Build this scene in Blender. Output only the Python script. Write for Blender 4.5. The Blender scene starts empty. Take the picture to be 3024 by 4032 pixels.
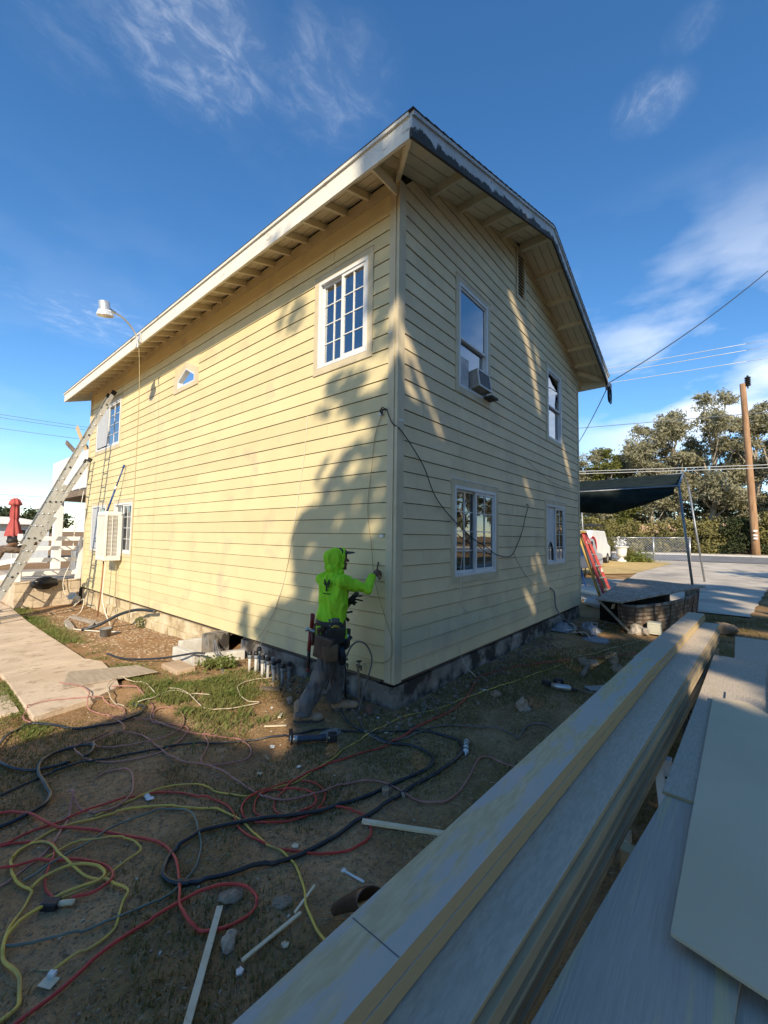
import bpy, bmesh, math, random
import numpy as np
from mathutils import Vector, Matrix, noise as mnoise
rad = math.radians
rnd = random.Random(11)
nrng = np.random.default_rng(5)
sc = bpy.context.scene
col = sc.collection

# ------------------------------------------------------------------ camera
cam_d = bpy.data.cameras.new('camera'); cam = bpy.data.objects.new('camera', cam_d); col.objects.link(cam)
cam_d.sensor_fit = 'HORIZONTAL'; cam_d.sensor_width = 36; cam_d.lens = 36 * 1611.35 / 3024
cam_d.clip_start = 0.02; cam_d.clip_end = 3000
YAW, PITCH, ROLL = -0.7010, 0.0582, 0.0134
f_ = Vector((math.sin(YAW) * math.cos(PITCH), math.cos(YAW) * math.cos(PITCH), math.sin(PITCH)))
r_ = Vector((math.cos(YAW), -math.sin(YAW), 0)); u_ = r_.cross(f_)
rr = r_ * math.cos(ROLL) + u_ * math.sin(ROLL); uu = -r_ * math.sin(ROLL) + u_ * math.cos(ROLL)
cam.matrix_world = Matrix(((rr.x, uu.x, -f_.x, 2.8147), (rr.y, uu.y, -f_.y, -3.5372), (rr.z, uu.z, -f_.z, 1.8778), (0, 0, 0, 1)))
sc.camera = cam

# ------------------------------------------------------------------ light
SUN = Vector((0.83, -1.0, 0.74))            # towards the sun
world = bpy.data.worlds.new('World'); sc.world = world; world.use_nodes = True
wn, wl = world.node_tree.nodes, world.node_tree.links
wn.clear()
def WN(t, **k):
    n = wn.new(t)
    for a, b in k.items(): setattr(n, a, b)
    return n
sky = WN('ShaderNodeTexSky', sky_type='NISHITA'); sky.sun_disc = False
sky.sun_elevation = math.atan2(SUN.z, math.hypot(SUN.x, SUN.y)); sky.sun_rotation = math.atan2(SUN.x, SUN.y)
sky.altitude = 300; sky.air_density = 1.0; sky.dust_density = 0.05; sky.ozone_density = 3.0
hs = WN('ShaderNodeHueSaturation'); hs.inputs['Saturation'].default_value = 1.22; hs.inputs['Value'].default_value = 1.54
wl.new(sky.outputs[0], hs.inputs['Color'])
tc = WN('ShaderNodeTexCoord'); sep = WN('ShaderNodeSeparateXYZ'); wl.new(tc.outputs['Generated'], sep.inputs[0])
mx = WN('ShaderNodeMath', operation='MAXIMUM'); mx.inputs[1].default_value = 0.04; wl.new(sep.outputs['Z'], mx.inputs[0])
dx = WN('ShaderNodeMath', operation='DIVIDE'); dy = WN('ShaderNodeMath', operation='DIVIDE')
wl.new(sep.outputs['X'], dx.inputs[0]); wl.new(mx.outputs[0], dx.inputs[1]); wl.new(sep.outputs['Y'], dy.inputs[0]); wl.new(mx.outputs[0], dy.inputs[1])
cmb = WN('ShaderNodeCombineXYZ'); wl.new(dx.outputs[0], cmb.inputs[0]); wl.new(dy.outputs[0], cmb.inputs[1])
mp = WN('ShaderNodeMapping'); mp.inputs['Rotation'].default_value = (0, 0, rad(28)); mp.inputs['Scale'].default_value = (1.0, 0.62, 1)
wl.new(cmb.outputs[0], mp.inputs[0])
n1 = WN('ShaderNodeTexNoise'); n1.inputs['Scale'].default_value = 1.1; n1.inputs['Detail'].default_value = 3.0
n2 = WN('ShaderNodeTexNoise'); n2.inputs['Scale'].default_value = 17.0; n2.inputs['Detail'].default_value = 7.0; n2.inputs['Roughness'].default_value = 0.66; n2.inputs['Distortion'].default_value = 0.5
wl.new(cmb.outputs[0], n1.inputs['Vector']); wl.new(mp.outputs[0], n2.inputs['Vector'])
def val(v):
    n_ = WN('ShaderNodeValue'); n_.outputs[0].default_value = v; return n_.outputs[0]
def mth(op, a, b):
    n_ = WN('ShaderNodeMath', operation=op)
    for i_, q in enumerate((a, b)):
        if isinstance(q, (int, float)): n_.inputs[i_].default_value = q
        else: wl.new(q, n_.inputs[i_])
    return n_.outputs[0]
def mrange(v, a, b, lo=0.0, hi=1.0):
    n_ = WN('ShaderNodeMapRange'); n_.interpolation_type = 'SMOOTHSTEP'
    for k_, q in (('From Min', a), ('From Max', b), ('To Min', lo), ('To Max', hi)): n_.inputs[k_].default_value = q
    wl.new(v, n_.inputs['Value']); return n_.outputs[0]
# thin cirrus: a few loose banks (the ones in view among them) broken up by fine noise
bank = mrange(n1.outputs[0], 0.58, 0.80, 0.0, 0.45)
for bx, by, br, amp in ((-.80, .33, .24, 1.0), (-.66, .56, .20, .55), (-.11, 1.07, .10, .85), (-.03, .95, .06, .4), (-2.28, .55, .42, .75), (-1.0, .16, .16, .22), (.9, -.6, .3, .8), (.5, 1.6, .3, .6), (-.9, -1.2, .4, .8), (1.7, .4, .5, .7)):
    dn = WN('ShaderNodeVectorMath', operation='DISTANCE'); dn.inputs[1].default_value = (bx, by, 0); wl.new(cmb.outputs[0], dn.inputs[0])
    bank = mth('MAXIMUM', bank, mrange(dn.outputs['Value'], br, br * .15, 0.0, amp))
fine = mrange(n2.outputs[0], 0.40, 0.78)
mu2_o = mth('ADD', mth('MULTIPLY', mth('MULTIPLY', bank, fine), 0.25), mth('MULTIPLY', bank, 0.05))
# a low bank of cumulus towards the horizon
n3 = WN('ShaderNodeTexNoise'); n3.inputs['Scale'].default_value = 4.2; n3.inputs['Detail'].default_value = 6.0
mp3 = WN('ShaderNodeMapping'); mp3.inputs['Scale'].default_value = (1, 1, 2.6); mp3.inputs['Location'].default_value = (0.15, 0.9, 0.1)
wl.new(tc.outputs['Generated'], mp3.inputs[0]); wl.new(mp3.outputs[0], n3.inputs['Vector'])
r3 = WN('ShaderNodeMapRange'); r3.inputs['From Min'].default_value = 0.42; r3.inputs['From Max'].default_value = 0.60; wl.new(n3.outputs[0], r3.inputs['Value'])
rz = WN('ShaderNodeMapRange'); rz.inputs['From Min'].default_value = 0.62; rz.inputs['From Max'].default_value = 0.16; wl.new(sep.outputs['Z'], rz.inputs['Value'])
mu3 = WN('ShaderNodeMath', operation='MULTIPLY'); wl.new(r3.outputs[0], mu3.inputs[0]); wl.new(rz.outputs[0], mu3.inputs[1])
mu4 = WN('ShaderNodeMath', operation='MULTIPLY'); mu4.inputs[1].default_value = 1.0; dn = WN('ShaderNodeVectorMath', operation='DISTANCE'); dn.inputs[1].default_value = (0.12, 0.93, 0.33); wl.new(tc.outputs['Generated'], dn.inputs[0])
bk3 = mrange(dn.outputs['Value'], .48, .16, .10, 1.0)
wl.new(mth('MULTIPLY', mu3.outputs[0], bk3), mu4.inputs[0])
mxc = WN('ShaderNodeMath', operation='MAXIMUM'); wl.new(mu2_o, mxc.inputs[0]); wl.new(mu4.outputs[0], mxc.inputs[1])
mixc = WN('ShaderNodeMixRGB'); mixc.inputs['Color2'].default_value = (9.2, 9.6, 10.2, 1)
wl.new(mxc.outputs[0], mixc.inputs['Fac']); wl.new(hs.outputs[0], mixc.inputs['Color1'])
bg = WN('ShaderNodeBackground'); bg.inputs['Strength'].default_value = 0.107; wl.new(mixc.outputs[0], bg.inputs['Color'])
wo = WN('ShaderNodeOutputWorld'); wl.new(bg.outputs[0], wo.inputs['Surface'])

sun_d = bpy.data.lights.new('sun', 'SUN'); sun = bpy.data.objects.new('sun', sun_d); col.objects.link(sun)
sun_d.energy = 5.0; sun_d.angle = rad(0.53); sun_d.color = (1.0, 0.865, 0.665)
sun.rotation_euler = (-SUN).to_track_quat('-Z', 'Y').to_euler(); sun.location = (12, -14, 14)
vs = sc.view_settings
sc.display_settings.display_device = 'sRGB'
vs.view_transform = 'Standard'; vs.look = 'None'; vs.gamma = 1.0; vs.use_curve_mapping = False
vs.exposure = 0.38

# ------------------------------------------------------------------ materials
MATS = {}
def M(name, c1, c2=None, rough=0.7, scale=6.0, lo=0.38, hi=0.62, bump=0.0, bscale=50.0, metal=0.0, spec=0.4, stretch=(1, 1, 1), rvar=0.0,
      bstretch=None, top=None, c3=None, s3=2.0, lo3=0.55, hi3=0.7, detail=5.0, transl=0.0):
    if name in MATS: return MATS[name]
    m = bpy.data.materials.new(name); m.use_nodes = True
    n, l = m.node_tree.nodes, m.node_tree.links
    b = n['Principled BSDF']
    b.inputs['Roughness'].default_value = rough; b.inputs['Metallic'].default_value = metal
    b.inputs['Specular IOR Level'].default_value = spec
    t = n.new('ShaderNodeTexCoord'); mpn = n.new('ShaderNodeMapping'); mpn.inputs['Scale'].default_value = stretch
    l.new(t.outputs['Object'], mpn.inputs[0])
    rgb = lambda c: (c[0], c[1], c[2], 1)
    last = None
    if c2 is not None:
        no = n.new('ShaderNodeTexNoise'); no.inputs['Scale'].default_value = scale; no.inputs['Detail'].default_value = detail
        l.new(mpn.outputs[0], no.inputs['Vector'])
        rg = n.new('ShaderNodeMapRange'); rg.inputs['From Min'].default_value = lo; rg.inputs['From Max'].default_value = hi
        l.new(no.outputs[0], rg.inputs['Value'])
        mi = n.new('ShaderNodeMixRGB'); mi.inputs['Color1'].default_value = rgb(c1); mi.inputs['Color2'].default_value = rgb(c2)
        l.new(rg.outputs[0], mi.inputs['Fac']); last = mi.outputs[0]
    else:
        v = n.new('ShaderNodeRGB'); v.outputs[0].default_value = rgb(c1); last = v.outputs[0]
    if c3 is not None:
        no = n.new('ShaderNodeTexNoise'); no.inputs['Scale'].default_value = s3; no.inputs['Detail'].default_value = 6
        no.inputs['Roughness'].default_value = 0.6
        l.new(mpn.outputs[0], no.inputs['Vector'])
        rg = n.new('ShaderNodeMapRange'); rg.inputs['From Min'].default_value = lo3; rg.inputs['From Max'].default_value = hi3
        l.new(no.outputs[0], rg.inputs['Value'])
        mi = n.new('ShaderNodeMixRGB'); mi.inputs['Color2'].default_value = rgb(c3); l.new(last, mi.inputs['Color1'])
        l.new(rg.outputs[0], mi.inputs['Fac']); last = mi.outputs[0]
    if top is not None:      # face and edge of a board differ: mix by the surface normal
        ge = n.new('ShaderNodeNewGeometry'); sz = n.new('ShaderNodeSeparateXYZ'); l.new(ge.outputs['Normal'], sz.inputs[0])
        rg = n.new('ShaderNodeMapRange'); rg.inputs['From Min'].default_value = .5; rg.inputs['From Max'].default_value = .7; l.new(sz.outputs['Z'], rg.inputs['Value'])
        mi = n.new('ShaderNodeMixRGB'); mi.inputs['Color1'].default_value = rgb(top); l.new(last, mi.inputs['Color2']); l.new(rg.outputs[0], mi.inputs['Fac']); last = mi.outputs[0]
    if rvar:
        oi = n.new('ShaderNodeObjectInfo'); rg = n.new('ShaderNodeMapRange')
        rg.inputs['To Min'].default_value = 1 - rvar; rg.inputs['To Max'].default_value = 1 + rvar
        l.new(oi.outputs['Random'], rg.inputs['Value'])
        h = n.new('ShaderNodeHueSaturation'); l.new(rg.outputs[0], h.inputs['Value']); l.new(last, h.inputs['Color']); last = h.outputs[0]
    l.new(last, b.inputs['Base Color'])
    if bump:
        no = n.new('ShaderNodeTexNoise'); no.inputs['Scale'].default_value = bscale; no.inputs['Detail'].default_value = 5
        if bstretch:
            m2 = n.new('ShaderNodeMapping'); m2.inputs['Scale'].default_value = bstretch; l.new(t.outputs['Object'], m2.inputs[0]); l.new(m2.outputs[0], no.inputs['Vector'])
        else: l.new(mpn.outputs[0], no.inputs['Vector'])
        bu = n.new('ShaderNodeBump'); bu.inputs['Strength'].default_value = min(bump, 1.0); bu.inputs['Distance'].default_value = 0.01 if bscale > 8 else 0.05
        l.new(no.outputs[0], bu.inputs['Height']); l.new(bu.outputs[0], b.inputs['Normal'])
    if transl:
        tr = n.new('ShaderNodeBsdfTranslucent'); l.new(last, tr.inputs['Color'])
        ms = n.new('ShaderNodeMixShader'); ms.inputs[0].default_value = transl
        out = n['Material Output']; l.new(b.outputs[0], ms.inputs[1]); l.new(tr.outputs[0], ms.inputs[2]); l.new(ms.outputs[0], out.inputs['Surface'])
    MATS[name] = m
    return m
def glass(name, refl=0.35, tint=(0.75, 0.8, 0.85), rough=0.012):
    m = bpy.data.materials.new(name); m.use_nodes = True
    n, l = m.node_tree.nodes, m.node_tree.links; n.clear()
    tr = n.new('ShaderNodeBsdfTransparent'); tr.inputs[0].default_value = (*tint, 1)
    gl = n.new('ShaderNodeBsdfGlossy'); gl.inputs['Roughness'].default_value = rough; gl.inputs['Color'].default_value = (0.92, 0.96, 1, 1)
    t = n.new('ShaderNodeTexCoord'); no = n.new('ShaderNodeTexNoise'); no.inputs['Scale'].default_value = 3.0; l.new(t.outputs['Object'], no.inputs['Vector'])
    bu = n.new('ShaderNodeBump'); bu.inputs['Strength'].default_value = 0.05; bu.inputs['Distance'].default_value = 0.02
    l.new(no.outputs[0], bu.inputs['Height']); l.new(bu.outputs[0], gl.inputs['Normal'])
    fr = n.new('ShaderNodeFresnel'); fr.inputs['IOR'].default_value = 1.5
    ad = n.new('ShaderNodeMath'); ad.operation = 'ADD'; ad.use_clamp = True; ad.inputs[1].default_value = refl; l.new(fr.outputs[0], ad.inputs[0])
    ms = n.new('ShaderNodeMixShader'); l.new(ad.outputs[0], ms.inputs[0]); l.new(tr.outputs[0], ms.inputs[1]); l.new(gl.outputs[0], ms.inputs[2])
    o = n.new('ShaderNodeOutputMaterial'); l.new(ms.outputs[0], o.inputs['Surface'])
    return m

# ------------------------------------------------------------------ object helpers
OFF = {}
def tag(o, label=None, cat=None, group=None, kind=None):
    if label: o['label'] = label
    if cat: o['category'] = cat
    if group: o['group'] = group
    if kind: o['kind'] = kind
    return o
def thing(name, label, cat, loc=(0, 0, 0), group=None):
    o = bpy.data.objects.new(name, None); col.objects.link(o); o.location = loc; o.empty_display_size = 0.1
    OFF[o] = Vector(loc); return tag(o, label, cat, group)
def link(name, me, mat, parent=None, loc=None):
    o = bpy.data.objects.new(name, me); col.objects.link(o)
    if mat and not me.materials: me.materials.append(mat)
    if parent is not None:
        o.parent = parent; OFF[o] = OFF[parent]
    else:
        OFF[o] = Vector(loc or (0, 0, 0)); o.location = OFF[o]
    return o
class MB:
    def __init__(s): s.v = []; s.f = []
    def add(s, vs_, fs):
        k = len(s.v); s.v += [tuple(p) for p in vs_]; s.f += [tuple(i + k for i in f) for f in fs]; return s
    def hexa(s, p):     # 8 points: bottom 4 ccw, top 4 ccw
        return s.add(p, [(3, 2, 1, 0), (4, 5, 6, 7), (0, 1, 5, 4), (1, 2, 6, 5), (2, 3, 7, 6), (3, 0, 4, 7)])
    def box(s, x0, x1, y0, y1, z0, z1):
        return s.hexa([(x0, y0, z0), (x1, y0, z0), (x1, y1, z0), (x0, y1, z0), (x0, y0, z1), (x1, y0, z1), (x1, y1, z1), (x0, y1, z1)])
    def cbox(s, c, d, R=None):
        c = Vector(c); R = R or Matrix.Identity(3)
        h = [x / 2 for x in d]
        return s.hexa([c + R @ Vector(q) for q in ((-h[0], -h[1], -h[2]), (h[0], -h[1], -h[2]), (h[0], h[1], -h[2]), (-h[0], h[1], -h[2]),
                                                    (-h[0], -h[1], h[2]), (h[0], -h[1], h[2]), (h[0], h[1], h[2]), (-h[0], h[1], h[2]))])
    def beam(s, p0, p1, w, h, up=(0, 0, 1)):
        p0, p1 = Vector(p0), Vector(p1); d = (p1 - p0).normalized(); up = Vector(up)
        if abs(d.dot(up)) > 0.98: up = Vector((1, 0, 0))
        a = d.cross(up).normalized() * (w / 2); b = a.cross(d).normalized() * (h / 2)
        return s.hexa([p0 - a - b, p0 + a - b, p1 + a - b, p1 - a - b, p0 - a + b, p0 + a + b, p1 + a + b, p1 - a + b])
    def tube(s, pts, r, n=8, caps=True):
        pts = [Vector(p) for p in pts]; m = len(pts); k = len(s.v)
        rs = r if isinstance(r, (list, tuple)) else [r] * m
        t0 = (pts[1] - pts[0]).normalized(); a = Vector((0, 0, 1))
        if abs(t0.dot(a)) > 0.9: a = Vector((1, 0, 0))
        nrm = (a - t0 * a.dot(t0)).normalized()
        for i in range(m):
            t = ((pts[min(i + 1, m - 1)] - pts[max(i - 1, 0)])); t = t.normalized() if t.length > 1e-9 else t0
            nrm = (nrm - t * nrm.dot(t)); nrm = nrm.normalized() if nrm.length > 1e-6 else Vector((1, 0, 0)); bn = t.cross(nrm)
            for j in range(n):
                an = 2 * math.pi * j / n; s.v.append(tuple(pts[i] + (nrm * math.cos(an) + bn * math.sin(an)) * rs[i]))
        for i in range(m - 1):
            for j in range(n):
                j2 = (j + 1) % n; s.f.append((k + i * n + j, k + i * n + j2, k + (i + 1) * n + j2, k + (i + 1) * n + j))
        if caps:
            s.f.append(tuple(k + j for j in reversed(range(n)))); s.f.append(tuple(k + (m - 1) * n + j for j in range(n)))
        return s
    def lathe(s, prof, c=(0, 0, 0), n=20, R=None):
        k = len(s.v); c = Vector(c); R = R or Matrix.Identity(3)
        for r, z in prof:
            for j in range(n):
                an = 2 * math.pi * j / n; s.v.append(tuple(c + R @ Vector((r * math.cos(an), r * math.sin(an), z))))
        for i in range(len(prof) - 1):
            for j in range(n):
                j2 = (j + 1) % n; s.f.append((k + i * n + j, k + i * n + j2, k + (i + 1) * n + j2, k + (i + 1) * n + j))
        s.f.append(tuple(k + j for j in reversed(range(n)))); s.f.append(tuple(k + (len(prof) - 1) * n + j for j in range(n)))
        return s
    def prism(s, poly, ext):
        poly = [Vector(p) for p in poly]; e = Vector(ext); n = len(poly)
        fs = [tuple(reversed(range(n))), tuple(range(n, 2 * n))] + [(i, (i + 1) % n, n + (i + 1) % n, n + i) for i in range(n)]
        return s.add(poly + [p + e for p in poly], fs)
    def sheet(s, P):    # P: rows of points
        k = len(s.v); nr, nc = len(P), len(P[0])
        for row in P: s.v += [tuple(p) for p in row]
        for i in range(nr - 1):
            for j in range(nc - 1): s.f.append((k + i * nc + j, k + i * nc + j + 1, k + (i + 1) * nc + j + 1, k + (i + 1) * nc + j))
        return s
    def ell(s, c, r, R=None, nu=12, nv=8):
        c = Vector(c); R = R or Matrix.Identity(3)
        prof = [(math.sin(math.pi * i / nv), -math.cos(math.pi * i / nv)) for i in range(nv + 1)]
        k = len(s.v)
        for pr, pz in prof:
            pr = max(pr, 0.02)
            for j in range(nu):
                an = 2 * math.pi * j / nu; s.v.append(tuple(c + R @ Vector((r[0] * pr * math.cos(an), r[1] * pr * math.sin(an), r[2] * pz))))
        for i in range(nv):
            for j in range(nu):
                j2 = (j + 1) % nu; s.f.append((k + i * nu + j, k + i * nu + j2, k + (i + 1) * nu + j2, k + (i + 1) * nu + j))
        s.f.append(tuple(k + j for j in reversed(range(nu)))); s.f.append(tuple(k + nv * nu + j for j in range(nu)))
        return s
    def mesh(s, name, off=Vector((0, 0, 0)), smooth=False):
        me = bpy.data.meshes.new(name)
        me.from_pydata([(x - off.x, y - off.y, z - off.z) for x, y, z in s.v], [], s.f); me.update()
        if smooth: me.polygons.foreach_set('use_smooth', [True] * len(me.polygons))
        return me
    def build(s, name, mat, parent=None, smooth=False, bevel=0.0, solid=0.0, label=None, cat=None, group=None, kind=None):
        if parent is None:
            xs = np.array(s.v); loc = Vector(((xs[:, 0].min() + xs[:, 0].max()) / 2, (xs[:, 1].min() + xs[:, 1].max()) / 2, xs[:, 2].min()))
        else: loc = OFF[parent]
        o = link(name, s.mesh(name, loc, smooth), mat, parent, loc)
        if solid: md = o.modifiers.new('solid', 'SOLIDIFY'); md.thickness = solid; md.offset = 0
        if bevel: md = o.modifiers.new('bevel', 'BEVEL'); md.width = bevel; md.segments = 2; md.limit_method = 'ANGLE'
        return tag(o, label, cat, group, kind)
def wobble(mb, amp, freq, seed=0):
    mb.v = [tuple(Vector(p) + mnoise.noise_vector(Vector(p) * freq + Vector((seed, seed * 1.7, 0))) * amp) for p in mb.v]
    return mb
def blob(name, mb, mat, parent, voxel, smooth=4, wr=None, **k):
    """remesh a set of overlapping shapes into one continuous surface"""
    o = mb.build('tmp_' + name, None, parent)
    md = o.modifiers.new('r', 'REMESH'); md.mode = 'VOXEL'; md.voxel_size = voxel
    if smooth: ms = o.modifiers.new('s', 'SMOOTH'); ms.factor = 0.5; ms.iterations = smooth
    dg = bpy.context.evaluated_depsgraph_get(); me = bpy.data.meshes.new_from_object(o.evaluated_get(dg)); me.name = name
    old = o.data; bpy.data.objects.remove(o); bpy.data.meshes.remove(old)
    if wr:
        amp, fr, st = wr
        nv = len(me.vertices); co = np.zeros(nv * 3); no_ = np.zeros(nv * 3); me.vertices.foreach_get('co', co); me.vertices.foreach_get('normal', no_)
        co = co.reshape(-1, 3); no_ = no_.reshape(-1, 3)
        d = np.array([mnoise.noise(Vector((c[0] * fr * st[0], c[1] * fr * st[1], c[2] * fr * st[2]))) for c in co])
        d2 = np.array([mnoise.noise(Vector((c[0] * fr * 2.4 * st[0] + 7, c[1] * fr * 2.4 * st[1], c[2] * fr * 1.5 * st[2] + c[0] * 9))) for c in co])
        d = (1 - np.abs(d) * 2.6) + .8 * (.5 - np.abs(d2) * 2.2)
        me.vertices.foreach_set('co', (co + no_ * (d * amp)[:, None]).ravel()); me.update()
    me.polygons.foreach_set('use_smooth', [True] * len(me.polygons)); me.materials.clear(); me.materials.append(mat)
    o = link(name, me, mat, parent, None if parent is not None else (0, 0, 0)); return tag(o, **k)
def npmesh(name, V, F4, mat, parent=None, kind=None, smooth=False):
    """V (n,3) array, F4 (m,k) int array"""
    off = np.array(OFF[parent]) if parent is not None else np.zeros(3)
    me = bpy.data.meshes.new(name); V = V - off; k = F4.shape[1]
    me.vertices.add(len(V)); me.vertices.foreach_set('co', V.astype(np.float32).ravel())
    me.loops.add(F4.size); me.loops.foreach_set('vertex_index', F4.astype(np.int32).ravel())
    me.polygons.add(len(F4)); me.polygons.foreach_set('loop_start', np.arange(0, F4.size, k, dtype=np.int32))
    if smooth: me.polygons.foreach_set('use_smooth', [True] * len(F4))
    me.update(calc_edges=True); me.validate()
    o = link(name, me, mat, parent); return tag(o, kind=kind)
def leaf_quads(C, L, Wd, rng, flat=0.0, bend=None):
    """leaf shaped quads (rhombus) around centres C"""
    n = len(C); d = rng.normal(size=(n, 3)); d[:, 2] *= (1 - flat); d /= np.linalg.norm(d, axis=1)[:, None]
    e = rng.normal(size=(n, 3)); e -= d * (d * e).sum(1)[:, None]; e /= np.linalg.norm(e, axis=1)[:, None] + 1e-9
    s = rng.uniform(0.7, 1.3, size=(n, 1)); d = d * L * s / 2; e = e * Wd * s / 2
    V = np.stack([C - d, C + e, C + d, C - e], 1).reshape(-1, 3); F = np.arange(n * 4).reshape(-1, 4)
    return V, F
def catmull(pts, sub=6):
    P = [np.array(p, float) for p in pts]; P = [2 * P[0] - P[1]] + P + [2 * P[-1] - P[-2]]; out = []
    for i in range(1, len(P) - 2):
        for k in range(sub):
            t = k / sub
            out.append(0.5 * ((2 * P[i]) + (-P[i - 1] + P[i + 1]) * t + (2 * P[i - 1] - 5 * P[i] + 4 * P[i + 1] - P[i + 2]) * t * t + (-P[i - 1] + 3 * P[i] - 3 * P[i + 1] + P[i + 2]) * t ** 3))
    out.append(P[-2]); return out

# ------------------------------------------------------------------ terrain height
def vn(x, y, s):
    x = np.asarray(x, float) + s * 17.3; y = np.asarray(y, float) - s * 9.1
    xi, yi = np.floor(x), np.floor(y); fx, fy = x - xi, y - yi; fx = fx * fx * (3 - 2 * fx); fy = fy * fy * (3 - 2 * fy)
    def h(a, b):
        q = np.sin(a * 127.1 + b * 311.7 + s * 74.7) * 43758.5453; return q - np.floor(q)
    return (h(xi, yi) * (1 - fx) + h(xi + 1, yi) * fx) * (1 - fy) + (h(xi, yi + 1) * (1 - fx) + h(xi + 1, yi + 1) * fx) * fy
def g0(x, y):
    x = np.asarray(x, float); y = np.asarray(y, float)
    t = np.clip((-x - 1.5) / 8.5, 0, 1); t = t * t * (3 - 2 * t)
    return -0.2 * t + 0.022 * np.clip(y - 10, 0, 90)
def gh(x, y):
    x = np.asarray(x, float); y = np.asarray(y, float)
    near = np.clip((16 - np.hypot(x, y)) / 6, 0, 1)
    m = 0.030 * (vn(x * 1.3, y * 1.3, 1) - .5) + 0.018 * (vn(x * 4, y * 4, 2) - .5) + 0.012 * (vn(x * 11, y * 11, 3) - .5) + 0.006 * (vn(x * 24, y * 24, 4) - .5)
    # dug trench edge with loose soil along the foundation
    d = np.where(x < 0.3, -y, 9.0); d2 = np.where(y > -0.3, x, 9.0); dd = np.minimum(np.abs(d), np.abs(d2))
    return g0(x, y) + m * near + 0.035 * np.exp(-((dd - .45) / .18) ** 2) * near * vn(x * 2.5, y * 2.5, 6) * (x > -4)
def ghs(x, y): return float(gh(x, y))
# ================================================================== SETTING
# ---- ground: one sheet to the horizon, fine near the house
def axis(fine, lo, hi, step, far):
    a = list(np.arange(lo, hi, step)); s = step; x = hi
    while x < far: a.append(x); s *= 1.22; x += s
    s = step; x = lo - step
    while x > -far: a.insert(0, x); s *= 1.22; x -= s
    return np.array(a)
gx = axis(0, -5.0, 3.6, 0.045, 1200); gy = axis(0, -4.2, 6.0, 0.045, 1200)
GX, GY = np.meshgrid(gx, gy, indexing='ij'); GZ = gh(GX, GY)
V = np.stack([GX, GY, GZ], -1).reshape(-1, 3); nx, ny = len(gx), len(gy)
ii, jj = np.meshgrid(np.arange(nx - 1), np.arange(ny - 1), indexing='ij'); a = (ii * ny + jj).ravel()
F = np.stack([a, a + ny, a + ny + 1, a + 1], 1)
m = M('soil', (0.29, 0.17, 0.08), (0.45, 0.28, 0.14), rough=0.95, scale=1.4, bump=1.0, bscale=42, spec=0.05, detail=9, c3=(0.22, 0.15, 0.062), s3=0.9, lo3=0.44, hi3=0.62)
# finer darker specks and a warmer sunlit tone put into the soil strip beside the path
n, l = m.node_tree.nodes, m.node_tree.links; b = n['Principled BSDF']; src = b.inputs['Base Color'].links[0].from_socket
t = n.new('ShaderNodeTexCoord')
def soil_mix(src, colr, scale, lo, hi, detail=8, mask=None):
    no = n.new('ShaderNodeTexNoise'); no.inputs['Scale'].default_value = scale; no.inputs['Detail'].default_value = detail; no.inputs['Roughness'].default_value = 0.7
    l.new(t.outputs['Object'], no.inputs['Vector']); rg = n.new('ShaderNodeMapRange'); rg.inputs['From Min'].default_value = lo; rg.inputs['From Max'].default_value = hi
    l.new(no.outputs[0], rg.inputs['Value']); fac = rg.outputs[0]
    if mask is not None:
        mm = n.new('ShaderNodeMath'); mm.operation = 'MULTIPLY'; l.new(fac, mm.inputs[0]); l.new(mask, mm.inputs[1]); fac = mm.outputs[0]
    mi = n.new('ShaderNodeMixRGB'); l.new(fac, mi.inputs['Fac']); l.new(src, mi.inputs['Color1']); mi.inputs['Color2'].default_value = (*colr, 1); return mi.outputs[0]
sp = n.new('ShaderNodeSeparateXYZ'); l.new(t.outputs['Object'], sp.inputs[0])
mk = n.new('ShaderNodeMapRange'); mk.inputs['From Min'].default_value = -1.2; mk.inputs['From Max'].default_value = -3.2; l.new(sp.outputs['X'], mk.inputs['Value'])
src = soil_mix(src, (0.34, 0.20, 0.105), 2.4, 0.30, 0.62, mask=mk.outputs[0])
src = soil_mix(src, (0.44, 0.315, 0.195), 9, 0.56, 0.72)
src = soil_mix(src, (0.17, 0.115, 0.075), 17, 0.52, 0.70)
src = soil_mix(src, (0.10, 0.066, 0.042), 70, 0.54, 0.66)
src = soil_mix(src, (0.52, 0.39, 0.25), 110, 0.62, 0.70)
l.new(src, b.inputs['Base Color'])
npmesh('ground', V, F, m, kind='structure', smooth=True)

def strip(name, xs, ys, z, mat, kind='structure', parent=None):
    """sheet following the terrain z above it; xs(y) -> (x0,x1)"""
    P = []
    for y in ys:
        x0, x1 = xs(y); P.append([(x0 + (x1 - x0) * k / 8, y, float(g0(x0 + (x1 - x0) * k / 8, y)) + z) for k in range(9)])
    return MB().sheet(P).build(name, mat, parent, kind=kind)
conc = M('drive_concrete', (0.50, 0.43, 0.335), (0.62, 0.54, 0.43), rough=0.9, scale=1.2, bump=0.3, bscale=40, c3=(0.33, 0.295, 0.25), s3=0.5, lo3=0.5, hi3=0.7)
strip('driveway', lambda y: (-14 if y > 9.9 else 0, 3.15 + (y - 10) * .10 + .03 * math.sin(y * 5.3)) if y < 16.2 else (-0.5 - (y - 16) * .05, 9), list(np.arange(9.9, 16.3, .45)) + [16.35 + .55 * i for i in range(26)], 0.030, conc)
lawn = M('dry_lawn', (0.52, 0.37, 0.16), (0.60, 0.44, 0.20), rough=1, scale=3, bump=0.6, bscale=60, spec=0.05, c3=(0.42, 0.32, 0.13), s3=1.1)
P = [[(-16, 16.9), (-3, 17.0), (-0.75, 19.1)], [(-16, 22), (-3, 22), (-0.35, 23)], [(-16, 30), (-3, 29.6), (0.1, 27.4)]]
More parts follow.
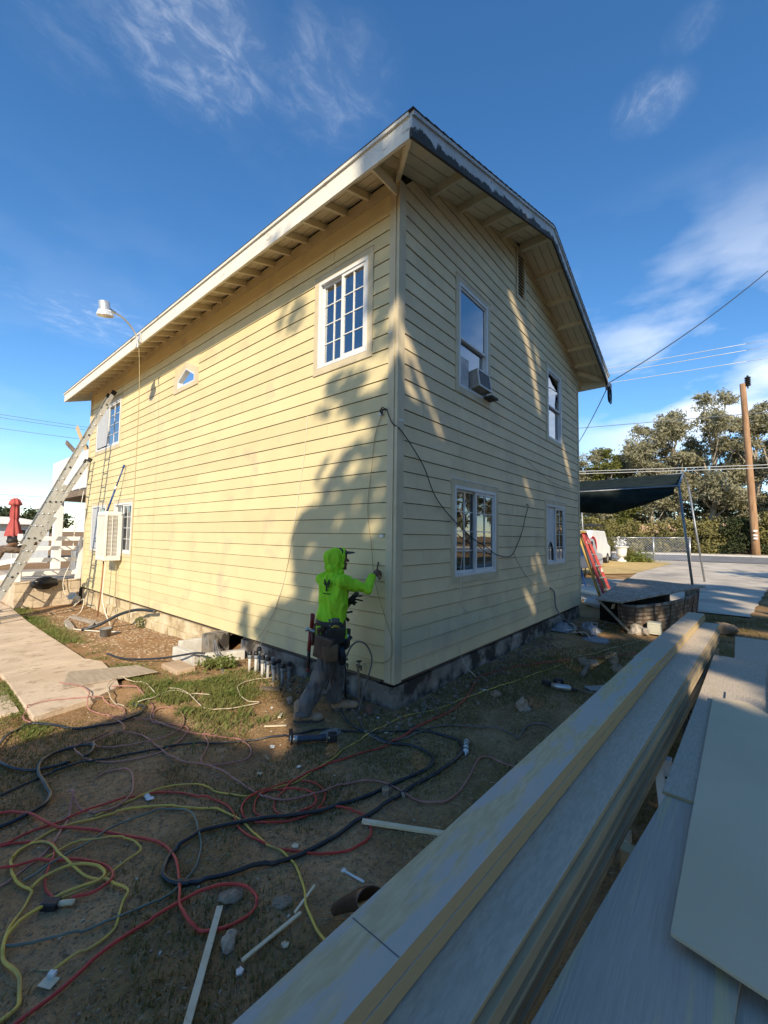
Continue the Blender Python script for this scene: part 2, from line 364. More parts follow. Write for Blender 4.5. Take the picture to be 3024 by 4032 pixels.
MB().sheet([[(x, y, float(g0(x, y)) + .042) for x, y in row] for row in P]).build('lawn', lawn, kind='structure')
asph = M('road_asphalt', (0.17, 0.17, 0.17), (0.23, 0.225, 0.22), rough=0.9, scale=2, bump=0.3, bscale=50)
strip('road', lambda y: (-60, 60), [30.2, 31.5, 33, 34.5, 36, 37.6], 0.05, asph)
strip('roadside_verge', lambda y: (-60, 60), [37.6, 39, 40.5, 42], 0.046, M('verge_dirt', (0.46, 0.40, 0.30), (0.56, 0.49, 0.38), rough=1, scale=1.2, bump=.4))
mb = MB()
for s in range(-30, 30): mb.box(s * 2 + .02, s * 2 + 1.98, 37.55, 37.75, float(g0(0, 37.6)) + .02, float(g0(0, 37.6)) + .16)
mb.build('kerb', M('kerb_concrete', (0.5, 0.47, 0.42), (0.58, 0.55, 0.5), rough=.9), kind='structure')

# ---- old concrete path
pm = M('path_concrete', (0.52, 0.40, 0.275), (0.62, 0.49, 0.35), rough=0.92, scale=2.2, bump=0.5, bscale=30, c3=(0.36, 0.26, 0.17), s3=5, lo3=0.54, hi3=0.70)
def slab(poly, th, name, mat, parent=None, top=.05):
    c = [(x, y, float(g0(x, y)) + top - th) for x, y in poly]
    mb = MB(); n_ = len(c); mb.add(c + [(x, y, z + th) for x, y, z in c], [tuple(reversed(range(n_))), tuple(range(n_, 2 * n_))] + [(i, (i + 1) % n_, n_ + (i + 1) % n_, n_ + i) for i in range(n_)])
    return mb.build(name, mat, parent, bevel=0.006)
path = tag(slab([(-4.13, -2.56), (-2.52, -2.575), (-2.62, -2.05), (-2.85, -1.72), (-3.42, -1.60), (-4.22, -1.52), (-4.58, -1.62), (-4.60, -2.56)], .12, 'path', pm), kind='structure')
slab([(-4.62, -2.56), (-4.60, -1.635), (-6.7, -1.585), (-6.7, -2.7), (-4.66, -2.72)], .12, 'path_slab', pm, path, .048)
slab([(-6.72, -2.7), (-6.72, -1.59), (-9.2, -1.55), (-11.7, -1.50), (-14, -1.6), (-14, -3.4), (-9, -3.0)], .12, 'path_slab', pm, path, .05)
slab([(-4.13, -2.60), (-2.9, -2.62), (-3.0, -4.2), (-6.5, -4.2), (-6.5, -2.75), (-4.66, -2.75)], .12, 'path_slab', pm, path, .02)
tag(slab([(-3.95, -1.98), (-3.55, -1.28), (-3.02, -1.22), (-3.22, -2.2)], .012, 'plywood_sheet', M('old_ply', (0.34, 0.27, 0.19), (0.42, 0.34, 0.25), scale=4, stretch=(1, 6, 1), rough=.9), None, .064), 'thin weathered plywood offcut lying on the concrete path', 'plywood')

# ================================================================== HOUSE
ZB = 0.30; CH = 0.178; LEN = 11.60; WID = 7.188; SL = 0.333; ZS = 6.09
def zsof(y): return ZS + SL * (y if y < WID / 2 else WID - y)
house = thing('house', 'two storey house with new cream lap siding and white trimmed gable roof', 'house')
sid = M('siding_paint', (0.66, 0.55, 0.30), (0.70, 0.585, 0.325), rough=0.62, scale=1.6, bump=0.28, bscale=9, bstretch=(3, 3, 22), rvar=0.05, spec=0.25,
        c3=(0.575, 0.465, 0.29), s3=1.5, lo3=0.56, hi3=0.70)
sidg = M('siding_paint_shaded', (0.70, 0.565, 0.34), (0.75, 0.61, 0.375), rough=0.62, scale=1.6, bump=0.28, bscale=9, bstretch=(3, 3, 22), rvar=0.05, spec=0.25,  # same siding, tinted warmer to offset the blue shade on the gable
        c3=(0.62, 0.50, 0.325), s3=1.5, lo3=0.52, hi3=0.70)
trimm = M('trim_primed', (0.55, 0.46, 0.29), (0.62, 0.53, 0.35), rough=0.6, scale=3, bump=0.12, bscale=30, rvar=.03)
vinyl = M('white_vinyl', (0.70, 0.70, 0.68), (0.64, 0.64, 0.62), rough=0.4, scale=5)
sheath = M('wall_core', (0.05, 0.043, 0.035), rough=.9)
interior = M('room_dark', (0.012, 0.011, 0.010), rough=.9)  # near black stands in for the darkness of unlit rooms and hollows
def Wp(wall, s, d, z): return (s, -d, z) if wall == 'S' else (d, s, z)
def wbox(mb, wall, s0, s1, d0, d1, z0, z1):
    if wall == 'S': return mb.box(s0, s1, -d1, -d0, z0, z1)
    return mb.box(d0, d1, s0, s1, z0, z1)
# openings (outer edge of trim)
WIN = {'S': {'a': (-1.44, -0.37, 4.01, 5.37), 'p': (-5.86, -4.81, 4.715, 5.28), 'c': (-11.0, -8.95, 4.05, 5.41), 'd': (-11.05, -9.70, 1.29, 2.68), 'e': (-9.20, -7.80, 1.29, 2.68)},
       'E': {'f': (1.25, 2.30, 3.87, 5.53), 'g': (4.88, 5.93, 3.86, 5.50), 'h': (1.15, 2.57, 1.26, 2.655), 'i': (4.75, 6.10, 1.26, 2.65), 'v': (3.35, 3.79, 6.17, 7.12)}}
def minus(iv, cuts):
    out = [iv]
    for c0, c1 in cuts:
        nx_ = []
        for a0, a1 in out:
            if c1 <= a0 or c0 >= a1: nx_.append((a0, a1)); continue
            if c0 > a0 + 1e-4: nx_.append((a0, c0))
            if c1 < a1 - 1e-4: nx_.append((c1, a1))
        out = nx_
    return out
def wall_core(wall, s0, s1, inset):
    mb = MB(); ops = [(o[0] + inset, o[1] - inset, o[2] + inset, o[3] - inset) for o in WIN[wall].values()]
    zs = sorted({ZB, 6.05, *[o[2] for o in ops], *[o[3] for o in ops]}); zs = [z for z in zs if z <= 6.05]
    for za, zb in zip(zs, zs[1:]):
        for a0, a1 in minus((s0, s1), [(o[0], o[1]) for o in ops if o[2] < zb - 1e-4 and o[3] > za + 1e-4]): wbox(mb, wall, a0, a1, -.12, -.004, za, zb)
    return mb
mbS = wall_core('S', -LEN + .12, -.001, .06); wS = mbS.build('wall', sheath, house, label='long eave wall clad in cream lap siding')
mbE = wall_core('E', .0, WID, .06)
ops = [(3.41, 3.73, 6.23, 7.06)]
for za, zb in ((6.05, 6.23), (6.23, 6.6), (6.6, 7.0), (7.0, 7.2)):
    y0 = (zb - ZS) / SL - .3; y0 = max(y0, 0)
    for a0, a1 in minus((y0, WID - y0), [(3.41, 3.73)] if za >= 6.22 else []): wbox(mbE, 'E', a0, a1, -.12, -.006, za, min(zb, 7.2))
wE = mbE.build('wall', sheath, house, label='gable wall clad in cream lap siding')
MB().box(-LEN, -.13, WID - .12, WID, ZB, 6.0).build('wall', sid, house)
MB().box(-LEN, -LEN + .115, .0, WID - .125, ZB, 6.0).build('wall', sid, house)
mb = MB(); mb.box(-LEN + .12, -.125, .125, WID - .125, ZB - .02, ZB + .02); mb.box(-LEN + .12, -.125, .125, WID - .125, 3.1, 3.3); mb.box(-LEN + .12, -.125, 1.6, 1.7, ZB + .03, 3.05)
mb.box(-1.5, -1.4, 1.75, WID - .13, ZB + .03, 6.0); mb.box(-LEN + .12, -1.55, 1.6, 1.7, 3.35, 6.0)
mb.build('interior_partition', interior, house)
def board(name, wall, a, b, z0, z1, notches, parent, mat, rake=False):
    mb = MB(); dd = rnd.uniform(-.0012, .0012); gap = .0018
    zs = sorted({z0, z1, *[q for o in notches for q in (o[2], o[3]) if z0 < q < z1]})
    for za, zb in zip(zs, zs[1:]):
        da = .021 - .011 * (za - z0) / CH + dd; db = .021 - .011 * (zb - z0) / CH + dd; uc = .005 if za == z0 else 0
        cuts = [(o[0], o[1]) for o in notches if o[2] < zb - 1e-4 and o[3] > za + 1e-4]
        for s0, s1 in minus((a + gap, b - gap), cuts):
            t0, t1 = s0, s1
            if rake:
                q0 = max(0, (za - ZS) / SL + .012); q1 = max(0, (zb - ZS) / SL + .012)
                s0a, s1a, t0, t1 = max(s0, q0), min(s1, WID - q0), max(s0, q1), min(s1, WID - q1)
                if s1a - s0a < .03: continue
                if t1 < t0: t0 = t1 = (t0 + t1) / 2
                s0, s1 = s0a, s1a
            inn = -.002; zq = zb - (.007 if zb == z1 else 0)
            mb.hexa([Wp(wall, s0, da, za), Wp(wall, s1, da, za), Wp(wall, s1, inn, za + uc), Wp(wall, s0, inn, za + uc),
                     Wp(wall, t0, db, zq), Wp(wall, t1, db, zq), Wp(wall, t1, inn, zq), Wp(wall, t0, inn, zq)])
    if mb.v: mb.build(name, mat, parent)
def clad(wall, lo, hi, parent, mat, ncourse, ztop):
    for k in range(ncourse):
        z0 = ZB + CH * k; z1 = min(z0 + CH, ztop)
        full = [o for o in WIN[wall].values() if o[2] <= z0 + .004 and o[3] >= z1 - .004]
        part = [(o[0], o[1], o[2], o[3]) for o in WIN[wall].values() if o not in full and o[2] < z1 and o[3] > z0]
        if wall == 'S' and part: part = [o for o in part]
        js = []; x = lo + [1.1, 2.9, 0.4, 2.0, 3.3][k % 5] + rnd.uniform(-.2, .2)
        while x < hi - .3: js.append(x); x += 3.66
        for a0, a1 in minus((lo, hi), [(o[0], o[1]) for o in full]):
            cuts = [a0] + [j for j in js if a0 + .25 < j < a1 - .25] + [a1]
            for p, q in zip(cuts, cuts[1:]): board('siding_board', wall, p, q, z0, z1, part, parent, mat, rake=(wall == 'E' and z1 > ZS - .05))
clad('S', -LEN + .10, -.115, wS, sid, 30, 5.64)
clad('E', .095, WID - .06, wE, sidg, 39, 7.2)
# frieze, corner boards
mb = MB(); mb.box(-LEN, -.116, -.017, .0, 5.642, 5.888); mb.build('frieze_board', sid, wS)
mb = MB(); mb.box(-LEN, -.116, -.030, .0, 5.890, 6.04); mb.build('frieze_board', trimm, wS)
MB().box(-.112, -.0, -.032, .0, ZB - .015, 5.97).build('corner_board', trimm, wS)
MB().box(.001, .032, -.034, .092, ZB - .015, 5.98).build('corner_board', trimm, wE)
MB().box(-.030, -.012, -.046, -.0325, ZB, 5.9).build('corner_batten', trimm, wS)
MB().box(-LEN - .02, -LEN + .098, -.032, .0, ZB - .01, 5.885).build('corner_board', trimm, wS)
MB().box(.001, .03, WID - .058, WID + .02, ZB - .01, 5.98).build('corner_board', trimm, wE)
caulk = M('caulk_smear', (0.74, 0.73, 0.70), rough=.5)
for (x, z, w, h) in ((-.175, 1.875, .05, .03), (-.085, 4.20, .06, .016)):
    wobble(MB().box(x - w / 2, x + w / 2, -.0365, -.0265 if x < -.12 else -.033, z - h / 2, z + h / 2), .004, 60).build('caulk_smear', caulk, wS)
MB().box(.0325, .0345, .0, .09, 3.17, 3.185).build('caulk_smear', caulk, wE)
# ---- windows
gl1 = glass('window_glass', 0.16, (.45, .48, .5)); gl2 = glass('window_glass_tinted', 0.30, (0.5, 0.55, 0.6))
curtain = M('curtain_cloth', (0.42, 0.42, 0.40), (0.5, 0.5, 0.48), rough=.9, scale=8)
screen = M('insect_screen', (0.40, 0.42, 0.44), (0.46, 0.48, 0.5), rough=.8, scale=20)
def frame_ring(mb, wall, s0, s1, z0, z1, w, d0, d1):
    wbox(mb, wall, s0, s1, d0, d1, z0, z0 + w); wbox(mb, wall, s0, s1, d0, d1, z1 - w, z1)
    wbox(mb, wall, s0, s0 + w, d0, d1, z0 + w, z1 - w); wbox(mb, wall, s1 - w, s1, d0, d1, z0 + w, z1 - w); return mb
def lites(win, wall, s0, s1, z0, z1, nc, nr, d, gm, bars=True):
    ds, dz, bw = (s1 - s0) / nc, (z1 - z0) / nr, .0065
    for i in range(nc):
        for j in range(nr):
            wbox(MB(), wall, s0 + i * ds, s0 + (i + 1) * ds, d - .004, d, z0 + j * dz, z0 + (j + 1) * dz).build('pane', gm, win)
    if bars:
        for i in range(1, nc): wbox(MB(), wall, s0 + i * ds - bw, s0 + i * ds + bw, d + .001, d + .011, z0, z1).build('muntin', vinyl, win)
        for j in range(1, nr): wbox(MB(), wall, s0, s1, d + .0015, d + .009, z0 + j * dz - bw, z0 + j * dz + bw).build('muntin', vinyl, win)
def window(key, wall, label, kind, grid=(2, 4), gm=None, head_cap=False, tw=.085, cur=False):
    s0, s1, z0, z1 = WIN[wall][key]; gm = gm or gl1
    i0, i1, j0, j1 = s0 + tw, s1 - tw, z0 + tw, z1 - tw
    mb = MB(); frame_ring(mb, wall, i0, i1, j0, j1, .042, -.06, .030)
    win = mb.build('window', vinyl, house, label=label, bevel=.003)
    for q in ((s0, s1, z0, j0), (s0, s1, j1, z1)): wbox(MB(), wall, q[0], q[1], .0, .027, q[2], q[3]).build('trim_board', trimm, win)
    for q in ((s0, i0), (i1, s1)): wbox(MB(), wall, q[0], q[1], .0, .0265, j0, j1).build('trim_board', trimm, win)
    wbox(MB(), wall, s0 - .004, s1 + .004, .0, .034, z1, z1 + .012).build('drip_cap', vinyl if head_cap else trimm, win)
    i0 += .042; i1 -= .042; j0 += .042; j1 -= .042
    if kind == 'slider':
        mid = (i0 + i1) / 2
        frame_ring(MB(), wall, i0, mid + .02, j0, j1, .032, -.05, -.018).build('sash', vinyl, win, bevel=.002)
        frame_ring(MB(), wall, mid - .02, i1, j0, j1, .040, -.016, .016).build('sash', vinyl, win, bevel=.002)
        lites(win, wall, i0 + .032, mid - .012, j0 + .032, j1 - .032, grid[0], grid[1], -.034, gm)
        lites(win, wall, mid + .02, i1 - .04, j0 + .04, j1 - .04, grid[0], grid[1], -.003, gm)
    else:
        mid = (j0 + j1) / 2 - .03
        frame_ring(MB(), wall, i0, i1, mid - .015, j1, .030, -.016, .012).build('sash', vinyl, win, bevel=.002)
        frame_ring(MB(), wall, i0, i1, j0, mid + .015, .030, -.05, -.018).build('sash', vinyl, win, bevel=.002)
        lites(win, wall, i0 + .03, i1 - .03, mid + .015, j1 - .03, 1, 1, -.004, gm, False)
        lites(win, wall, i0 + .03, i1 - .03, j0 + .03, mid - .015, 1, 1, -.036, gm, False)
    if cur:
        for (c0, c1) in cur:
            n_ = 40; P = [[Wp(wall, c0 + (c1 - c0) * i / n_, -.17 - .022 * math.sin(i * 1.25) - .008 * math.sin(i * .7), z) for i in range(n_ + 1)] for z in (j0, (j0 + j1) / 2, j1)]
            MB().sheet(P).build('curtain', curtain, win, smooth=True)
    return win
window('a', 'S', 'white sliding window with grids high beside the corner', 'slider', (2, 4), gl2, cur=[(-1.30, -1.02), (-.86, -.72)])
w3 = window('c', 'S', 'far upper sliding window behind the long ladder', 'slider', (2, 4), gl2)
w4 = window('d', 'S', 'far lower sliding window left of the cooler', 'slider', (1, 1), gl2)
w5 = window('e', 'S', 'lower sliding window right of the cooler', 'slider', (2, 4), gl1, cur=[(-8.95, -8.6), (-8.4, -7.95)])
w6 = window('f', 'E', 'upper window holding a small air conditioner', 'hung', gm=gl2)
w7 = window('g', 'E', 'upper window at the far end of the gable wall', 'hung', gm=gl2)
w8 = window('h', 'E', 'lower sliding window crossed by hanging wires', 'slider', (2, 4), gl1, True, cur=[(1.36, 1.5)])
w9 = window('i', 'E', 'lower far window with torn white film', 'slider', (2, 4), gl1, True)
MB().box(-10.86, -9.98, -.024, -.021, 4.22, 5.24).build('insect_screen', screen, w3)
MB().box(-10.9, -10.4, -.024, -.021, 1.44, 2.53).build('insect_screen', screen, w4)
# torn film: sheet over the left half with an arch torn out at its foot
mb = MB(); prof = []
for k in range(41):
    t_ = k / 40; ang = math.pi * t_; zc = 1.40 + (0.40 * math.sin(ang) ** .6 if .10 < t_ < .90 else 0) + .012 * math.sin(k * 2.1)
    prof.append((4.90 + .50 * t_, zc))
mb.sheet([[(-.012, y, max(z, 1.40)) for y, z in prof], [(-.012, y, 2.52) for y, z in prof]]).build('torn_film', M('window_film', (0.62, 0.64, 0.63), (0.55, 0.57, 0.56), rough=.5, scale=3), w9)
MB().box(-.011, -.006, 5.24, 5.30, 1.90, 2.0).build('film_label', vinyl, w9)
# pentagon window
s0, s1, z0, z1 = WIN['S']['p']
po = [(-5.86, 4.715), (-4.81, 4.715), (-4.81, 5.04), (-5.33, 5.28), (-5.86, 5.035)]; pi_ = [(-5.70, 4.80), (-4.95, 4.80), (-4.95, 4.965), (-5.33, 5.145), (-5.70, 4.965)]
def ringpoly(po, pi_, y0, y1):
    mb = MB(); n_ = len(po)
    for i in range(n_):
        j = (i + 1) % n_; q = [po[i], po[j], pi_[j], pi_[i]]
        mb.hexa([(x, y1, z) for x, z in q] + [(x, y0, z) for x, z in q])
    return mb
win = ringpoly([(x * .985 - .08, z) for x, z in pi_], [(x + (.03 if x < -5.33 else -.03 if x > -5.33 else 0), z + (.028 if z < 4.9 else -.03)) for x, z in pi_], -.03, .05).build('window', vinyl, house, label='small five sided window under the eave')
pin = [(-5.665, 4.828), (-4.985, 4.828), (-4.985, 4.945), (-5.33, 5.11), (-5.665, 4.945)]
for i in range(5):
    j = (i + 1) % 5; q = [po[i], po[j], pi_[j], pi_[i]]
    MB().hexa([(x, -.002, z) for x, z in q] + [(x, -.031, z) for x, z in q]).build('trim_board', trimm, win)
MB().prism([(x, .02, z) for x, z in pin], (0, .004, 0)).build('pane', gl2, win)
# boards around the pentagon: fill the cut corners of its rectangle
for poly in ([(-5.86, 5.035), (-5.33, 5.28), (-5.86, 5.28)], [(-4.81, 5.04), (-4.81, 5.28), (-5.33, 5.28)]):
    MB().prism([(x, -.016, z) for x, z in poly], (0, .016, 0)).build('siding_board', sid, wS)
# gable vent
vent = frame_ring(MB(), 'E', 3.35, 3.79, 6.17, 7.12, .075, .0, .034).build('gable_vent', trimm, house)
for k in range(12):
    z = 6.27 + k * .064
    MB().hexa([(.022, 3.425, z), (.022, 3.715, z), (.010, 3.715, z - .004), (.010, 3.425, z - .004), (.010, 3.425, z + .022), (.010, 3.715, z + .022), (-.002, 3.715, z + .018), (-.002, 3.425, z + .018)]).build('slat', trimm, vent)
MB().box(-.10, -.09, 3.40, 3.74, 6.2, 7.08).build('vent_back', interior, vent)
# ---- foundation
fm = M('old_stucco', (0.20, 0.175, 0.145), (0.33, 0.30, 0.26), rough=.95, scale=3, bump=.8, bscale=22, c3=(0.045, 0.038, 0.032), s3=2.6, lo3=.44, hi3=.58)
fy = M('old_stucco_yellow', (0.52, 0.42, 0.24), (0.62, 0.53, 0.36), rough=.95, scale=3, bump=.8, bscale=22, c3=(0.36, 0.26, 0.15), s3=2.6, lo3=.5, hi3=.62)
def found(x0, x1, y0, y1, ztop, mat, bulge=.02):
    mb = MB(); n_ = 24
    if x1 - x0 > y1 - y0:
        P = [[(x0 + (x1 - x0) * i / n_, y0 - bulge * rnd.random() * (1.0 - k / 3) - (.03 if k == 0 else 0), -.32 + (ztop + .32) * k / 3) for i in range(n_ + 1)] for k in range(4)]
    else:
        P = [[(x1 + bulge * rnd.random() * (1.0 - k / 3) + (.03 if k == 0 else 0), y0 + (y1 - y0) * i / n_, -.32 + (ztop + .32) * k / 3) for i in range(n_ + 1)] for k in range(4)]
    mb.sheet(P)
    last = P[-1]; back = [(x, y1, z) if x1 - x0 > y1 - y0 else (x0, y, z) for x, y, z in last]; mb.sheet([last, back])
    return mb.build('foundation', mat, house)
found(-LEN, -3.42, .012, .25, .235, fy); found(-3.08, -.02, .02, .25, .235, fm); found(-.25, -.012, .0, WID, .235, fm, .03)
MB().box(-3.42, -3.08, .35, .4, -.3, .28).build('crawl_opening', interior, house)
sill = M('old_sill', (0.10, 0.075, 0.055), (0.16, 0.12, 0.085), rough=.9, scale=5, stretch=(.4, .4, 4))
MB().box(-LEN, -3.42, .045, .20, .236, .296).build('sill_plate', sill, house); MB().box(-3.08, -.22, .05, .20, .236, .296).build('sill_plate', sill, house)
MB().box(-.20, -.045, .05, WID, .236, .296).build('sill_plate', sill, house)
for k in range(16):
    x = -9.6 + k * .40
    if -3.6 < x: break
    wobble(MB().box(x + .01, x + .37, -.045 - rnd.random() * .02, .01, -.25, .02 + rnd.uniform(.02, .06)), .008, 14, k).build('footing_stone', fy, house, bevel=.008)
# ---- roof
wood = M('eave_wood', (0.76, 0.66, 0.46), (0.81, 0.71, 0.51), rough=.8, scale=4, bump=.25, bscale=14, rvar=.06, c3=(0.62, 0.52, 0.36), s3=3, lo3=.6, hi3=.75)
fas = M('peeling_white', (0.70, 0.66, 0.56), (0.76, 0.72, 0.62), rough=.75, scale=5, bump=.35, bscale=12, bstretch=(1.5, 6, 14), c3=(0.42, 0.38, 0.31), s3=7, lo3=.62, hi3=.68, stretch=(.35, 1, 1))
fasr0 = M('badly_peeled_white', (0.46, 0.47, 0.46), (0.54, 0.55, 0.54), rough=.85, scale=4, bump=.5, bscale=18, c3=(0.055, 0.055, 0.05), s3=3.2, lo3=.50, hi3=.56, stretch=(1, 1, 2.2))
def peel(name, slope):
    # paint gone along the lower edge of the sloping board: bare grey wood below a ragged line
    m = M(name, (0.46, 0.47, 0.46), (0.56, 0.57, 0.56), rough=.85, scale=4, bump=.5, bscale=18, c3=(0.16, 0.16, 0.15), s3=9, lo3=.62, hi3=.66)
    n, l = m.node_tree.nodes, m.node_tree.links; b = n['Principled BSDF']; src = b.inputs['Base Color'].links[0].from_socket
    t = n.new('ShaderNodeTexCoord'); dt = n.new('ShaderNodeVectorMath'); dt.operation = 'DOT_PRODUCT'; dt.inputs[1].default_value = (0, -slope, 1); l.new(t.outputs['Object'], dt.inputs[0])
    no = n.new('ShaderNodeTexNoise'); no.inputs['Scale'].default_value = 5.5; no.inputs['Detail'].default_value = 8; no.inputs['Roughness'].default_value = .7; l.new(t.outputs['Object'], no.inputs['Vector'])
    base = ZS if slope > 0 else ZS + SL * WID
    ma = n.new('ShaderNodeMath'); ma.operation = 'MULTIPLY_ADD'; ma.inputs[1].default_value = .30; l.new(no.outputs[0], ma.inputs[0]); l.new(dt.outputs['Value'], ma.inputs[2])
    rg = n.new('ShaderNodeMapRange'); rg.inputs['From Min'].default_value = base + .032; rg.inputs['From Max'].default_value = base + .052; l.new(ma.outputs[0], rg.inputs['Value'])
    mi = n.new('ShaderNodeMixRGB'); mi.inputs['Color1'].default_value = (0.05, 0.05, 0.047, 1); l.new(src, mi.inputs['Color2']); l.new(rg.outputs[0], mi.inputs['Fac']); l.new(mi.outputs[0], b.inputs['Base Color']); return m
shin = M('shingle', (0.045, 0.045, 0.048), (0.075, 0.073, 0.07), rough=.95, scale=9, bump=.6, bscale=60)
XA, XB, OY = -12.12, .565, .54
def roofpt(x, y, up): return (x, y, zsof(y) + up)
RIDGE = WID / 2
roof = None
for sgn, (ya, yb) in ((0, (-OY, RIDGE)), (1, (WID + OY, RIDGE))):
    za = ZS - SL * OY; zr = ZS + SL * RIDGE
    q = [(XA, ya, za + .02), (XB, ya, za + .02), (XB, yb, zr + .02), (XA, yb, zr + .02)]
    if sgn: q = [q[1], q[0], q[3], q[2]]
    mb = MB(); mb.hexa(q + [(x, y, z + .03) for x, y, z in q])
    o = mb.build('roof', M('roof_deck_dark', (.03, .026, .022), rough=.9), house, label='roof slope')  # deck coloured near black so the soffit gaps look shaded
    if roof is None: roof = o
    # shingle courses
    nC = 26; Ls = (yb - ya)
    for k in range(nC):
        t0, t1 = k / nC, (k + 1) / nC + .012
        y0, y1 = ya + Ls * t0 - (.055 if not sgn else -.055) * (k == 0), ya + Ls * min(t1, 1)
        z0 = (ZS - SL * OY) + (zr - (ZS - SL * OY)) * t0 - (.018 if k == 0 else 0); z1 = (ZS - SL * OY) + (zr - (ZS - SL * OY)) * min(t1, 1)
        xe = XB + .062
        q = [(XA - .03, y0, z0 + .060), (xe, y0, z0 + .060), (xe, y1, z1 + .052), (XA - .03, y1, z1 + .052)]
        if sgn: q = [q[1], q[0], q[3], q[2]]
        MB().hexa(q + [(x, y, z + (.012 if i < 2 else .004)) for i, (x, y, z) in enumerate(q)]).build('shingle_course', shin, o)
# soffit boards on the rake (running up the slope) and along the eaves
for side in (0, 1):
    for k in range(4):
        x0, x1 = .004 + k * .1405, .004 + (k + 1) * .1405 - .010
        if side == 0: q = [(x0, -OY, zsof(-OY)), (x1, -OY, zsof(-OY)), (x1, RIDGE - .002, zsof(RIDGE)), (x0, RIDGE - .002, zsof(RIDGE))]
        else: q = [(x0, RIDGE + .002, zsof(RIDGE)), (x1, RIDGE + .002, zsof(RIDGE)), (x1, WID + OY, ZS - SL * OY), (x0, WID + OY, ZS - SL * OY)]
        MB().hexa(q + [(x, y, z + .018) for x, y, z in q]).build('soffit_board', wood, roof)
    for k in range(4):
        if side == 0: y0, y1 = -OY + k * .135, -OY + (k + 1) * .135 - .009
        else: y0, y1 = WID + k * .135, WID + (k + 1) * .135 - .005
        za, zb = (ZS + SL * y0, ZS + SL * y1) if side == 0 else (ZS - SL * (y0 - WID), ZS - SL * (y1 - WID))
        q = [(XA, y0, za), (.0, y0, za), (.0, y1, zb), (XA, y1, zb)]
        MB().hexa(q + [(x, y, z + .018) for x, y, z in q]).build('soffit_board', wood, roof)
# rafters tails
for k in range(31):
    x = -.075 - .392 * k
    if x < XA + .05: break
    q = [(x - .02, -OY + .002, zsof(-OY) - .085), (x + .02, -OY + .002, zsof(-OY) - .085), (x + .02, .0, zsof(0) - .10), (x - .02, .0, zsof(0) - .10)]
    MB().hexa(q + [(x_, y, zsof(y) - .002) for x_, y, _ in q]).build('rafter_tail', wood, roof)
for y in (.63, 1.33, 2.08, 2.77, 4.33, 5.03, 5.72, 6.44, 7.02):
    zc = zsof(y) - .047; s_ = 1 if y < RIDGE else -1
    MB().beam((.001, y, zc), (.563, y, zc), .04, .09, up=(0, -SL * s_, 1)).build('outlooker', wood, roof)
MB().box(.001, .563, RIDGE - .035, RIDGE + .035, zsof(RIDGE) - .15, zsof(RIDGE) - .012).build('ridge_beam', wood, roof)
for (yy, s_) in ((0, -1), (WID, 1)):
    MB().beam((.0, yy + s_ * .03, zsof(0) - .07), (.55, yy + s_ * (OY - .01), zsof(-OY) - .10), .045, .11).build('corner_brace', wood, roof)
    MB().box(-.02, .002, yy - .002 if s_ > 0 else yy - OY, yy + OY if s_ > 0 else yy + .002, ZS - SL * OY - .12, ZS - SL * OY).build('return_board', wood, roof)
# fascia and the narrow trim above it
for s_, ya in ((-1, -OY), (1, WID + OY)):
    y0, y1 = (ya - .03, ya) if s_ < 0 else (ya, ya + .03)
    for x0, x1 in ((-12.14, -8.4), (-8.398, -4.30), (-4.298, .5655)):
        MB().box(x0, x1, y0, y1, 5.700, 5.915).build('fascia_board', fas, roof)
    y0, y1 = (ya - .052, ya - .0005) if s_ < 0 else (ya + .0005, ya + .052)
    MB().box(-12.15, .5660, y0, y1, 5.916, 5.962).build('fascia_trim', fas, roof)
zr = zsof(RIDGE)
for ya, yb, za, zb in ((-OY - .03, RIDGE, ZS - SL * (OY + .03), zr), (RIDGE, WID + OY + .03, zr, ZS - SL * (OY + .03))):
    for (x0, x1, lo, hi, nm) in ((.566, .596, -.20, .012, 'rake_board'), (.5665, .618, .0125, .062, 'rake_trim')):
        q = [(x0, ya, za + lo), (x1, ya, za + lo), (x1, yb, zb + lo), (x0, yb, zb + lo)]
        MB().hexa(q + [(x, y, z + hi - lo) for x, y, z in q]).build(nm, peel('peeled_near', SL) if ya < 0 else peel('peeled_far', -SL), roof)
    for (x0, x1) in ((XA - .03, XA),):
        q = [(x0, ya, za - .2), (x1, ya, za - .2), (x1, yb, zb - .2), (x0, yb, zb - .2)]
        MB().hexa(q + [(x, y, z + .21) for x, y, z in q]).build('rake_board', fas, roof)
# ================================================================== SURROUNDINGS
# ---- tall trees south-east of the yard, whose shade falls over the gable wall, the corner and the yard
bark = M('pale_bark', (0.42, 0.37, 0.30), (0.30, 0.25, 0.19), rough=.9, scale=5, stretch=(1, 1, .3), bump=.6, bscale=14)
bark_d = M('dark_bark', (0.13, 0.10, 0.075), (0.2, 0.16, 0.12), rough=.95, scale=6, stretch=(1, 1, .3), bump=.8, bscale=14)
def leafmat(name, c1, c2, tr=.25): return M(name, c1, c2, rough=.6, scale=.9, lo=.35, hi=.65, detail=4, transl=tr, spec=.25)
lf_euc = leafmat('eucalyptus_leaf', (0.25, 0.235, 0.13), (0.47, 0.44, 0.29), .42)
lf_dark = leafmat('dark_leaf', (0.045, 0.058, 0.022), (0.085, 0.10, 0.04))
lf_hedge = leafmat('hedge_leaf', (0.14, 0.135, 0.045), (0.34, 0.295, 0.11))
lf_green = leafmat('fresh_leaf', (0.12, 0.16, 0.03), (0.2, 0.22, 0.05))
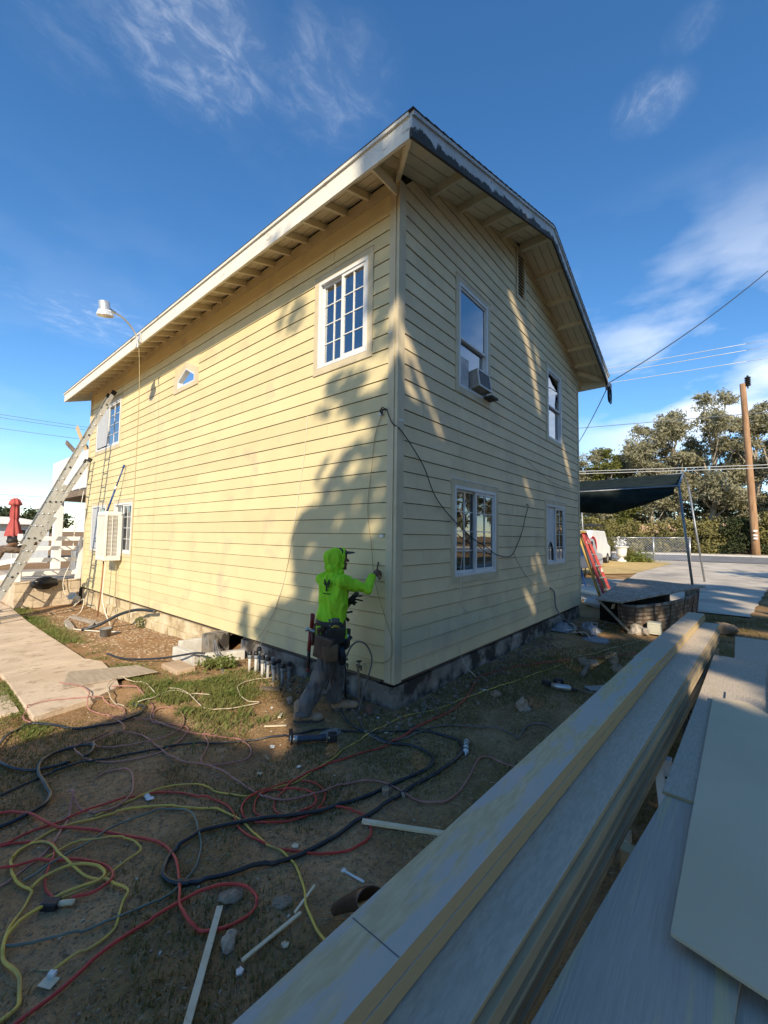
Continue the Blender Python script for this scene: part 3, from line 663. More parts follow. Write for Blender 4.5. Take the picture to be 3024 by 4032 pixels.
def limb(mb, p0, p1, r0, r1, n=6, wob=.25, segs=5):
    p0, p1 = Vector(p0), Vector(p1); pts = []; L = (p1 - p0).length
    for i in range(segs + 1):
        t = i / segs; pts.append(p0.lerp(p1, t) + Vector((rnd.uniform(-1, 1), rnd.uniform(-1, 1), rnd.uniform(-.4, .4))) * wob * L * .12 * (0 < i < segs))
    mb.tube(pts, [r0 + (r1 - r0) * i / segs for i in range(segs + 1)], n); return pts
def seg_d(px, pz, x0, z0, x1, z1):
    t = np.clip(((px - x0) * (x1 - x0) + (pz - z0) * (z1 - z0)) / ((x1 - x0) ** 2 + (z1 - z0) ** 2), 0, 1)
    return np.hypot(px - x0 - t * (x1 - x0), pz - z0 - t * (z1 - z0))
def crown_density(X, Z):
    """outline of the crowns seen along the sun's direction (X, Z: where a ray meets the long wall's plane)"""
    d = np.ones_like(X)
    bx = np.interp(Z, [-3.2, -1.2, -.95, -.6, .2, .45, .85, 1.05, 1.3, 1.6, 1.9, 2.2, 2.27, 2.5, 2.8, 3.0, 3.26, 3.6, 4.2, 5.0, 6.5, 8.0, 9.5, 11, 12.6],
                   [-2.3, -2.2, -1.2, -1.35, -2.45, -2.75, -2.2, -1.65, -1.75, -1.82, -1.75, -1.5, -1.2, -1.08, -.9, -.7, -.42, -.15, .08, -.05, .5, 1.2, 2.2, 5, 9])
    edge = .20 * (vn(X * 2.6, Z * 2.6, 21) - .5)
    d = np.where(X < bx + edge, 0, d)
    top = np.interp(X, [-3, 0, 1, 3, 6, 10, 14, 18], [3.6, 5.6, 8.2, 10.6, 11.6, 12.0, 12.6, 12.8]); d = np.where(Z > top + .8 * (vn(X * 1.1, Z * 1.1, 8) - .5), 0, d)
    gaps = [(.04, 4.22, .21, 3.72, .05), (.14, 4.31, .40, 4.10, .055), (.36, 4.09, .74, 3.88, .06), (2.66, 8.38, 3.2, 8.42, .10), (3.2, 8.40, 3.42, 8.18, .13), (3.42, 8.18, 3.68, 7.75, .09),
            (3.6, 8.72, 3.74, 8.64, .05), (4.96, 8.34, 5.4, 8.03, .07), (3.12, 5.62, 3.3, 5.56, .04), (3.6, 4.7, 3.93, 4.55, .045), (3.1, 3.66, 3.38, 3.6, .05),
            (6.3, 4.35, 7.1, 5.1, .22), (5.3, 4.0, 5.9, 4.2, .10), (3.05, 1.05, 3.6, 1.45, .13), (3.9, 2.15, 4.7, 2.75, .13), (3.5, 1.8, 4.1, 2.1, .06),
            (-.36, 1.95, -.30, 2.0, .05), (-.75, 2.62, -.62, 2.72, .05), (-.44, 2.66, -.34, 2.7, .04), (-.50, 3.02, -.44, 3.12, .04), (-.95, 2.0, -.88, 2.08, .035), (-1.36, 1.05, -1.28, 1.12, .035), (-.92, 1.55, -.86, 1.66, .03), (-1.05, 2.3, -.98, 2.38, .03), (-.62, 2.2, -.58, 2.3, .02), (-1.5, 1.6, -1.44, 1.7, .03), (-.28, 2.3, -.24, 2.4, .02)]
    for x0, z0, x1, z1, w in gaps: d = np.where(seg_d(X, Z, x0, z0, x1, z1) < w + .045, 0, d)
    n_ = vn(X * 1.4, Z * 1.4, 31); far = X + .5 * Z > 11
    d = np.where(far & (n_ > .66), 0, d)
    return d
def shade_leaves():
    N = 260000
    X = nrng.uniform(-3.2, 18, N); Z = nrng.uniform(-3.4, 12.8, N); k = crown_density(X, Z) > .5; X, Z = X[k], Z[k]
    # twigs reaching past the crown, dappling the wall round the high window
    ex = []
    for cx, cz, rx, rz, n_ in ((-2.05, 5.05, .38, .30, 46), (-.85, 3.78, .40, .16, 70), (-.62, 3.42, .35, .14, 60), (-.25, 4.75, .30, .45, 120), (-.15, 5.5, .45, .5, 200), (-1.25, 3.45, .16, .10, 12), (-2.95, .5, .14, .28, 40), (-1.25, 2.6, .2, .3, 12), (-.2, 4.1, .2, .2, 25)):
        a_ = nrng.uniform(0, 2 * np.pi, n_); r_q = np.sqrt(nrng.uniform(0, 1, n_)); ex.append(np.stack([cx + rx * r_q * np.cos(a_), cz + rz * r_q * np.sin(a_)], 1))
    ex = np.concatenate(ex); X = np.concatenate([X, ex[:, 0]]); Z = np.concatenate([Z, ex[:, 1]])
    S = 8.6 + 3.2 * vn(X * .55, Z * .55, 41) + nrng.uniform(-.5, .5, len(X))
    return X, Z, np.stack([X + .83 * S, -S, Z + .74 * S], 1)
X_, Z_, C_ = shade_leaves()
names = [('broad crowned tree standing just behind the viewer beside the yard', -9, 3.4), ('middle one of the tall trees shading the yard', 3.4, 9.2), ('tall shade tree nearest the driveway, out beyond the yard', 9.2, 99)]
for lab, a0, a1 in names:
    k = (X_ + .35 * (vn(X_, Z_, 51) - .5) >= a0) & (X_ < a1); C = C_[k]
    if not len(C): continue
    cx, cy = float(np.median(C[:, 0])) + .8, float(np.median(C[:, 1])) - .6; zt = float(np.percentile(C[:, 2], 70))
    t_ = thing('shade_tree', lab, 'tree', (cx, cy, ghs(cx, cy)), 'tall trees south-east of the yard')
    mb = MB(); limb(mb, (cx, cy, ghs(cx, cy) - .1), (cx - .3, cy + .2, zt), .34, .10, 10, .3, 8)
    for _ in range(16):
        q = C[int(nrng.integers(len(C)))]; z0 = rnd.uniform(.35, .8) * zt; limb(mb, (cx - .3 * z0 / zt, cy, min(z0, q[2])), tuple(q), .09, .02, 5)
    mb.build('trunk', bark, t_, smooth=True)
    Vv, Ff = leaf_quads(C, .22, .11, nrng); npmesh("crown", Vv, Ff, lf_dark, t_)
# ---- tall shed behind the viewer; its straight eave shades the front of the yard
shed = thing('garden_shed', 'tall painted shed standing behind the viewer at the yard edge', 'shed', (4.2, -9.6, 0))
shm = M('shed_wall', (0.42, 0.40, 0.36), (0.48, 0.46, 0.41), rough=.8, scale=3)
MB().box(2.55, 6.4, -12.2, -7.35, -.1, 3.9).build('wall', shm, shed)
mb = MB(); mb.hexa([(2.28, -12.4, 3.92), (6.6, -12.4, 4.2), (6.6, -7.12, 4.2), (2.46, -7.12, 3.92), (2.28, -12.4, 4.0), (6.6, -12.4, 4.3), (6.6, -7.12, 4.3), (2.46, -7.12, 4.0)]); mb.build('roof', shin, shed)
dr = MB().box(3.4, 4.3, -7.35, -7.31, 0, 2.05).build('door', trimm, shed); MB().tube([(3.5, -7.30, 1.0), (3.5, -7.26, 1.0), (3.56, -7.26, 1.0)], .012).build('handle', vinyl, dr)
mb = MB(); frame_ring(mb, 'S', 5.0, 5.9, 1.1, 2.0, .05, 7.35, 7.39); wbox(mb, 'S', 5.05, 5.85, 7.351, 7.36, 1.15, 1.95); mb.build('window', vinyl, shed)

# ---- eucalyptus row across the road
def tree(name, label, base, H, blobs, nleaf, lm, bm, trunk_r=.35, leaf=(.34, .11), group='trees across the road', forks=5, spread=.5):
    bx_, by_ = base; bz = float(g0(bx_, by_)); t = thing(name, label, 'tree', (bx_, by_, bz), group)
    mb = MB(); top = Vector((bx_ + rnd.uniform(-.4, .4), by_, bz + H * .62)); pts = limb(mb, (bx_, by_, bz - .2), top, trunk_r, trunk_r * .35, 8, .35, 7)
    C = []
    tot = sum(r ** 2 for *_, r in blobs)
    for (ox, oy, oz, r) in blobs:
        ctr = Vector((bx_ + ox, by_ + oy, bz + oz)); fr = pts[min(len(pts) - 1, max(2, int(len(pts) * min(.99, (oz * .62 / (H * .62))))))]
        limb(mb, fr, ctr, trunk_r * .30, .03, 5, .3)
        n_ = int(nleaf * r ** 2 / tot); ncl = max(8, int(15 * r)); cl = nrng.normal(size=(ncl, 3)); cl /= np.linalg.norm(cl, axis=1)[:, None]; cl *= nrng.uniform(.35, 1.0, (ncl, 1)) * r * np.array([1, .8, .85])
        for k in range(min(ncl, 7)): limb(mb, ctr, ctr + Vector(cl[k]) * .9, .035, .008, 4)
        w = nrng.uniform(.4, 1.6, ncl); idx = nrng.choice(ncl, n_, p=w / w.sum()); cr = nrng.uniform(.16, .42, ncl) * (r ** .6)
        C.append(np.array(ctr) + cl[idx] + nrng.normal(size=(n_, 3)) * cr[idx][:, None] * np.array([.8, .8, .5]))
    mb.build('trunk', bm, t, smooth=True)
    C = np.concatenate(C); Vv, Ff = leaf_quads(C, leaf[0], leaf[1], nrng); npmesh('crown', Vv, Ff, lm, t); return t
def column(H, lo, w, n_=11):
    return [(rnd.uniform(-w, w) * (1.05 - .55 * (i / n_)), rnd.uniform(-w * .8, w * .8), lo + (H - lo - .8) * (i / (n_ - 1)) + rnd.uniform(-.4, .4), rnd.uniform(.8, 1.5) * (1.15 - .35 * i / n_)) for i in range(n_)]
E = [('tallest eucalyptus across the road, left of the utility pole', (1.6, 46.5), 15.3, 2.9, 15), ('tapering eucalyptus left of the tallest one across the road', (-.9, 46), 14.3, 1.6, 12),
     ('rounded eucalyptus left of the tapering one across the road', (-3.2, 46), 13.0, 2.0, 13), ('eucalyptus just behind the utility pole', (4.5, 47), 13.6, 1.5, 11),
     ('short grey-green eucalyptus in the gap beside the house corner', (-8.9, 45), 10.3, 1.6, 11), ('bright yellow-green tree right of the house corner across the road', (-6.9, 44.5), 11.0, 1.4, 10),
     ('eucalyptus with pale forked trunk right of the utility pole', (7.2, 46.5), 13.4, 2.2, 13), ('second row eucalyptus behind the canopy', (-5.2, 49), 11.6, 2.0, 12), ('shadowy eucalyptus at the back behind the pole', (2.6, 50), 11.6, 2.6, 13)]
for i, (lab, b_, H_, w_, n_) in enumerate(E):
    tree('eucalyptus_tree', lab, b_, H_, column(H_, 2.2, w_ * 1.3, n_ + 7), 19000, leafmat('yellow_green_leaf', (0.12, 0.13, 0.03), (0.18, 0.18, 0.05)) if i == 5 else lf_euc, bark)
for k in range(7):      # the row goes on to the right, where the gable windows mirror it
    x = 12 + k * 4.2; tree('eucalyptus_tree', 'eucalyptus further along the road, seen only in window reflections', (x, 46 + rnd.uniform(-1, 1)), rnd.uniform(11, 14), column(12.5, 3, 2.2, 11), 4200, lf_euc, bark, group='trees mirrored in the gable windows', leaf=(.5, .2))
for k, (x, y, H_) in enumerate(((15.5, -1.5, 10.5), (16.2, 4.2, 9.6), (15.6, 9.8, 10.2), (16.8, 15.5, 9.4))):  # out of frame, added to hide sky from the gable and darken it
    tree('sky_blocking_tree', ['added dense tree east of the house, nearest the viewer', 'second added dense tree east of the house', 'third added dense tree east of the house', 'added dense tree east of the driveway'][k], (x, y), H_, [(rnd.uniform(-2.2, 2.2), rnd.uniform(-2.6, 2.6), rnd.uniform(2.0, H_ - 1.2), rnd.uniform(1.3, 1.8)) for _ in range(20)], 9000, lf_dark, bark_d, .3, (.42, .22), 'added trees blocking sky east of the house')
# pale forked trunk visible at right
mb = MB()
for q in ([(5.9, 45, .8), (5.6, 45, 2.6), (4.95, 45, 3.4), (4.3, 45, 5.0), (3.7, 45, 5.9), (2.6, 45, 6.6)], [(6.1, 45, .8), (5.95, 45, 3.6), (6.05, 45, 6.2), (5.6, 45, 8.4), (5.3, 45, 10)]):
    mb.tube(catmull(q, 3), [.24 * (1 - .75 * i / (len(catmull(q, 3)) - 1)) for i in range(len(catmull(q, 3)))], 7)
mb.build('bare_tree_trunk', bark, smooth=True, label='pale bare forked trunk leaning behind the utility pole', cat='tree trunk')
# ---- hedge of separate shrubs along the far verge
def shrub(lab, x, y, rx, ry, h, n_, lm, leaf=(.16, .085), name='hedge_shrub', grp='shrubs of the roadside hedge', cat='shrub'):
    bz = float(g0(x, y)); t = thing(name, lab, cat, (x, y, bz), grp); mb = MB()
    for _ in range(5): limb(mb, (x + rnd.uniform(-.2, .2) * rx, y, bz - .05), (x + rnd.uniform(-.7, .7) * rx, y + rnd.uniform(-.6, .6) * ry, bz + h * rnd.uniform(.5, .9)), .05 * h / 2.5, .012, 5)
    mb.build('stem', bark_d, t)
    ncl = max(14, int(14 * rx)); a_ = nrng.uniform(0, 2 * np.pi, ncl); rr_ = np.sqrt(nrng.uniform(0, 1, ncl)); zz = nrng.uniform(.08, 1, ncl); taper = np.sqrt(np.clip(1.05 - zz ** 2.4, .05, 1))
    cl = np.stack([x + rx * rr_ * np.cos(a_) * taper, y + ry * rr_ * np.sin(a_) * taper, bz + h * zz * .94], 1)
    idx = nrng.integers(ncl, size=n_); C = cl[idx] + nrng.normal(size=(n_, 3)) * np.array([.26 * rx ** .5, .26 * ry ** .5, .15 * h ** .5]); C[:, 2] = np.maximum(C[:, 2], bz + .03)
    Vv, Ff = leaf_quads(C, leaf[0], leaf[1], nrng); npmesh('foliage', Vv, Ff, lm, t); return t
hx = -8.2; k = 0
hl = ['behind the roof rack of the van', 'left of the white urn', 'above the white urn', 'behind the chain-link fence', 'under the canopy edge', 'right of the fence corner', 'dark one before the utility pole', 'right of the utility pole', 'at the right frame edge', '', '', '', '', '']
while hx < 24 and k < 14:
    lab = 'roadside hedge shrub ' + hl[k] if hl[k] else 'roadside hedge shrub mirrored in the gable windows'
    shrub(lab, hx, 42.4 + rnd.uniform(-.3, .3), 1.5, 1.0, [3.2, 3.0, 2.7, 2.6, 2.9, 3.0, 2.9, 3.1, 3.0][min(k, 8)] + rnd.uniform(-.2, .2), 4600 if k < 9 else 2200, lf_dark if k in (6,) else lf_hedge, leaf=(.22, .12)); hx += 1.95; k += 1
# low wall beyond the hedge, seen in a gap
MB().box(-12, 14, 44.0, 44.25, .6, 3.35).build('boundary_wall', M('pink_wall', (0.55, 0.36, 0.24), (0.6, 0.42, 0.29), rough=.9), label='low terracotta wall showing through the hedge', cat='wall')
# ---- utility pole and lines
pole = thing('utility_pole', 'brown wooden utility pole beside the road', 'utility pole', (4.45, 41.3, .69))
pm2 = M('pole_wood', (0.30, 0.165, 0.085), (0.40, 0.24, 0.13), rough=.9, scale=7, stretch=(1, 1, .12), bump=.5, bscale=14, c3=(0.2, 0.11, 0.06), s3=4)
mb = MB(); mb.tube([(4.45 - .45 * i / 8, 41.3, .5 + 14.45 * i / 8) for i in range(9)], [.27 - .07 * i / 8 for i in range(9)], 14); mb.build('shaft', pm2, pole, smooth=True)
ins = M('insulator', (0.02, 0.02, 0.022), rough=.4)
mb = MB(); mb.lathe([(.05, 0), (.05, .2)] + sum([[(.20, .22 + i * .16), (.22, .28 + i * .16), (.10, .33 + i * .16)] for i in range(5)], []) + [(.05, 1.1)], (4.32, 41.3, 14.5), 10); mb.build('insulator', ins, pole)
for z in (2.6, 2.25, 2.0): MB().box(4.30, 4.55, 40.86, 40.875, z, z + .14).build('number_tag', vinyl, pole)
wire_w = M('wire_light', (0.6, 0.6, 0.58), rough=.4); wire_b = M('wire_black', (0.025, 0.025, 0.028), rough=.6); wire_g = M('wire_grey', (0.17, 0.18, 0.2), rough=.5)
def wire(lab, a0, a1, sag, r, mat, name='power_line', cat='cable', grp=None, n_=24):
    a0, a1 = Vector(a0), Vector(a1); pts = []
    for i in range(n_ + 1):
        t_ = i / n_; p = a0.lerp(a1, t_); p.z -= sag * 4 * t_ * (1 - t_); pts.append(p)
    return MB().tube(pts, r, 5).build(name, mat, label=lab, cat=cat, group=grp, smooth=True)
for i, (z0, z1, r, mt, s_) in enumerate(((19.8, 15.5, .017, wire_w, .6), (19.2, 15.3, .017, wire_w, .7), (18.1, 15.0, .017, wire_w, .6))):
    d_ = (-6.2, 18.467 + [0.57, 0, -1.0][i]); 
    wire(['highest', 'middle', 'lowest'][i] + ' of the three pale power lines running to the pole top', (-40, 41.3, d_[1] + 2.4), (4.3, 41.3, 17.75 + [.55, 0, -.95][i]), .2, r * 1.5, mt, grp='power lines at the pole top')
    wire(['highest', 'middle', 'lowest'][i] + ' of the power lines leaving the frame on the right', (4.3, 41.3, 17.75 + [.55, 0, -.95][i]), (40, 41.3, 16 + [.55, 0, -.95][i]), .2, r, mt, grp='power lines at the pole top')
wire('dark telephone line crossing the trees halfway up the pole', (-30, 41.2, 14.85), (25, 41.2, 11.05), .15, .030, wire_g)
for i, dz in enumerate((0, .14)): wire(['lower', 'upper'][i] + ' of the paired pale cables crossing above the canopy', (-14, 22, 6.25 + dz), (14, 22, 4.75 + dz), .05, .018, wire_w)
wire('thick black service cable rising from the roof corner to the right', (.54, 7.72, 5.74), (4.60, 12.4, 10.30), .22, .0125, wire_b, 'service_cable')
wire('thin cable dropping from the roof corner behind the house', (.56, 7.76, 5.65), (-2.6, 15.5, 5.45), .15, .012, wire_g, 'service_cable')
# coil and weatherhead at the far roof corner
wc = thing('cable_coil', 'coil of black service cable hanging on the far roof corner', 'cable', (.55, 7.74, 5.25))
mb = MB(); mb.lathe([(.03, 0), (.07, .02), (.075, .12), (.03, .18)], (.60, 7.74, 5.60), 12); mb.build('insulator_knob', M('grey_metal', (.35, .36, .37), rough=.45, metal=.6), wc)
for k in range(3):
    mb = MB(); n_ = 28; mb.tube([(.60 + .02 * k, 7.74 + (.10 + .012 * k) * math.sin(2 * math.pi * i / n_), 5.50 - .02 * k + (.20 + .012 * k) * math.cos(2 * math.pi * i / n_)) for i in range(n_ + 1)], .011, 6, False); mb.build('loop', wire_b, wc, smooth=True)
# ---- chain-link fence
galv = M('galvanised', (0.52, 0.53, 0.54), (0.44, 0.45, 0.46), rough=.4, metal=.75, scale=6)
fen = thing('chain_link_fence', 'galvanised chain-link fence along the road', 'fence', (-2.5, 29.4, .42))
FX = [(-12.0, 27.0), (-7.0, 28.0), (-4.0, 28.6), (-1.12, 29.35), (.82, 29.85)]
for x, y in FX: z = float(g0(x, y)); MB().tube([(x, y, z - .1), (x, y, z + 1.62)], .045, 8).build('post', galv, fen, smooth=True)
for (x0, y0), (x1, y1) in zip(FX, FX[1:]):
    z0, z1 = float(g0(x0, y0)), float(g0(x1, y1)); MB().tube([(x0, y0, z0 + 1.58), (x1, y1, z1 + 1.58)], .028, 6).build('top_rail', galv, fen, smooth=True)
    mb = MB(); L = math.hypot(x1 - x0, y1 - y0); pit = .16; n_ = int((L + 1.5) / pit)
    for k in range(-int(1.5 / pit), n_):
        for s_ in (1, -1):
            a0 = k * pit if s_ > 0 else k * pit + 1.5; pts = []
            q0, q1 = a0, a0 + s_ * 1.5; u0, u1 = max(0, min(L, q0)), max(0, min(L, q1))
            if abs(u1 - u0) < .05: continue
            h0, h1 = (u0 - q0) / (q1 - q0) * 1.5, (u1 - q0) / (q1 - q0) * 1.5
            pt = lambda u, h: (x0 + (x1 - x0) * u / L, y0 + (y1 - y0) * u / L, z0 + (z1 - z0) * u / L + .06 + h)
            mb.tube([pt(u0, h0), pt(u1, h1)], .006, 3, False)
    o = mb.build('wire_mesh', galv, fen); o['kind'] = 'stuff'
# ---- white urn with flowers, bushes
urn_m = M('white_urn', (0.80, 0.78, 0.74), (0.72, 0.70, 0.66), rough=.7, scale=5)
urn = thing('garden_urn', 'large white pedestal urn on the dry lawn', 'urn', (-2.66, 27.3, .38))
MB().lathe([(.28, 0), (.30, .05), (.28, .09), (.17, .14), (.12, .24), (.14, .31), (.24, .36), (.29, .42), (.30, .62), (.33, .86), (.36, .93), (.44, .96), (.44, 1.01), (.36, 1.01), (.33, .93)], (-2.66, 27.3, .38), 24).build('bowl', urn_m, urn, smooth=True)
C = np.array([-2.66, 27.3, 1.62]) + nrng.normal(size=(160, 3)) * np.array([.16, .12, .14]); Vv, Ff = leaf_quads(C, .12, .07, nrng); npmesh('white_flowers', Vv, Ff, urn_m, urn, kind='stuff')
shrub('low leafy bush with yellow flowers right of the urn', -1.62, 27.5, .75, .4, .62, 1500, lf_green, (.12, .07), 'flower_bush', 'bushes on the lawn', 'bush')
shrub('taller darker bush against the right side of the urn', -2.25, 27.7, .35, .3, .85, 800, lf_hedge, (.10, .06), 'flower_bush', 'bushes on the lawn', 'bush')
shrub('slender young tree left of the urn', -3.55, 28.0, .42, .35, 2.0, 800, leafmat('yellowish_leaf', (0.17, 0.16, 0.04), (0.25, 0.22, 0.07)), (.10, .06), 'young_tree', None, 'tree')
# ---- canopy with dark tarp on pipes
can = thing('shade_canopy', 'dark green tarp canopy sagging on a pipe frame by the driveway', 'canopy', (-.8, 13, 0))
pipe = M('pipe_metal', (0.24, 0.25, 0.26), (0.32, 0.33, 0.34), rough=.45, metal=.5, scale=7)
tarp = M('tarp_green', (0.010, 0.015, 0.013), (0.018, 0.026, 0.022), rough=.8, scale=4, spec=.12)
def P_(pts, r=.03, nm='pole'): return MB().tube(pts, r, 10).build(nm, pipe, can, smooth=True)
P_([(2.09, 10.09, 0), (1.80, 10.08, 3.33)]); P_([(2.0, 17.63, .17), (1.56, 17.6, 4.15)], .035); P_([(-3.4, 10.1, 0), (-3.6, 10.1, 3.3)]); P_([(-2.3, 17.0, .15), (-2.45, 16.9, 4.1)])
P_([(-3.7, 10.09, 3.30), (1.80, 10.08, 3.34)], .026, 'rail'); P_([(-3.7, 13, 3.92), (1.70, 13, 4.06)], .026, 'rail'); P_([(1.80, 10.08, 3.33), (1.70, 13, 4.06)], .026, 'rail'); P_([(1.70, 13, 4.06), (1.56, 17.6, 4.15)], .026, 'rail')
n_ = 36; P = []
for j in range(15):
    row = []
    for i in range(n_ + 1):
        t_ = i / n_; x = -3.65 + 5.45 * t_ - .10 * t_
        if j <= 6: u = j / 6; y = 13 - 2.9 * u; z = 4.05 - .72 * u - .16 * math.sin(math.pi * u) + .02 * math.sin(9 * t_ + 3 * u)
        else:
            u = (j - 6) / 8; dep = float(np.interp(t_, [0, .5, .56, .72, .87, 1.0], [.6, .62, .68, .77, .54, .27])); y = 10.08 - .30 * math.sin(u * 2.4) * (dep / .7) + .05 * math.sin(7 * t_ + 4 * u); z = 3.325 - dep * u - .05 * math.sin(3.1 * t_ + 2) * u
            y += .03 * math.sin(38 * t_ * (1 - .5 * u) + 5 * u) * u
        row.append((x, y, z))
    P.append(row)
MB().sheet(P).build('tarp', tarp, can, smooth=True)
# ---- white van with a ladder rack and red hoses at its tail
van = thing('white_van', 'white work van with black roof rack and red hoses on its rear doors', 'van', (-3.6, 22, .26))
vp = M('van_paint', (0.78, 0.78, 0.77), (0.7, 0.7, 0.69), rough=.3, scale=2, spec=.5); rub = M('rubber', (0.02, 0.02, 0.02), rough=.8); blackm = M('black_metal', (0.025, 0.025, 0.027), rough=.45)
x0, x1, ya, yb, zg = -5.0, -3.12, 21.6, 26.4, .26
prof = [(ya, .45), (ya - .03, 1.2), (ya + .10, 2.02), (ya + .35, 2.10), (yb - 1.5, 2.10), (yb - .75, 1.35), (yb - .05, 1.15), (yb, .45)]
MB().prism([(x0, y, zg + z) for y, z in prof], (x1 - x0, 0, 0)).build('body', vp, van, bevel=.07)
for s_ in (0, 1):
    for y in (ya + .9, yb - .9):
        wx = x0 - .01 if s_ == 0 else x1 - .21
        w = MB().lathe([(.18, 0), (.36, .01), (.37, .06), (.37, .18), (.36, .22), (.18, .22)], (wx, y, zg + .37), 22, Matrix.Rotation(math.pi / 2, 3, 'Y')).build('wheel', rub, van, smooth=True)
        MB().lathe([(.02, -.005), (.19, -.004), (.20, .22), (.02, .228)], (wx, y, zg + .37), 16, Matrix.Rotation(math.pi / 2, 3, 'Y')).build('rim', galv, w)
MB().box(x0 + .1, x1 - .1, ya - .14, ya - .035, zg + .40, zg + .58).build('bumper', rub, van, bevel=.02)
for s_ in (x0 + .12, x1 - .26): MB().box(s_, s_ + .14, ya - .045, ya - .02, zg + .75, zg + 1.05).build('tail_light', M('red_lens', (0.4, 0.02, 0.02), rough=.2), van)
for s_ in (x0 + .3, x1 - .85): MB().prism([(s_, ya - .032, zg + 1.25), (s_ + .55, ya - .032, zg + 1.25), (s_ + .55, ya + .058, zg + 1.8), (s_, ya + .058, zg + 1.8)], (0, -.012, .0)).build('rear_window', gl1, van)
MB().box(x0 + .2, x1 - .2, ya - .04, ya - .028, zg + .62, zg + .74).build('number_plate', vinyl, van)
for y in (ya + .6, ya + 2.0, ya + 3.2):
    MB().tube([(x0 + .1, y, zg + 2.08), (x0 + .1, y, zg + 2.42), (x1 - .1, y, zg + 2.42), (x1 - .1, y, zg + 2.08)], .03, 8).build('rack_bar', blackm, van)
for x in (x0 + .1, x1 - .1): MB().tube([(x, ya - .2, zg + 2.45), (x, ya + 3.4, zg + 2.45)], .03, 8).build('rack_rail', blackm, van)
red_m = M('red_hose', (0.52, 0.05, 0.04), (0.44, 0.04, 0.035), rough=.4, scale=8)
rh = thing('hose_bundle', 'red hoses hung in loops on the van rear', 'hose', (-3.3, 21.4, 1.2))
for k in range(4):
    pts = [(-3.05 + .17 * math.cos(a_) + .03 * k, 21.36 - .03 * k, zg + 1.18 + (.46 + .03 * k) * math.sin(a_)) for a_ in np.linspace(0, 2 * math.pi, 26)]; MB().tube(pts, .026, 7, False).build('loop', red_m, rh, smooth=True)
buck = thing('work_bucket', 'black bucket hanging at the van tail below the red hoses', 'bucket', (-2.95, 21.35, .72))
MB().lathe([(.15, 0), (.19, .36), (.20, .36), (.20, .38), (.18, .38), (.14, .02)], (-2.95, 21.35, .72), 18).build('pail', rub, buck, smooth=True); MB().tube([(-3.14, 21.35, 1.08), (-2.95, 21.35, 1.32), (-2.76, 21.35, 1.08)], .01, 6).build('bail', blackm, buck)
# parked pickup nearer, only its flank shows past the house corner
car = thing('parked_pickup', 'grey pickup mostly hidden behind the house corner', 'pickup', (-2.6, 15.4, .1))
cp_ = M('pickup_paint', (0.42, 0.44, 0.47), (0.38, 0.40, 0.43), rough=.3); zg = .1
MB().prism([(-3.7, y, zg + z) for y, z in [(13.4, .5), (13.4, 1.0), (15.2, 1.05), (15.6, 1.75), (17.0, 1.78), (17.6, 1.15), (18.6, 1.05), (18.7, .5)]], (1.78, 0, 0)).build('body', cp_, car, bevel=.06)
for y in (14.3, 17.7):
    w = MB().lathe([(.18, 0), (.36, .01), (.37, .06), (.37, .2), (.18, .22)], (-2.12, y, zg + .37), 22, Matrix.Rotation(math.pi / 2, 3, 'Y')).build('wheel', rub, car, smooth=True); MB().lathe([(.02, .2), (.2, .215), (.2, .22), (.02, .228)], (-2.12, y, zg + .37), 14, Matrix.Rotation(math.pi / 2, 3, 'Y')).build('rim', galv, w)
MB().box(-1.915, -1.905, 15.7, 16.7, zg + 1.2, zg + 1.65).build('side_window', gl1, car)
# ================================================================== THINGS ON AND BESIDE THE LONG WALL
alu = M('aluminium', (0.60, 0.60, 0.58), (0.50, 0.50, 0.47), rough=.38, metal=.55, scale=5, c3=(0.42, 0.38, 0.32), s3=6, lo3=.6, hi3=.7)
# ---- yard light on a curved arm
yl = thing('yard_light', 'galvanised yard light on a curved arm fixed to the eave', 'light', (-6.2, -.58, 5.55))
arm = catmull([(-6.19, -.62, 5.58), (-6.20, -.63, 5.74), (-6.19, -.70, 5.90), (-6.13, -.86, 6.02), (-6.07, -1.02, 6.06), (-6.02, -1.13, 6.06)], 5)
MB().tube(arm, .017, 10).build('arm', alu, yl, smooth=True)
MB().box(-6.23, -6.15, -.605, -.572, 5.70, 5.90).build('bracket', alu, yl, bevel=.004); MB().box(-6.22, -6.16, -.64, -.575, 5.72, 5.735).build('bracket', alu, yl)
Rl = Matrix.Rotation(rad(14), 3, Vector((.7, .7, 0)))
MB().tube([(-6.05, -1.09, 6.06), (-5.99, -1.18, 6.06)], .03, 10).build('clamp', alu, yl, smooth=True)
lc = Vector((-5.96, -1.27, 5.97))
MB().lathe([(.02, .19), (.083, .185), (.088, .17), (.090, .04), (.094, .035)], lc, 24, Rl).build('housing', alu, yl, smooth=True)
mb = MB(); mb.lathe([(.094, .036), (.118, .0), (.136, -.06), (.138, -.075), (.130, -.074), (.112, -.005), (.085, .03)], lc, 30, Rl); mb.build('shade', M('ribbed_shade', (0.72, 0.72, 0.70), rough=.35, metal=.4), yl, smooth=True)
for k in range(30):
    an = 2 * math.pi * k / 30; MB().tube([lc + Rl @ Vector((.100 * math.cos(an), .100 * math.sin(an), .03)), lc + Rl @ Vector((.139 * math.cos(an), .139 * math.sin(an), -.06))], .005, 4, False).build('rib', alu, yl)
MB().ell(lc + Rl @ Vector((0, 0, -.02)), (.035, .035, .05)).build('bulb', M('bulb_glass', (.7, .65, .5), rough=.2), yl, smooth=True)
cordm = M('tan_cord', (0.42, 0.33, 0.16), (0.36, 0.28, 0.14), rough=.6); cordw = M('white_cord', (0.72, 0.68, 0.56), rough=.5)
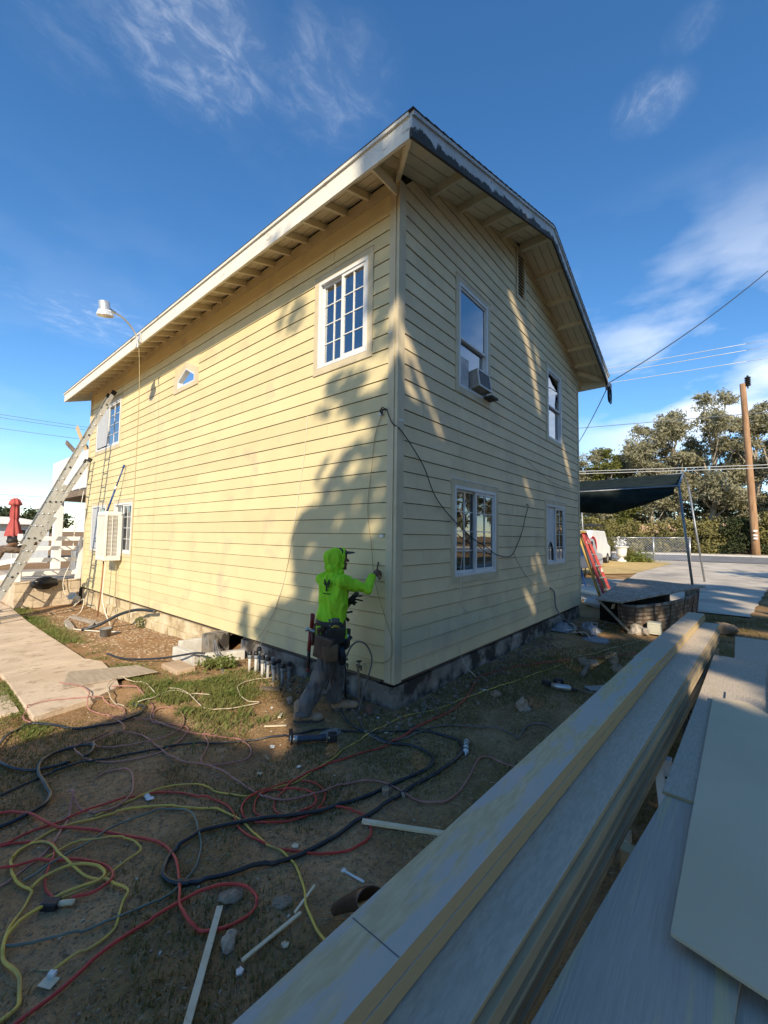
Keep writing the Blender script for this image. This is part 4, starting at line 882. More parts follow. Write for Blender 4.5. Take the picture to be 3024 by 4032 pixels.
def cord(lab, pts, r, mat, name='hanging_wire', cat='cord', grp=None, sub=5):
    return MB().tube(catmull(pts, sub), r, 6).build(name, mat, label=lab, cat=cat, group=grp, smooth=True)
cord('tan cord dropping from the yard light to the ground', [(-6.19, -.60, 5.60), (-6.16, -.575, 5.0), (-6.13, -.57, 4.2), (-6.17, -.56, 2.6), (-6.21, -.55, 1.2), (-6.30, -.50, .45), (-6.55, -.42, .05), (-6.75, -.38, -.11)], .006, cordm)
# ---- evaporative cooler
ev = thing('evaporative_cooler', 'white plastic window cooler with louvred side and honeycomb front', 'cooler', (-8.7, -.24, 1.22))
pl = M('cooler_plastic', (0.74, 0.72, 0.66), (0.68, 0.66, 0.60), rough=.45, scale=3); pld = M('cooler_dark', (0.28, 0.22, 0.13), (0.34, 0.27, 0.17), rough=.8)
MB().box(-8.97, -8.42, -.375, -.07, 1.30, 2.26).build('core', pld, ev)
MB().box(-9.0, -8.39, -.41, -.05, 2.255, 2.37).build('top_cover', pl, ev, bevel=.03); MB().box(-9.0, -8.39, -.41, -.05, 1.20, 1.315).build('base_tray', pl, ev, bevel=.02)
for x, y in ((-9.0, -.41), (-8.43, -.41), (-8.43, -.14), (-9.0, -.14)): MB().box(x, x + .045, y, y + .05 if y < -.3 else y + .085, 1.30, 2.27).build('corner_post', pl, ev, bevel=.006)
for k in range(30): z = 1.325 + k * .0312; MB().hexa([(-8.40, -.355, z), (-8.398, -.15, z), (-8.425, -.15, z + .006), (-8.425, -.355, z + .006), (-8.40, -.355, z + .008), (-8.398, -.15, z + .008), (-8.425, -.15, z + .018), (-8.425, -.355, z + .018)]).build('louvre', pl, ev)
for y in (-.255,): MB().box(-8.405, -8.39, y - .008, y + .008, 1.315, 2.255).build('louvre_bar', pl, ev)
for k in range(24): z = 1.325 + k * .039; MB().box(-8.955, -8.432, -.405, -.392, z, z + .010).build('grille_bar', pl, ev)
for k in range(9): x = -8.93 + k * .055; MB().box(x, x + .010, -.409, -.388, 1.315, 2.255).build('grille_bar', pl, ev)
MB().box(-8.95, -8.45, -.07, .05, 1.42, 2.3).build('duct', pl, ev); MB().tube([(-8.5, -.35, 1.25), (-8.49, -.40, 1.22), (-8.47, -.43, 1.17)], .006, 6).build('drain_nipple', pld, ev)
for i, q in enumerate(([(-8.46, -.33, 1.24), (-8.45, -.36, .7), (-8.35, -.40, .35), (-8.0, -.42, .05), (-7.6, -.45, -.10), (-7.0, -.6, -.12)], [(-8.52, -.10, 1.22), (-8.55, -.09, .8), (-8.5, -.10, .5), (-8.3, -.2, .1), (-8.1, -.3, -.12)])):
    cord(['white power cord hanging from the cooler to the soil', 'grey drain line behind the cooler cord'][i], q, [.011, .008][i], [cordw, cordm][i])
MB().tube([(-8.93, -.25, 1.2), (-9.0, -.25, .5), (-9.06, -.28, -.18)], .016, 8).build('support_rod', M('rust_rod', (.3, .14, .07), rough=.8), label='rusty rod propping the cooler from below', cat='rod', smooth=True)
bp = thing('blue_pole', 'blue telescopic pole leaning on the wall above the cooler', 'pole', (-8.8, -.25, 2.36)); bm = M('blue_paint', (0.015, 0.055, 0.20), rough=.35)
MB().tube([(-8.82, -.27, 2.36), (-8.62, -.165, 2.95)], .021, 10).build('outer_tube', bm, bp, smooth=True); MB().tube([(-8.62, -.165, 2.95), (-8.44, -.075, 3.46)], .015, 10).build('inner_tube', bm, bp, smooth=True)
MB().tube([(-8.63, -.17, 2.92), (-8.60, -.155, 3.0)], .028, 10).build('lock_collar', vinyl, bp, smooth=True); MB().tube([(-8.445, -.078, 3.44), (-8.42, -.065, 3.52)], .024, 10).build('cap', bm, bp, smooth=True)
# ---- ladders
boot = M('black_boot', (0.03, 0.028, 0.026), rough=.7)
def ladder(name, label, xr, xl, foot, topp, sections, fly=.30):
    (fy_, fz), (ty, tz) = foot, topp; t = thing(name, label, 'ladder', ((xr + xl) / 2, fy_, fz), 'ladders leaning on the long wall')
    d = Vector((0, ty - fy_, tz - fz)); L = d.length; d.normalize(); nrm = Vector((0, -d.z, d.y)); nrm = nrm if nrm.y < 0 else -nrm
    F0 = Vector((0, fy_, fz))
    for si, (a, b, off, w) in enumerate(sections):
        for x in (xl + w, xr - w):
            p0 = F0 + d * (a * L) + nrm * off + Vector((x, 0, 0)); p1 = F0 + d * (b * L) + nrm * off + Vector((x, 0, 0))
            mb = MB(); sx = .012 if x > (xr + xl) / 2 else -.012
            mb.beam(p0, p1, .006, .075, up=nrm); mb.beam(p0 + nrm * .04 + Vector((-sx, 0, 0)), p1 + nrm * .04 + Vector((-sx, 0, 0)), .028, .005, up=nrm); mb.beam(p0 - nrm * .04 + Vector((-sx, 0, 0)), p1 - nrm * .04 + Vector((-sx, 0, 0)), .028, .005, up=nrm)
            mb.build('rail', alu, t)
        k = 0; q = a * L + .15
        while q < b * L - .1:
            p = F0 + d * q + nrm * off; MB().tube([p + Vector((xl + w, 0, 0)), p + Vector((xr - w, 0, 0))], .017, 8).build('rung', alu, t, smooth=True)
            for x in (xl + w, xr - w): MB().tube([p + Vector((x - .016, 0, 0)), p + Vector((x + .016, 0, 0))], .023, 8).build('rung_end', boot if k % 3 == 0 else alu, t, smooth=True)
            q += .305; k += 1
    off, w = sections[-1][2:]
    for x in (xl + w, xr - w):
        p = F0 + d * L + nrm * off + Vector((x, 0, 0)); MB().beam(p - d * .05, p + d * .07, .05, .11, up=nrm).build('top_boot', boot, t, bevel=.012)
    for x in (xl, xr): p = F0 + Vector((x, 0, 0)); MB().cbox(p + Vector((0, 0, .02)), (.06, .10, .05)).build('foot', boot, t, bevel=.01)
    return t
ladder('extension_ladder', 'long aluminium extension ladder leaning to the far upper window', -9.2, -9.64, (-2.27, -.12), (-.055, 5.42), [(0, .56, 0, 0), (.30, 1.0, .095, .022)])
ladder('extension_ladder', 'shorter aluminium ladder leaning at the far end of the wall', -10.95, -11.35, (-2.0, -.15), (-.07, 3.86), [(0, .6, 0, 0), (.25, 1.0, .09, .02)])
# ---- loose wires along the long wall
cord('thin cream wire hanging down the middle of the long wall', [(-1.54, -.026, 3.50), (-1.552, -.03, 3.15), (-1.626, -.028, 2.72), (-1.672, -.03, 2.51), (-1.776, -.028, 1.9), (-1.95, -.03, 1.25), (-2.22, -.04, .66), (-2.40, -.05, .35), (-2.44, -.12, .12)], .0035, cordw)
cord('second cream wire beside it, hanging to the capped pipes', [(-1.78, -.027, 1.9), (-1.90, -.03, 1.4), (-2.10, -.03, .9), (-2.36, -.05, .5), (-2.42, -.2, .3)], .003, cordm)
jb = thing('wire_bundle', 'knotted black wires poking out of the wall near the corner', 'cable', (-.17, -.04, 3.3))
for k in range(3): MB().tube(catmull([(-.15, -.02, 3.32), (-.17 - .02 * k, -.06, 3.34 - .02 * k), (-.20 + .015 * k, -.05, 3.29), (-.165 - .01 * k, -.045, 3.25 + .01 * k)], 4), .006, 6).build('wire_end', wire_b, jb, smooth=True)
MB().box(-.215, -.19, -.06, -.035, 3.25, 3.275).build('wire_nut', vinyl, jb)
cord('pale wire running down the long wall beside the corner board', [(-.2, -.035, 3.25), (-.30, -.03, 3.02), (-.344, -.03, 2.64), (-.395, -.03, 2.2), (-.326, -.03, 1.76), (-.261, -.035, 1.36), (-.067, -.05, .93), (.02, -.05, .70), (-.05, -.055, .53), (-.40, -.06, .43)], .0035, cordm)
cord('black cable swagged from the corner across the gable windows', [(-.14, -.045, 3.32), (-.09, -.07, 3.29), (-.02, -.055, 3.13), (.045, .03, 3.05), (.045, .45, 2.73), (.045, .74, 2.36), (.045, 1.21, 2.075), (.05, 1.68, 1.86), (.055, 2.08, 1.74), (.055, 2.39, 1.625), (.04, 2.78, 1.568), (.04, 3.05, 1.58), (.04, 3.24, 1.715), (.04, 3.48, 1.95), (.04, 3.66, 2.24), (.04, 3.80, 2.44), (.03, 3.74, 2.485)], .0065, wire_b)
cord('white wire hanging down from the small air conditioner', [(.04, 1.39, 3.85), (.035, 1.347, 3.185), (.035, 1.473, 2.735), (.045, 1.418, 2.154), (.045, 1.45, 1.87), (.045, 1.356, 1.416), (.035, 1.40, 1.03), (.035, 1.489, .92), (.035, 1.296, .743), (.035, 1.34, .4), (.05, 1.47, .16), (.2, 1.5, .03)], .0035, cordw)
cord('short looped end of white wire low on the gable wall', [(.035, 1.489, .919), (.04, 1.60, .86), (.045, 1.694, .793), (.04, 1.648, .712), (.035, 1.446, .699)], .0035, cordw)
cord('thin grey wire sloping below the swagged black cable', [(.032, 3.18, 1.615), (.032, 3.294, 1.484), (.032, 3.66, 1.227), (.032, 4.125, 1.008)], .003, wire_g)
cord('thin pale wire sloping from the far lower window', [(.032, 5.92, 1.355), (.032, 5.626, 1.147), (.032, 5.305, 1.01), (.032, 4.838, .908)], .003, cordw)
cord('thick grey conduit hose poking out near the far end of the gable', [(.03, 4.98, .876), (.05, 5.08, .82), (.06, 5.144, .743), (.07, 5.179, .489), (.12, 5.281, .322), (.22, 5.6, .10), (.35, 5.5, .04)], .014, wire_g, 'conduit_hose', 'hose')
cord('thin dark wire slanting high on the gable wall', [(.03, 3.6, 3.317), (.03, 4.2, 3.2), (.03, 4.94, 3.057), (.03, 5.8, 3.02), (.03, 6.52, 3.027)], .003, wire_g)
# ---- little air conditioner in the upper gable window
ac = thing('window_air_conditioner', 'small dirty white air conditioner sitting in the upper gable window', 'air conditioner', (.1, 1.9, 4.0))
Rt = Matrix.Rotation(rad(-8), 3, 'Y'); cc = Vector((.025, 1.92, 4.17))
MB().cbox(cc, (.18, .40, .27), Rt).build('case', M('ac_case', (0.36, 0.34, 0.30), (0.26, 0.24, 0.21), rough=.6, scale=6, c3=(.2, .17, .14), s3=5), ac, bevel=.012)
MB().cbox(cc + Rt @ Vector((.092, 0, 0)), (.006, .34, .21), Rt).build('coil', M('ac_coil', (0.07, 0.075, 0.075), (0.11, 0.11, 0.105), rough=.6, scale=40, stretch=(1, 4, .3)), ac)
mb = MB()
for q in ((0, .124, .40, .024), (0, -.124, .40, .024)): mb.cbox(cc + Rt @ Vector((.094, q[0], q[1])), (.012, q[2], q[3]), Rt)
for q in (.188, -.188): mb.cbox(cc + Rt @ Vector((.0935, q, 0)), (.012, .024, .224), Rt)
mb.build('front_rim', M('ac_rim', (0.62, 0.61, 0.57), rough=.5), ac)
wobble(MB().box(-.02, -.005, 1.38, 1.66, 3.99, 4.42), .004, 20).build('foam_panel', M('foam', (0.58, 0.57, 0.55), (0.45, 0.44, 0.43), rough=.9, scale=12, bump=.6), ac)
wobble(MB().box(.0, .17, 2.06, 2.28, 3.965, 3.995), .008, 14).build('support_bracket', M('dark_bracket', (0.07, 0.06, 0.055), rough=.8), ac)
# ================================================================== PORCH END (left)
wht = M('white_boards', (0.74, 0.73, 0.70), (0.80, 0.79, 0.76), rough=.6, scale=4, bump=.2, bscale=20, rvar=.04)
blk = M('block_wall', (0.50, 0.40, 0.28), (0.60, 0.49, 0.35), rough=.95, scale=2.5, bump=.5, bscale=25, rvar=.08, c3=(.38, .29, .2), s3=4)
rw_ = thing('retaining_wall', 'tan block wall under the white porch railing', 'wall', (-11.85, -.75, -.2))
for r in range(3):
    for k in range(4):
        y0 = -1.47 + k * .41 - (.2 if r % 2 else 0); y1 = min(y0 + .404, -.02); y0 = max(y0, -1.47)
        if y1 - y0 > .05: MB().box(-12.0, -11.72 + rnd.uniform(-.004, .004), y0, y1, -.25 + r * .24, -.012 + r * .24).build('block', blk, rw_, bevel=.008)
MB().box(-12.02, -11.70, -1.49, -.02, .472, .52).build('cap', blk, rw_, bevel=.008); MB().box(-15.5, -12.0, -1.47, -1.2, -.25, .5).build('wing', blk, rw_)
pr_ = thing('porch_railing', 'white porch railing of wide horizontal boards', 'railing', (-11.7, -.7, .52))
for z in (.66, 1.03, 1.35, 1.62): MB().box(-11.76, -11.72, -1.36, -.10, z, z + .115).build('rail_board', wht, pr_, bevel=.004)
MB().hexa([(-11.78, -.16, .52), (-11.66, -.16, .52), (-11.66, -.04, .52), (-11.78, -.04, .52), (-11.78, -.10, 1.74), (-11.66, -.10, 1.74), (-11.66, .0, 1.74), (-11.78, .0, 1.74)]).build('post', wht, pr_)
MB().box(-11.79, -11.70, -1.46, -1.36, .5, 1.8).build('post', wht, pr_)
for k, z in enumerate((.7, 1.1, 1.5)): MB().beam((-11.75, -1.46, z), (-12.9, -2.1, z - .25), .03, .12).build('rail_board', wht, pr_)
porch = MB().box(-16.5, -12.05, -1.2, 6.5, -.2, .50).build('porch_floor', M('porch_conc', (0.35, 0.3, 0.24), (0.42, 0.36, 0.29), rough=.9), label='raised concrete porch floor behind the block wall', cat='porch')
bin_ = thing('plank_bin', 'brown plank bin behind the porch railing', 'bin', (-14.2, 1.33, .5))
for k in range(6): MB().box(-16.4, -12.1, 1.30, 1.335 + .003 * (k % 2), .5 + k * .16, .652 + k * .16).build('plank', M('brown_crate', (0.20, 0.15, 0.11), (0.27, 0.21, 0.15), scale=12, stretch=(1, 1, 3), rough=.9, rvar=.15), bin_)
shrub('dark shrub standing behind the porch bin', -14.6, 3.2, 2.2, .8, 2.6, 2600, lf_dark, (.14, .08), 'porch_shrub', None, 'shrub')
shrub('second dark shrub under the far balcony edge', -17.5, 3.4, 1.6, .8, 2.4, 1600, lf_dark, (.14, .08), 'porch_shrub', None, 'shrub')
bal = thing('balcony', 'white slatted balcony at the far end of the house', 'balcony', (-14.3, .1, 3.2))
x = -16.42
while x < -11.75: MB().box(x, x + .125, .08, .11, 3.24 + rnd.uniform(-.01, .01), 4.40).build('slat', wht, bal); x += .178
MB().box(-16.45, -11.7, .112, .16, 4.28, 4.36).build('rail', wht, bal); MB().box(-16.45, -11.7, .112, .16, 3.3, 3.38).build('rail', wht, bal); MB().box(-16.46, -16.42, .08, 3.0, 3.24, 4.40).build('side_panel', wht, bal)
MB().box(-16.5, -11.65, .12, 6.0, 3.02, 3.22).build('deck', M('deck_wood', (0.16, 0.12, 0.085), (0.22, 0.17, 0.12), rough=.9, scale=4), bal)
MB().box(-16.45, -16.18, .16, .42, .5, 3.02).build('column', wht, bal, bevel=.01); MB().box(-20.2, -16.4, .2, .4, 2.82, 3.12).build('beam', wht, bal); MB().box(-12.3, -12.0, .3, .6, .5, 3.0).build('column', M('dark_col', (.12, .1, .08), rough=.9), bal)
MB().box(-11.72, -11.66, .03, .16, 2.7, 4.9).build('edge_board', wht, bal)
for lab, a0, a1, w_, m_ in (('raw timber plank leaning up from the balcony', (-13.4, .5, 4.1), (-14.95, .4, 5.62), .14, M('raw_pine', (.55, .40, .22), rough=.8)), ('dark weathered beam end on the balcony', (-14.2, .5, 4.3), (-16.3, .4, 5.25), .16, bark_d), ('second weathered beam end beside the first', (-13.8, .8, 4.2), (-15.4, .7, 5.2), .15, bark_d)):
    MB().beam(a0, a1, .05, w_).build('loose_timber', m_, label=lab, cat='timber')
# black bag, floodlights, basket
bagm = M('black_plastic', (0.012, 0.012, 0.013), rough=.28, spec=.5)
mb = MB(); mb.ell((-11.60, -.86, .46), (.13, .30, .17), nu=22, nv=14); wobble(mb, .05, 7).build('rubbish_bag', bagm, label='black rubbish bag slumped on the block wall', cat='bag', smooth=True)
fl = M('lamp_white', (0.62, 0.66, 0.64), (0.55, 0.58, 0.56), rough=.35)
fld = thing('flood_light', 'pair of white flood lights dropped at the foot of the far wall end', 'flood light', (-11.4, -.12, -.15))
for (c, rz, rx) in (((-11.42, -.22, .02), 40, 60), ((-11.40, .02 - .10, -.05), -30, 75)):
    Rm = Matrix.Rotation(rad(rz), 3, 'Z') @ Matrix.Rotation(rad(rx), 3, 'X')
    o = MB().lathe([(.03, .0), (.07, .015), (.115, .11), (.125, .115), (.12, .125), (.1, .115), (.05, .04)], c, 6, Rm).build('shade', fl, fld)
cord('cream cord from the flood lights snaking over the soil', [(-11.4, -.15, -.1), (-10.9, -.35, -.16), (-10.2, -.3, .12), (-9.6, -.5, -.12), (-9.0, -.9, -.17), (-7.9, -1.1, -.15), (-7.0, -.8, -.13), (-6.6, -.55, -.12)], .011, cordw)
cord('cream cable looping down from the balcony to the flood lights', [(-12.0, .0, 3.1), (-11.9, -.1, 2.4), (-11.85, -.2, 1.9), (-11.66, -.28, 1.1), (-11.62, -.45, .5), (-11.55, -.4, .1), (-11.5, -.25, .0)], .010, cordw)
MB().lathe([(.02, 0), (.12, .01), (.17, .14), (.19, .26), (.17, .27), (.12, .05)], (-12.25, .55, 2.05), 14).build('hanging_basket', M('orange_wicker', (.5, .24, .11), (.6, .36, .2), scale=14, stretch=(1, 1, 4), rough=.8), label='orange wicker basket hanging under the balcony', cat='basket')
# things stacked on the porch
for i, (x, y, z, sx, sy, sz, m_) in enumerate(((-12.9, .6, .5, .5, .4, .75, wht), (-13.8, .5, .5, .6, .5, .9, blackm), (-14.8, .4, .5, .5, .5, .7, galv), (-13.2, .3, 1.25, .3, .3, .35, galv))):
    MB().box(x, x + sx, y, y + sy, z, z + sz).build('storage_box', m_, label=['white', 'black', 'pale grey', 'small grey'][i] + ' storage box on the porch behind the railing', cat='box', group='boxes stored on the porch', bevel=.02)
# folded red umbrella
um = thing('patio_umbrella', 'closed red patio umbrella behind the porch', 'umbrella', (-14.03, -1.24, .5)); umm = M('red_canvas', (0.42, 0.09, 0.08), (0.34, 0.06, 0.06), rough=.8, scale=3)
MB().tube([(-14.03, -1.24, -.1), (-14.03, -1.24, 2.9)], .022, 8).build('pole', vinyl, um, smooth=True)
mb = MB(); n_ = 32; P = []
for (z, r) in ((2.88, .03), (2.84, .09), (2.74, .145), (2.68, .15), (2.66, .095), (2.5, .10), (2.3, .105), (2.22, .085), (2.1, .12), (1.95, .155), (1.8, .18), (1.72, .185)):
    P.append([(-14.03 + r * (1 + .20 * math.sin(8 * 2 * math.pi * i / n_ + z * 2)) * math.cos(2 * math.pi * i / n_), -1.24 + r * (1 + .20 * math.sin(8 * 2 * math.pi * i / n_ + z * 2)) * math.sin(2 * math.pi * i / n_), z + .015 * math.sin(8 * 2 * math.pi * i / n_)) for i in range(n_ + 1)])
mb.sheet(P).build('canopy', umm, um, smooth=True)
# neighbour's low house and far trees
nb = thing('neighbour_house', 'low white house with grey roof beyond the porch', 'house', (-32, 1.6, -.2))
MB().box(-38, -32, -3.0, 3.0, -.2, 2.35).build('wall', M('pale_wall', (0.50, 0.52, 0.53), (0.56, 0.58, 0.58), rough=.8), nb)
MB().hexa([(-38.4, -3.5, 2.3), (-31.5, -3.5, 2.3), (-31.5, 3.5, 2.3), (-38.4, 3.5, 2.3), (-38.4, -1.2, 2.75), (-31.6, -1.2, 2.75), (-31.6, 1.2, 2.75), (-38.4, 1.2, 2.75)]).build('roof', M('pale_roof', (0.62, 0.62, 0.6), rough=.8), nb)
w_ = MB().box(-32.01, -31.97, .9, 1.8, 1.2, 1.95).build('window', interior, nb); frame_ring(MB(), 'E', .86, 1.84, 1.16, 1.99, .05, -31.97, -31.95).build('frame', vinyl, w_)
for i, (x, y, H_, w_) in enumerate(((-58, 4.2, 4.6, 1.2), (-57, 5.4, 4.5, 1.1), (-60, 2.4, 3.9, 1.4), (-56, 7.4, 4.8, 1.2), (-59, 6.6, 3.6, 1.5))):
    tree('far_tree', ['round dark tree behind the umbrella top', 'dark tree right of the umbrella top', 'low dark tree at the left frame edge', 'dark tree behind the long ladder', 'low bushy tree over the neighbour roof'][i], (x, y), H_, [(rnd.uniform(-w_, w_), rnd.uniform(-w_, w_), H_ * rnd.uniform(.4, .85), rnd.uniform(.9, 1.3)) for _ in range(7)], 2600, lf_dark, bark_d, .18, (.4, .2), 'dark trees beyond the neighbour house')
for i, (z, s_) in enumerate(((8.22, 0), (8.05, 0), (7.47, 0), (3.92, 0), (3.68, 0))): wire(['topmost', 'second', 'third', 'fourth', 'lowest'][i] + ' of the thin lines crossing the sky left of the house', (-27.6, -4, z), (-25.6, 7.5, z), .12, .012, wire_g, grp='lines left of the house')
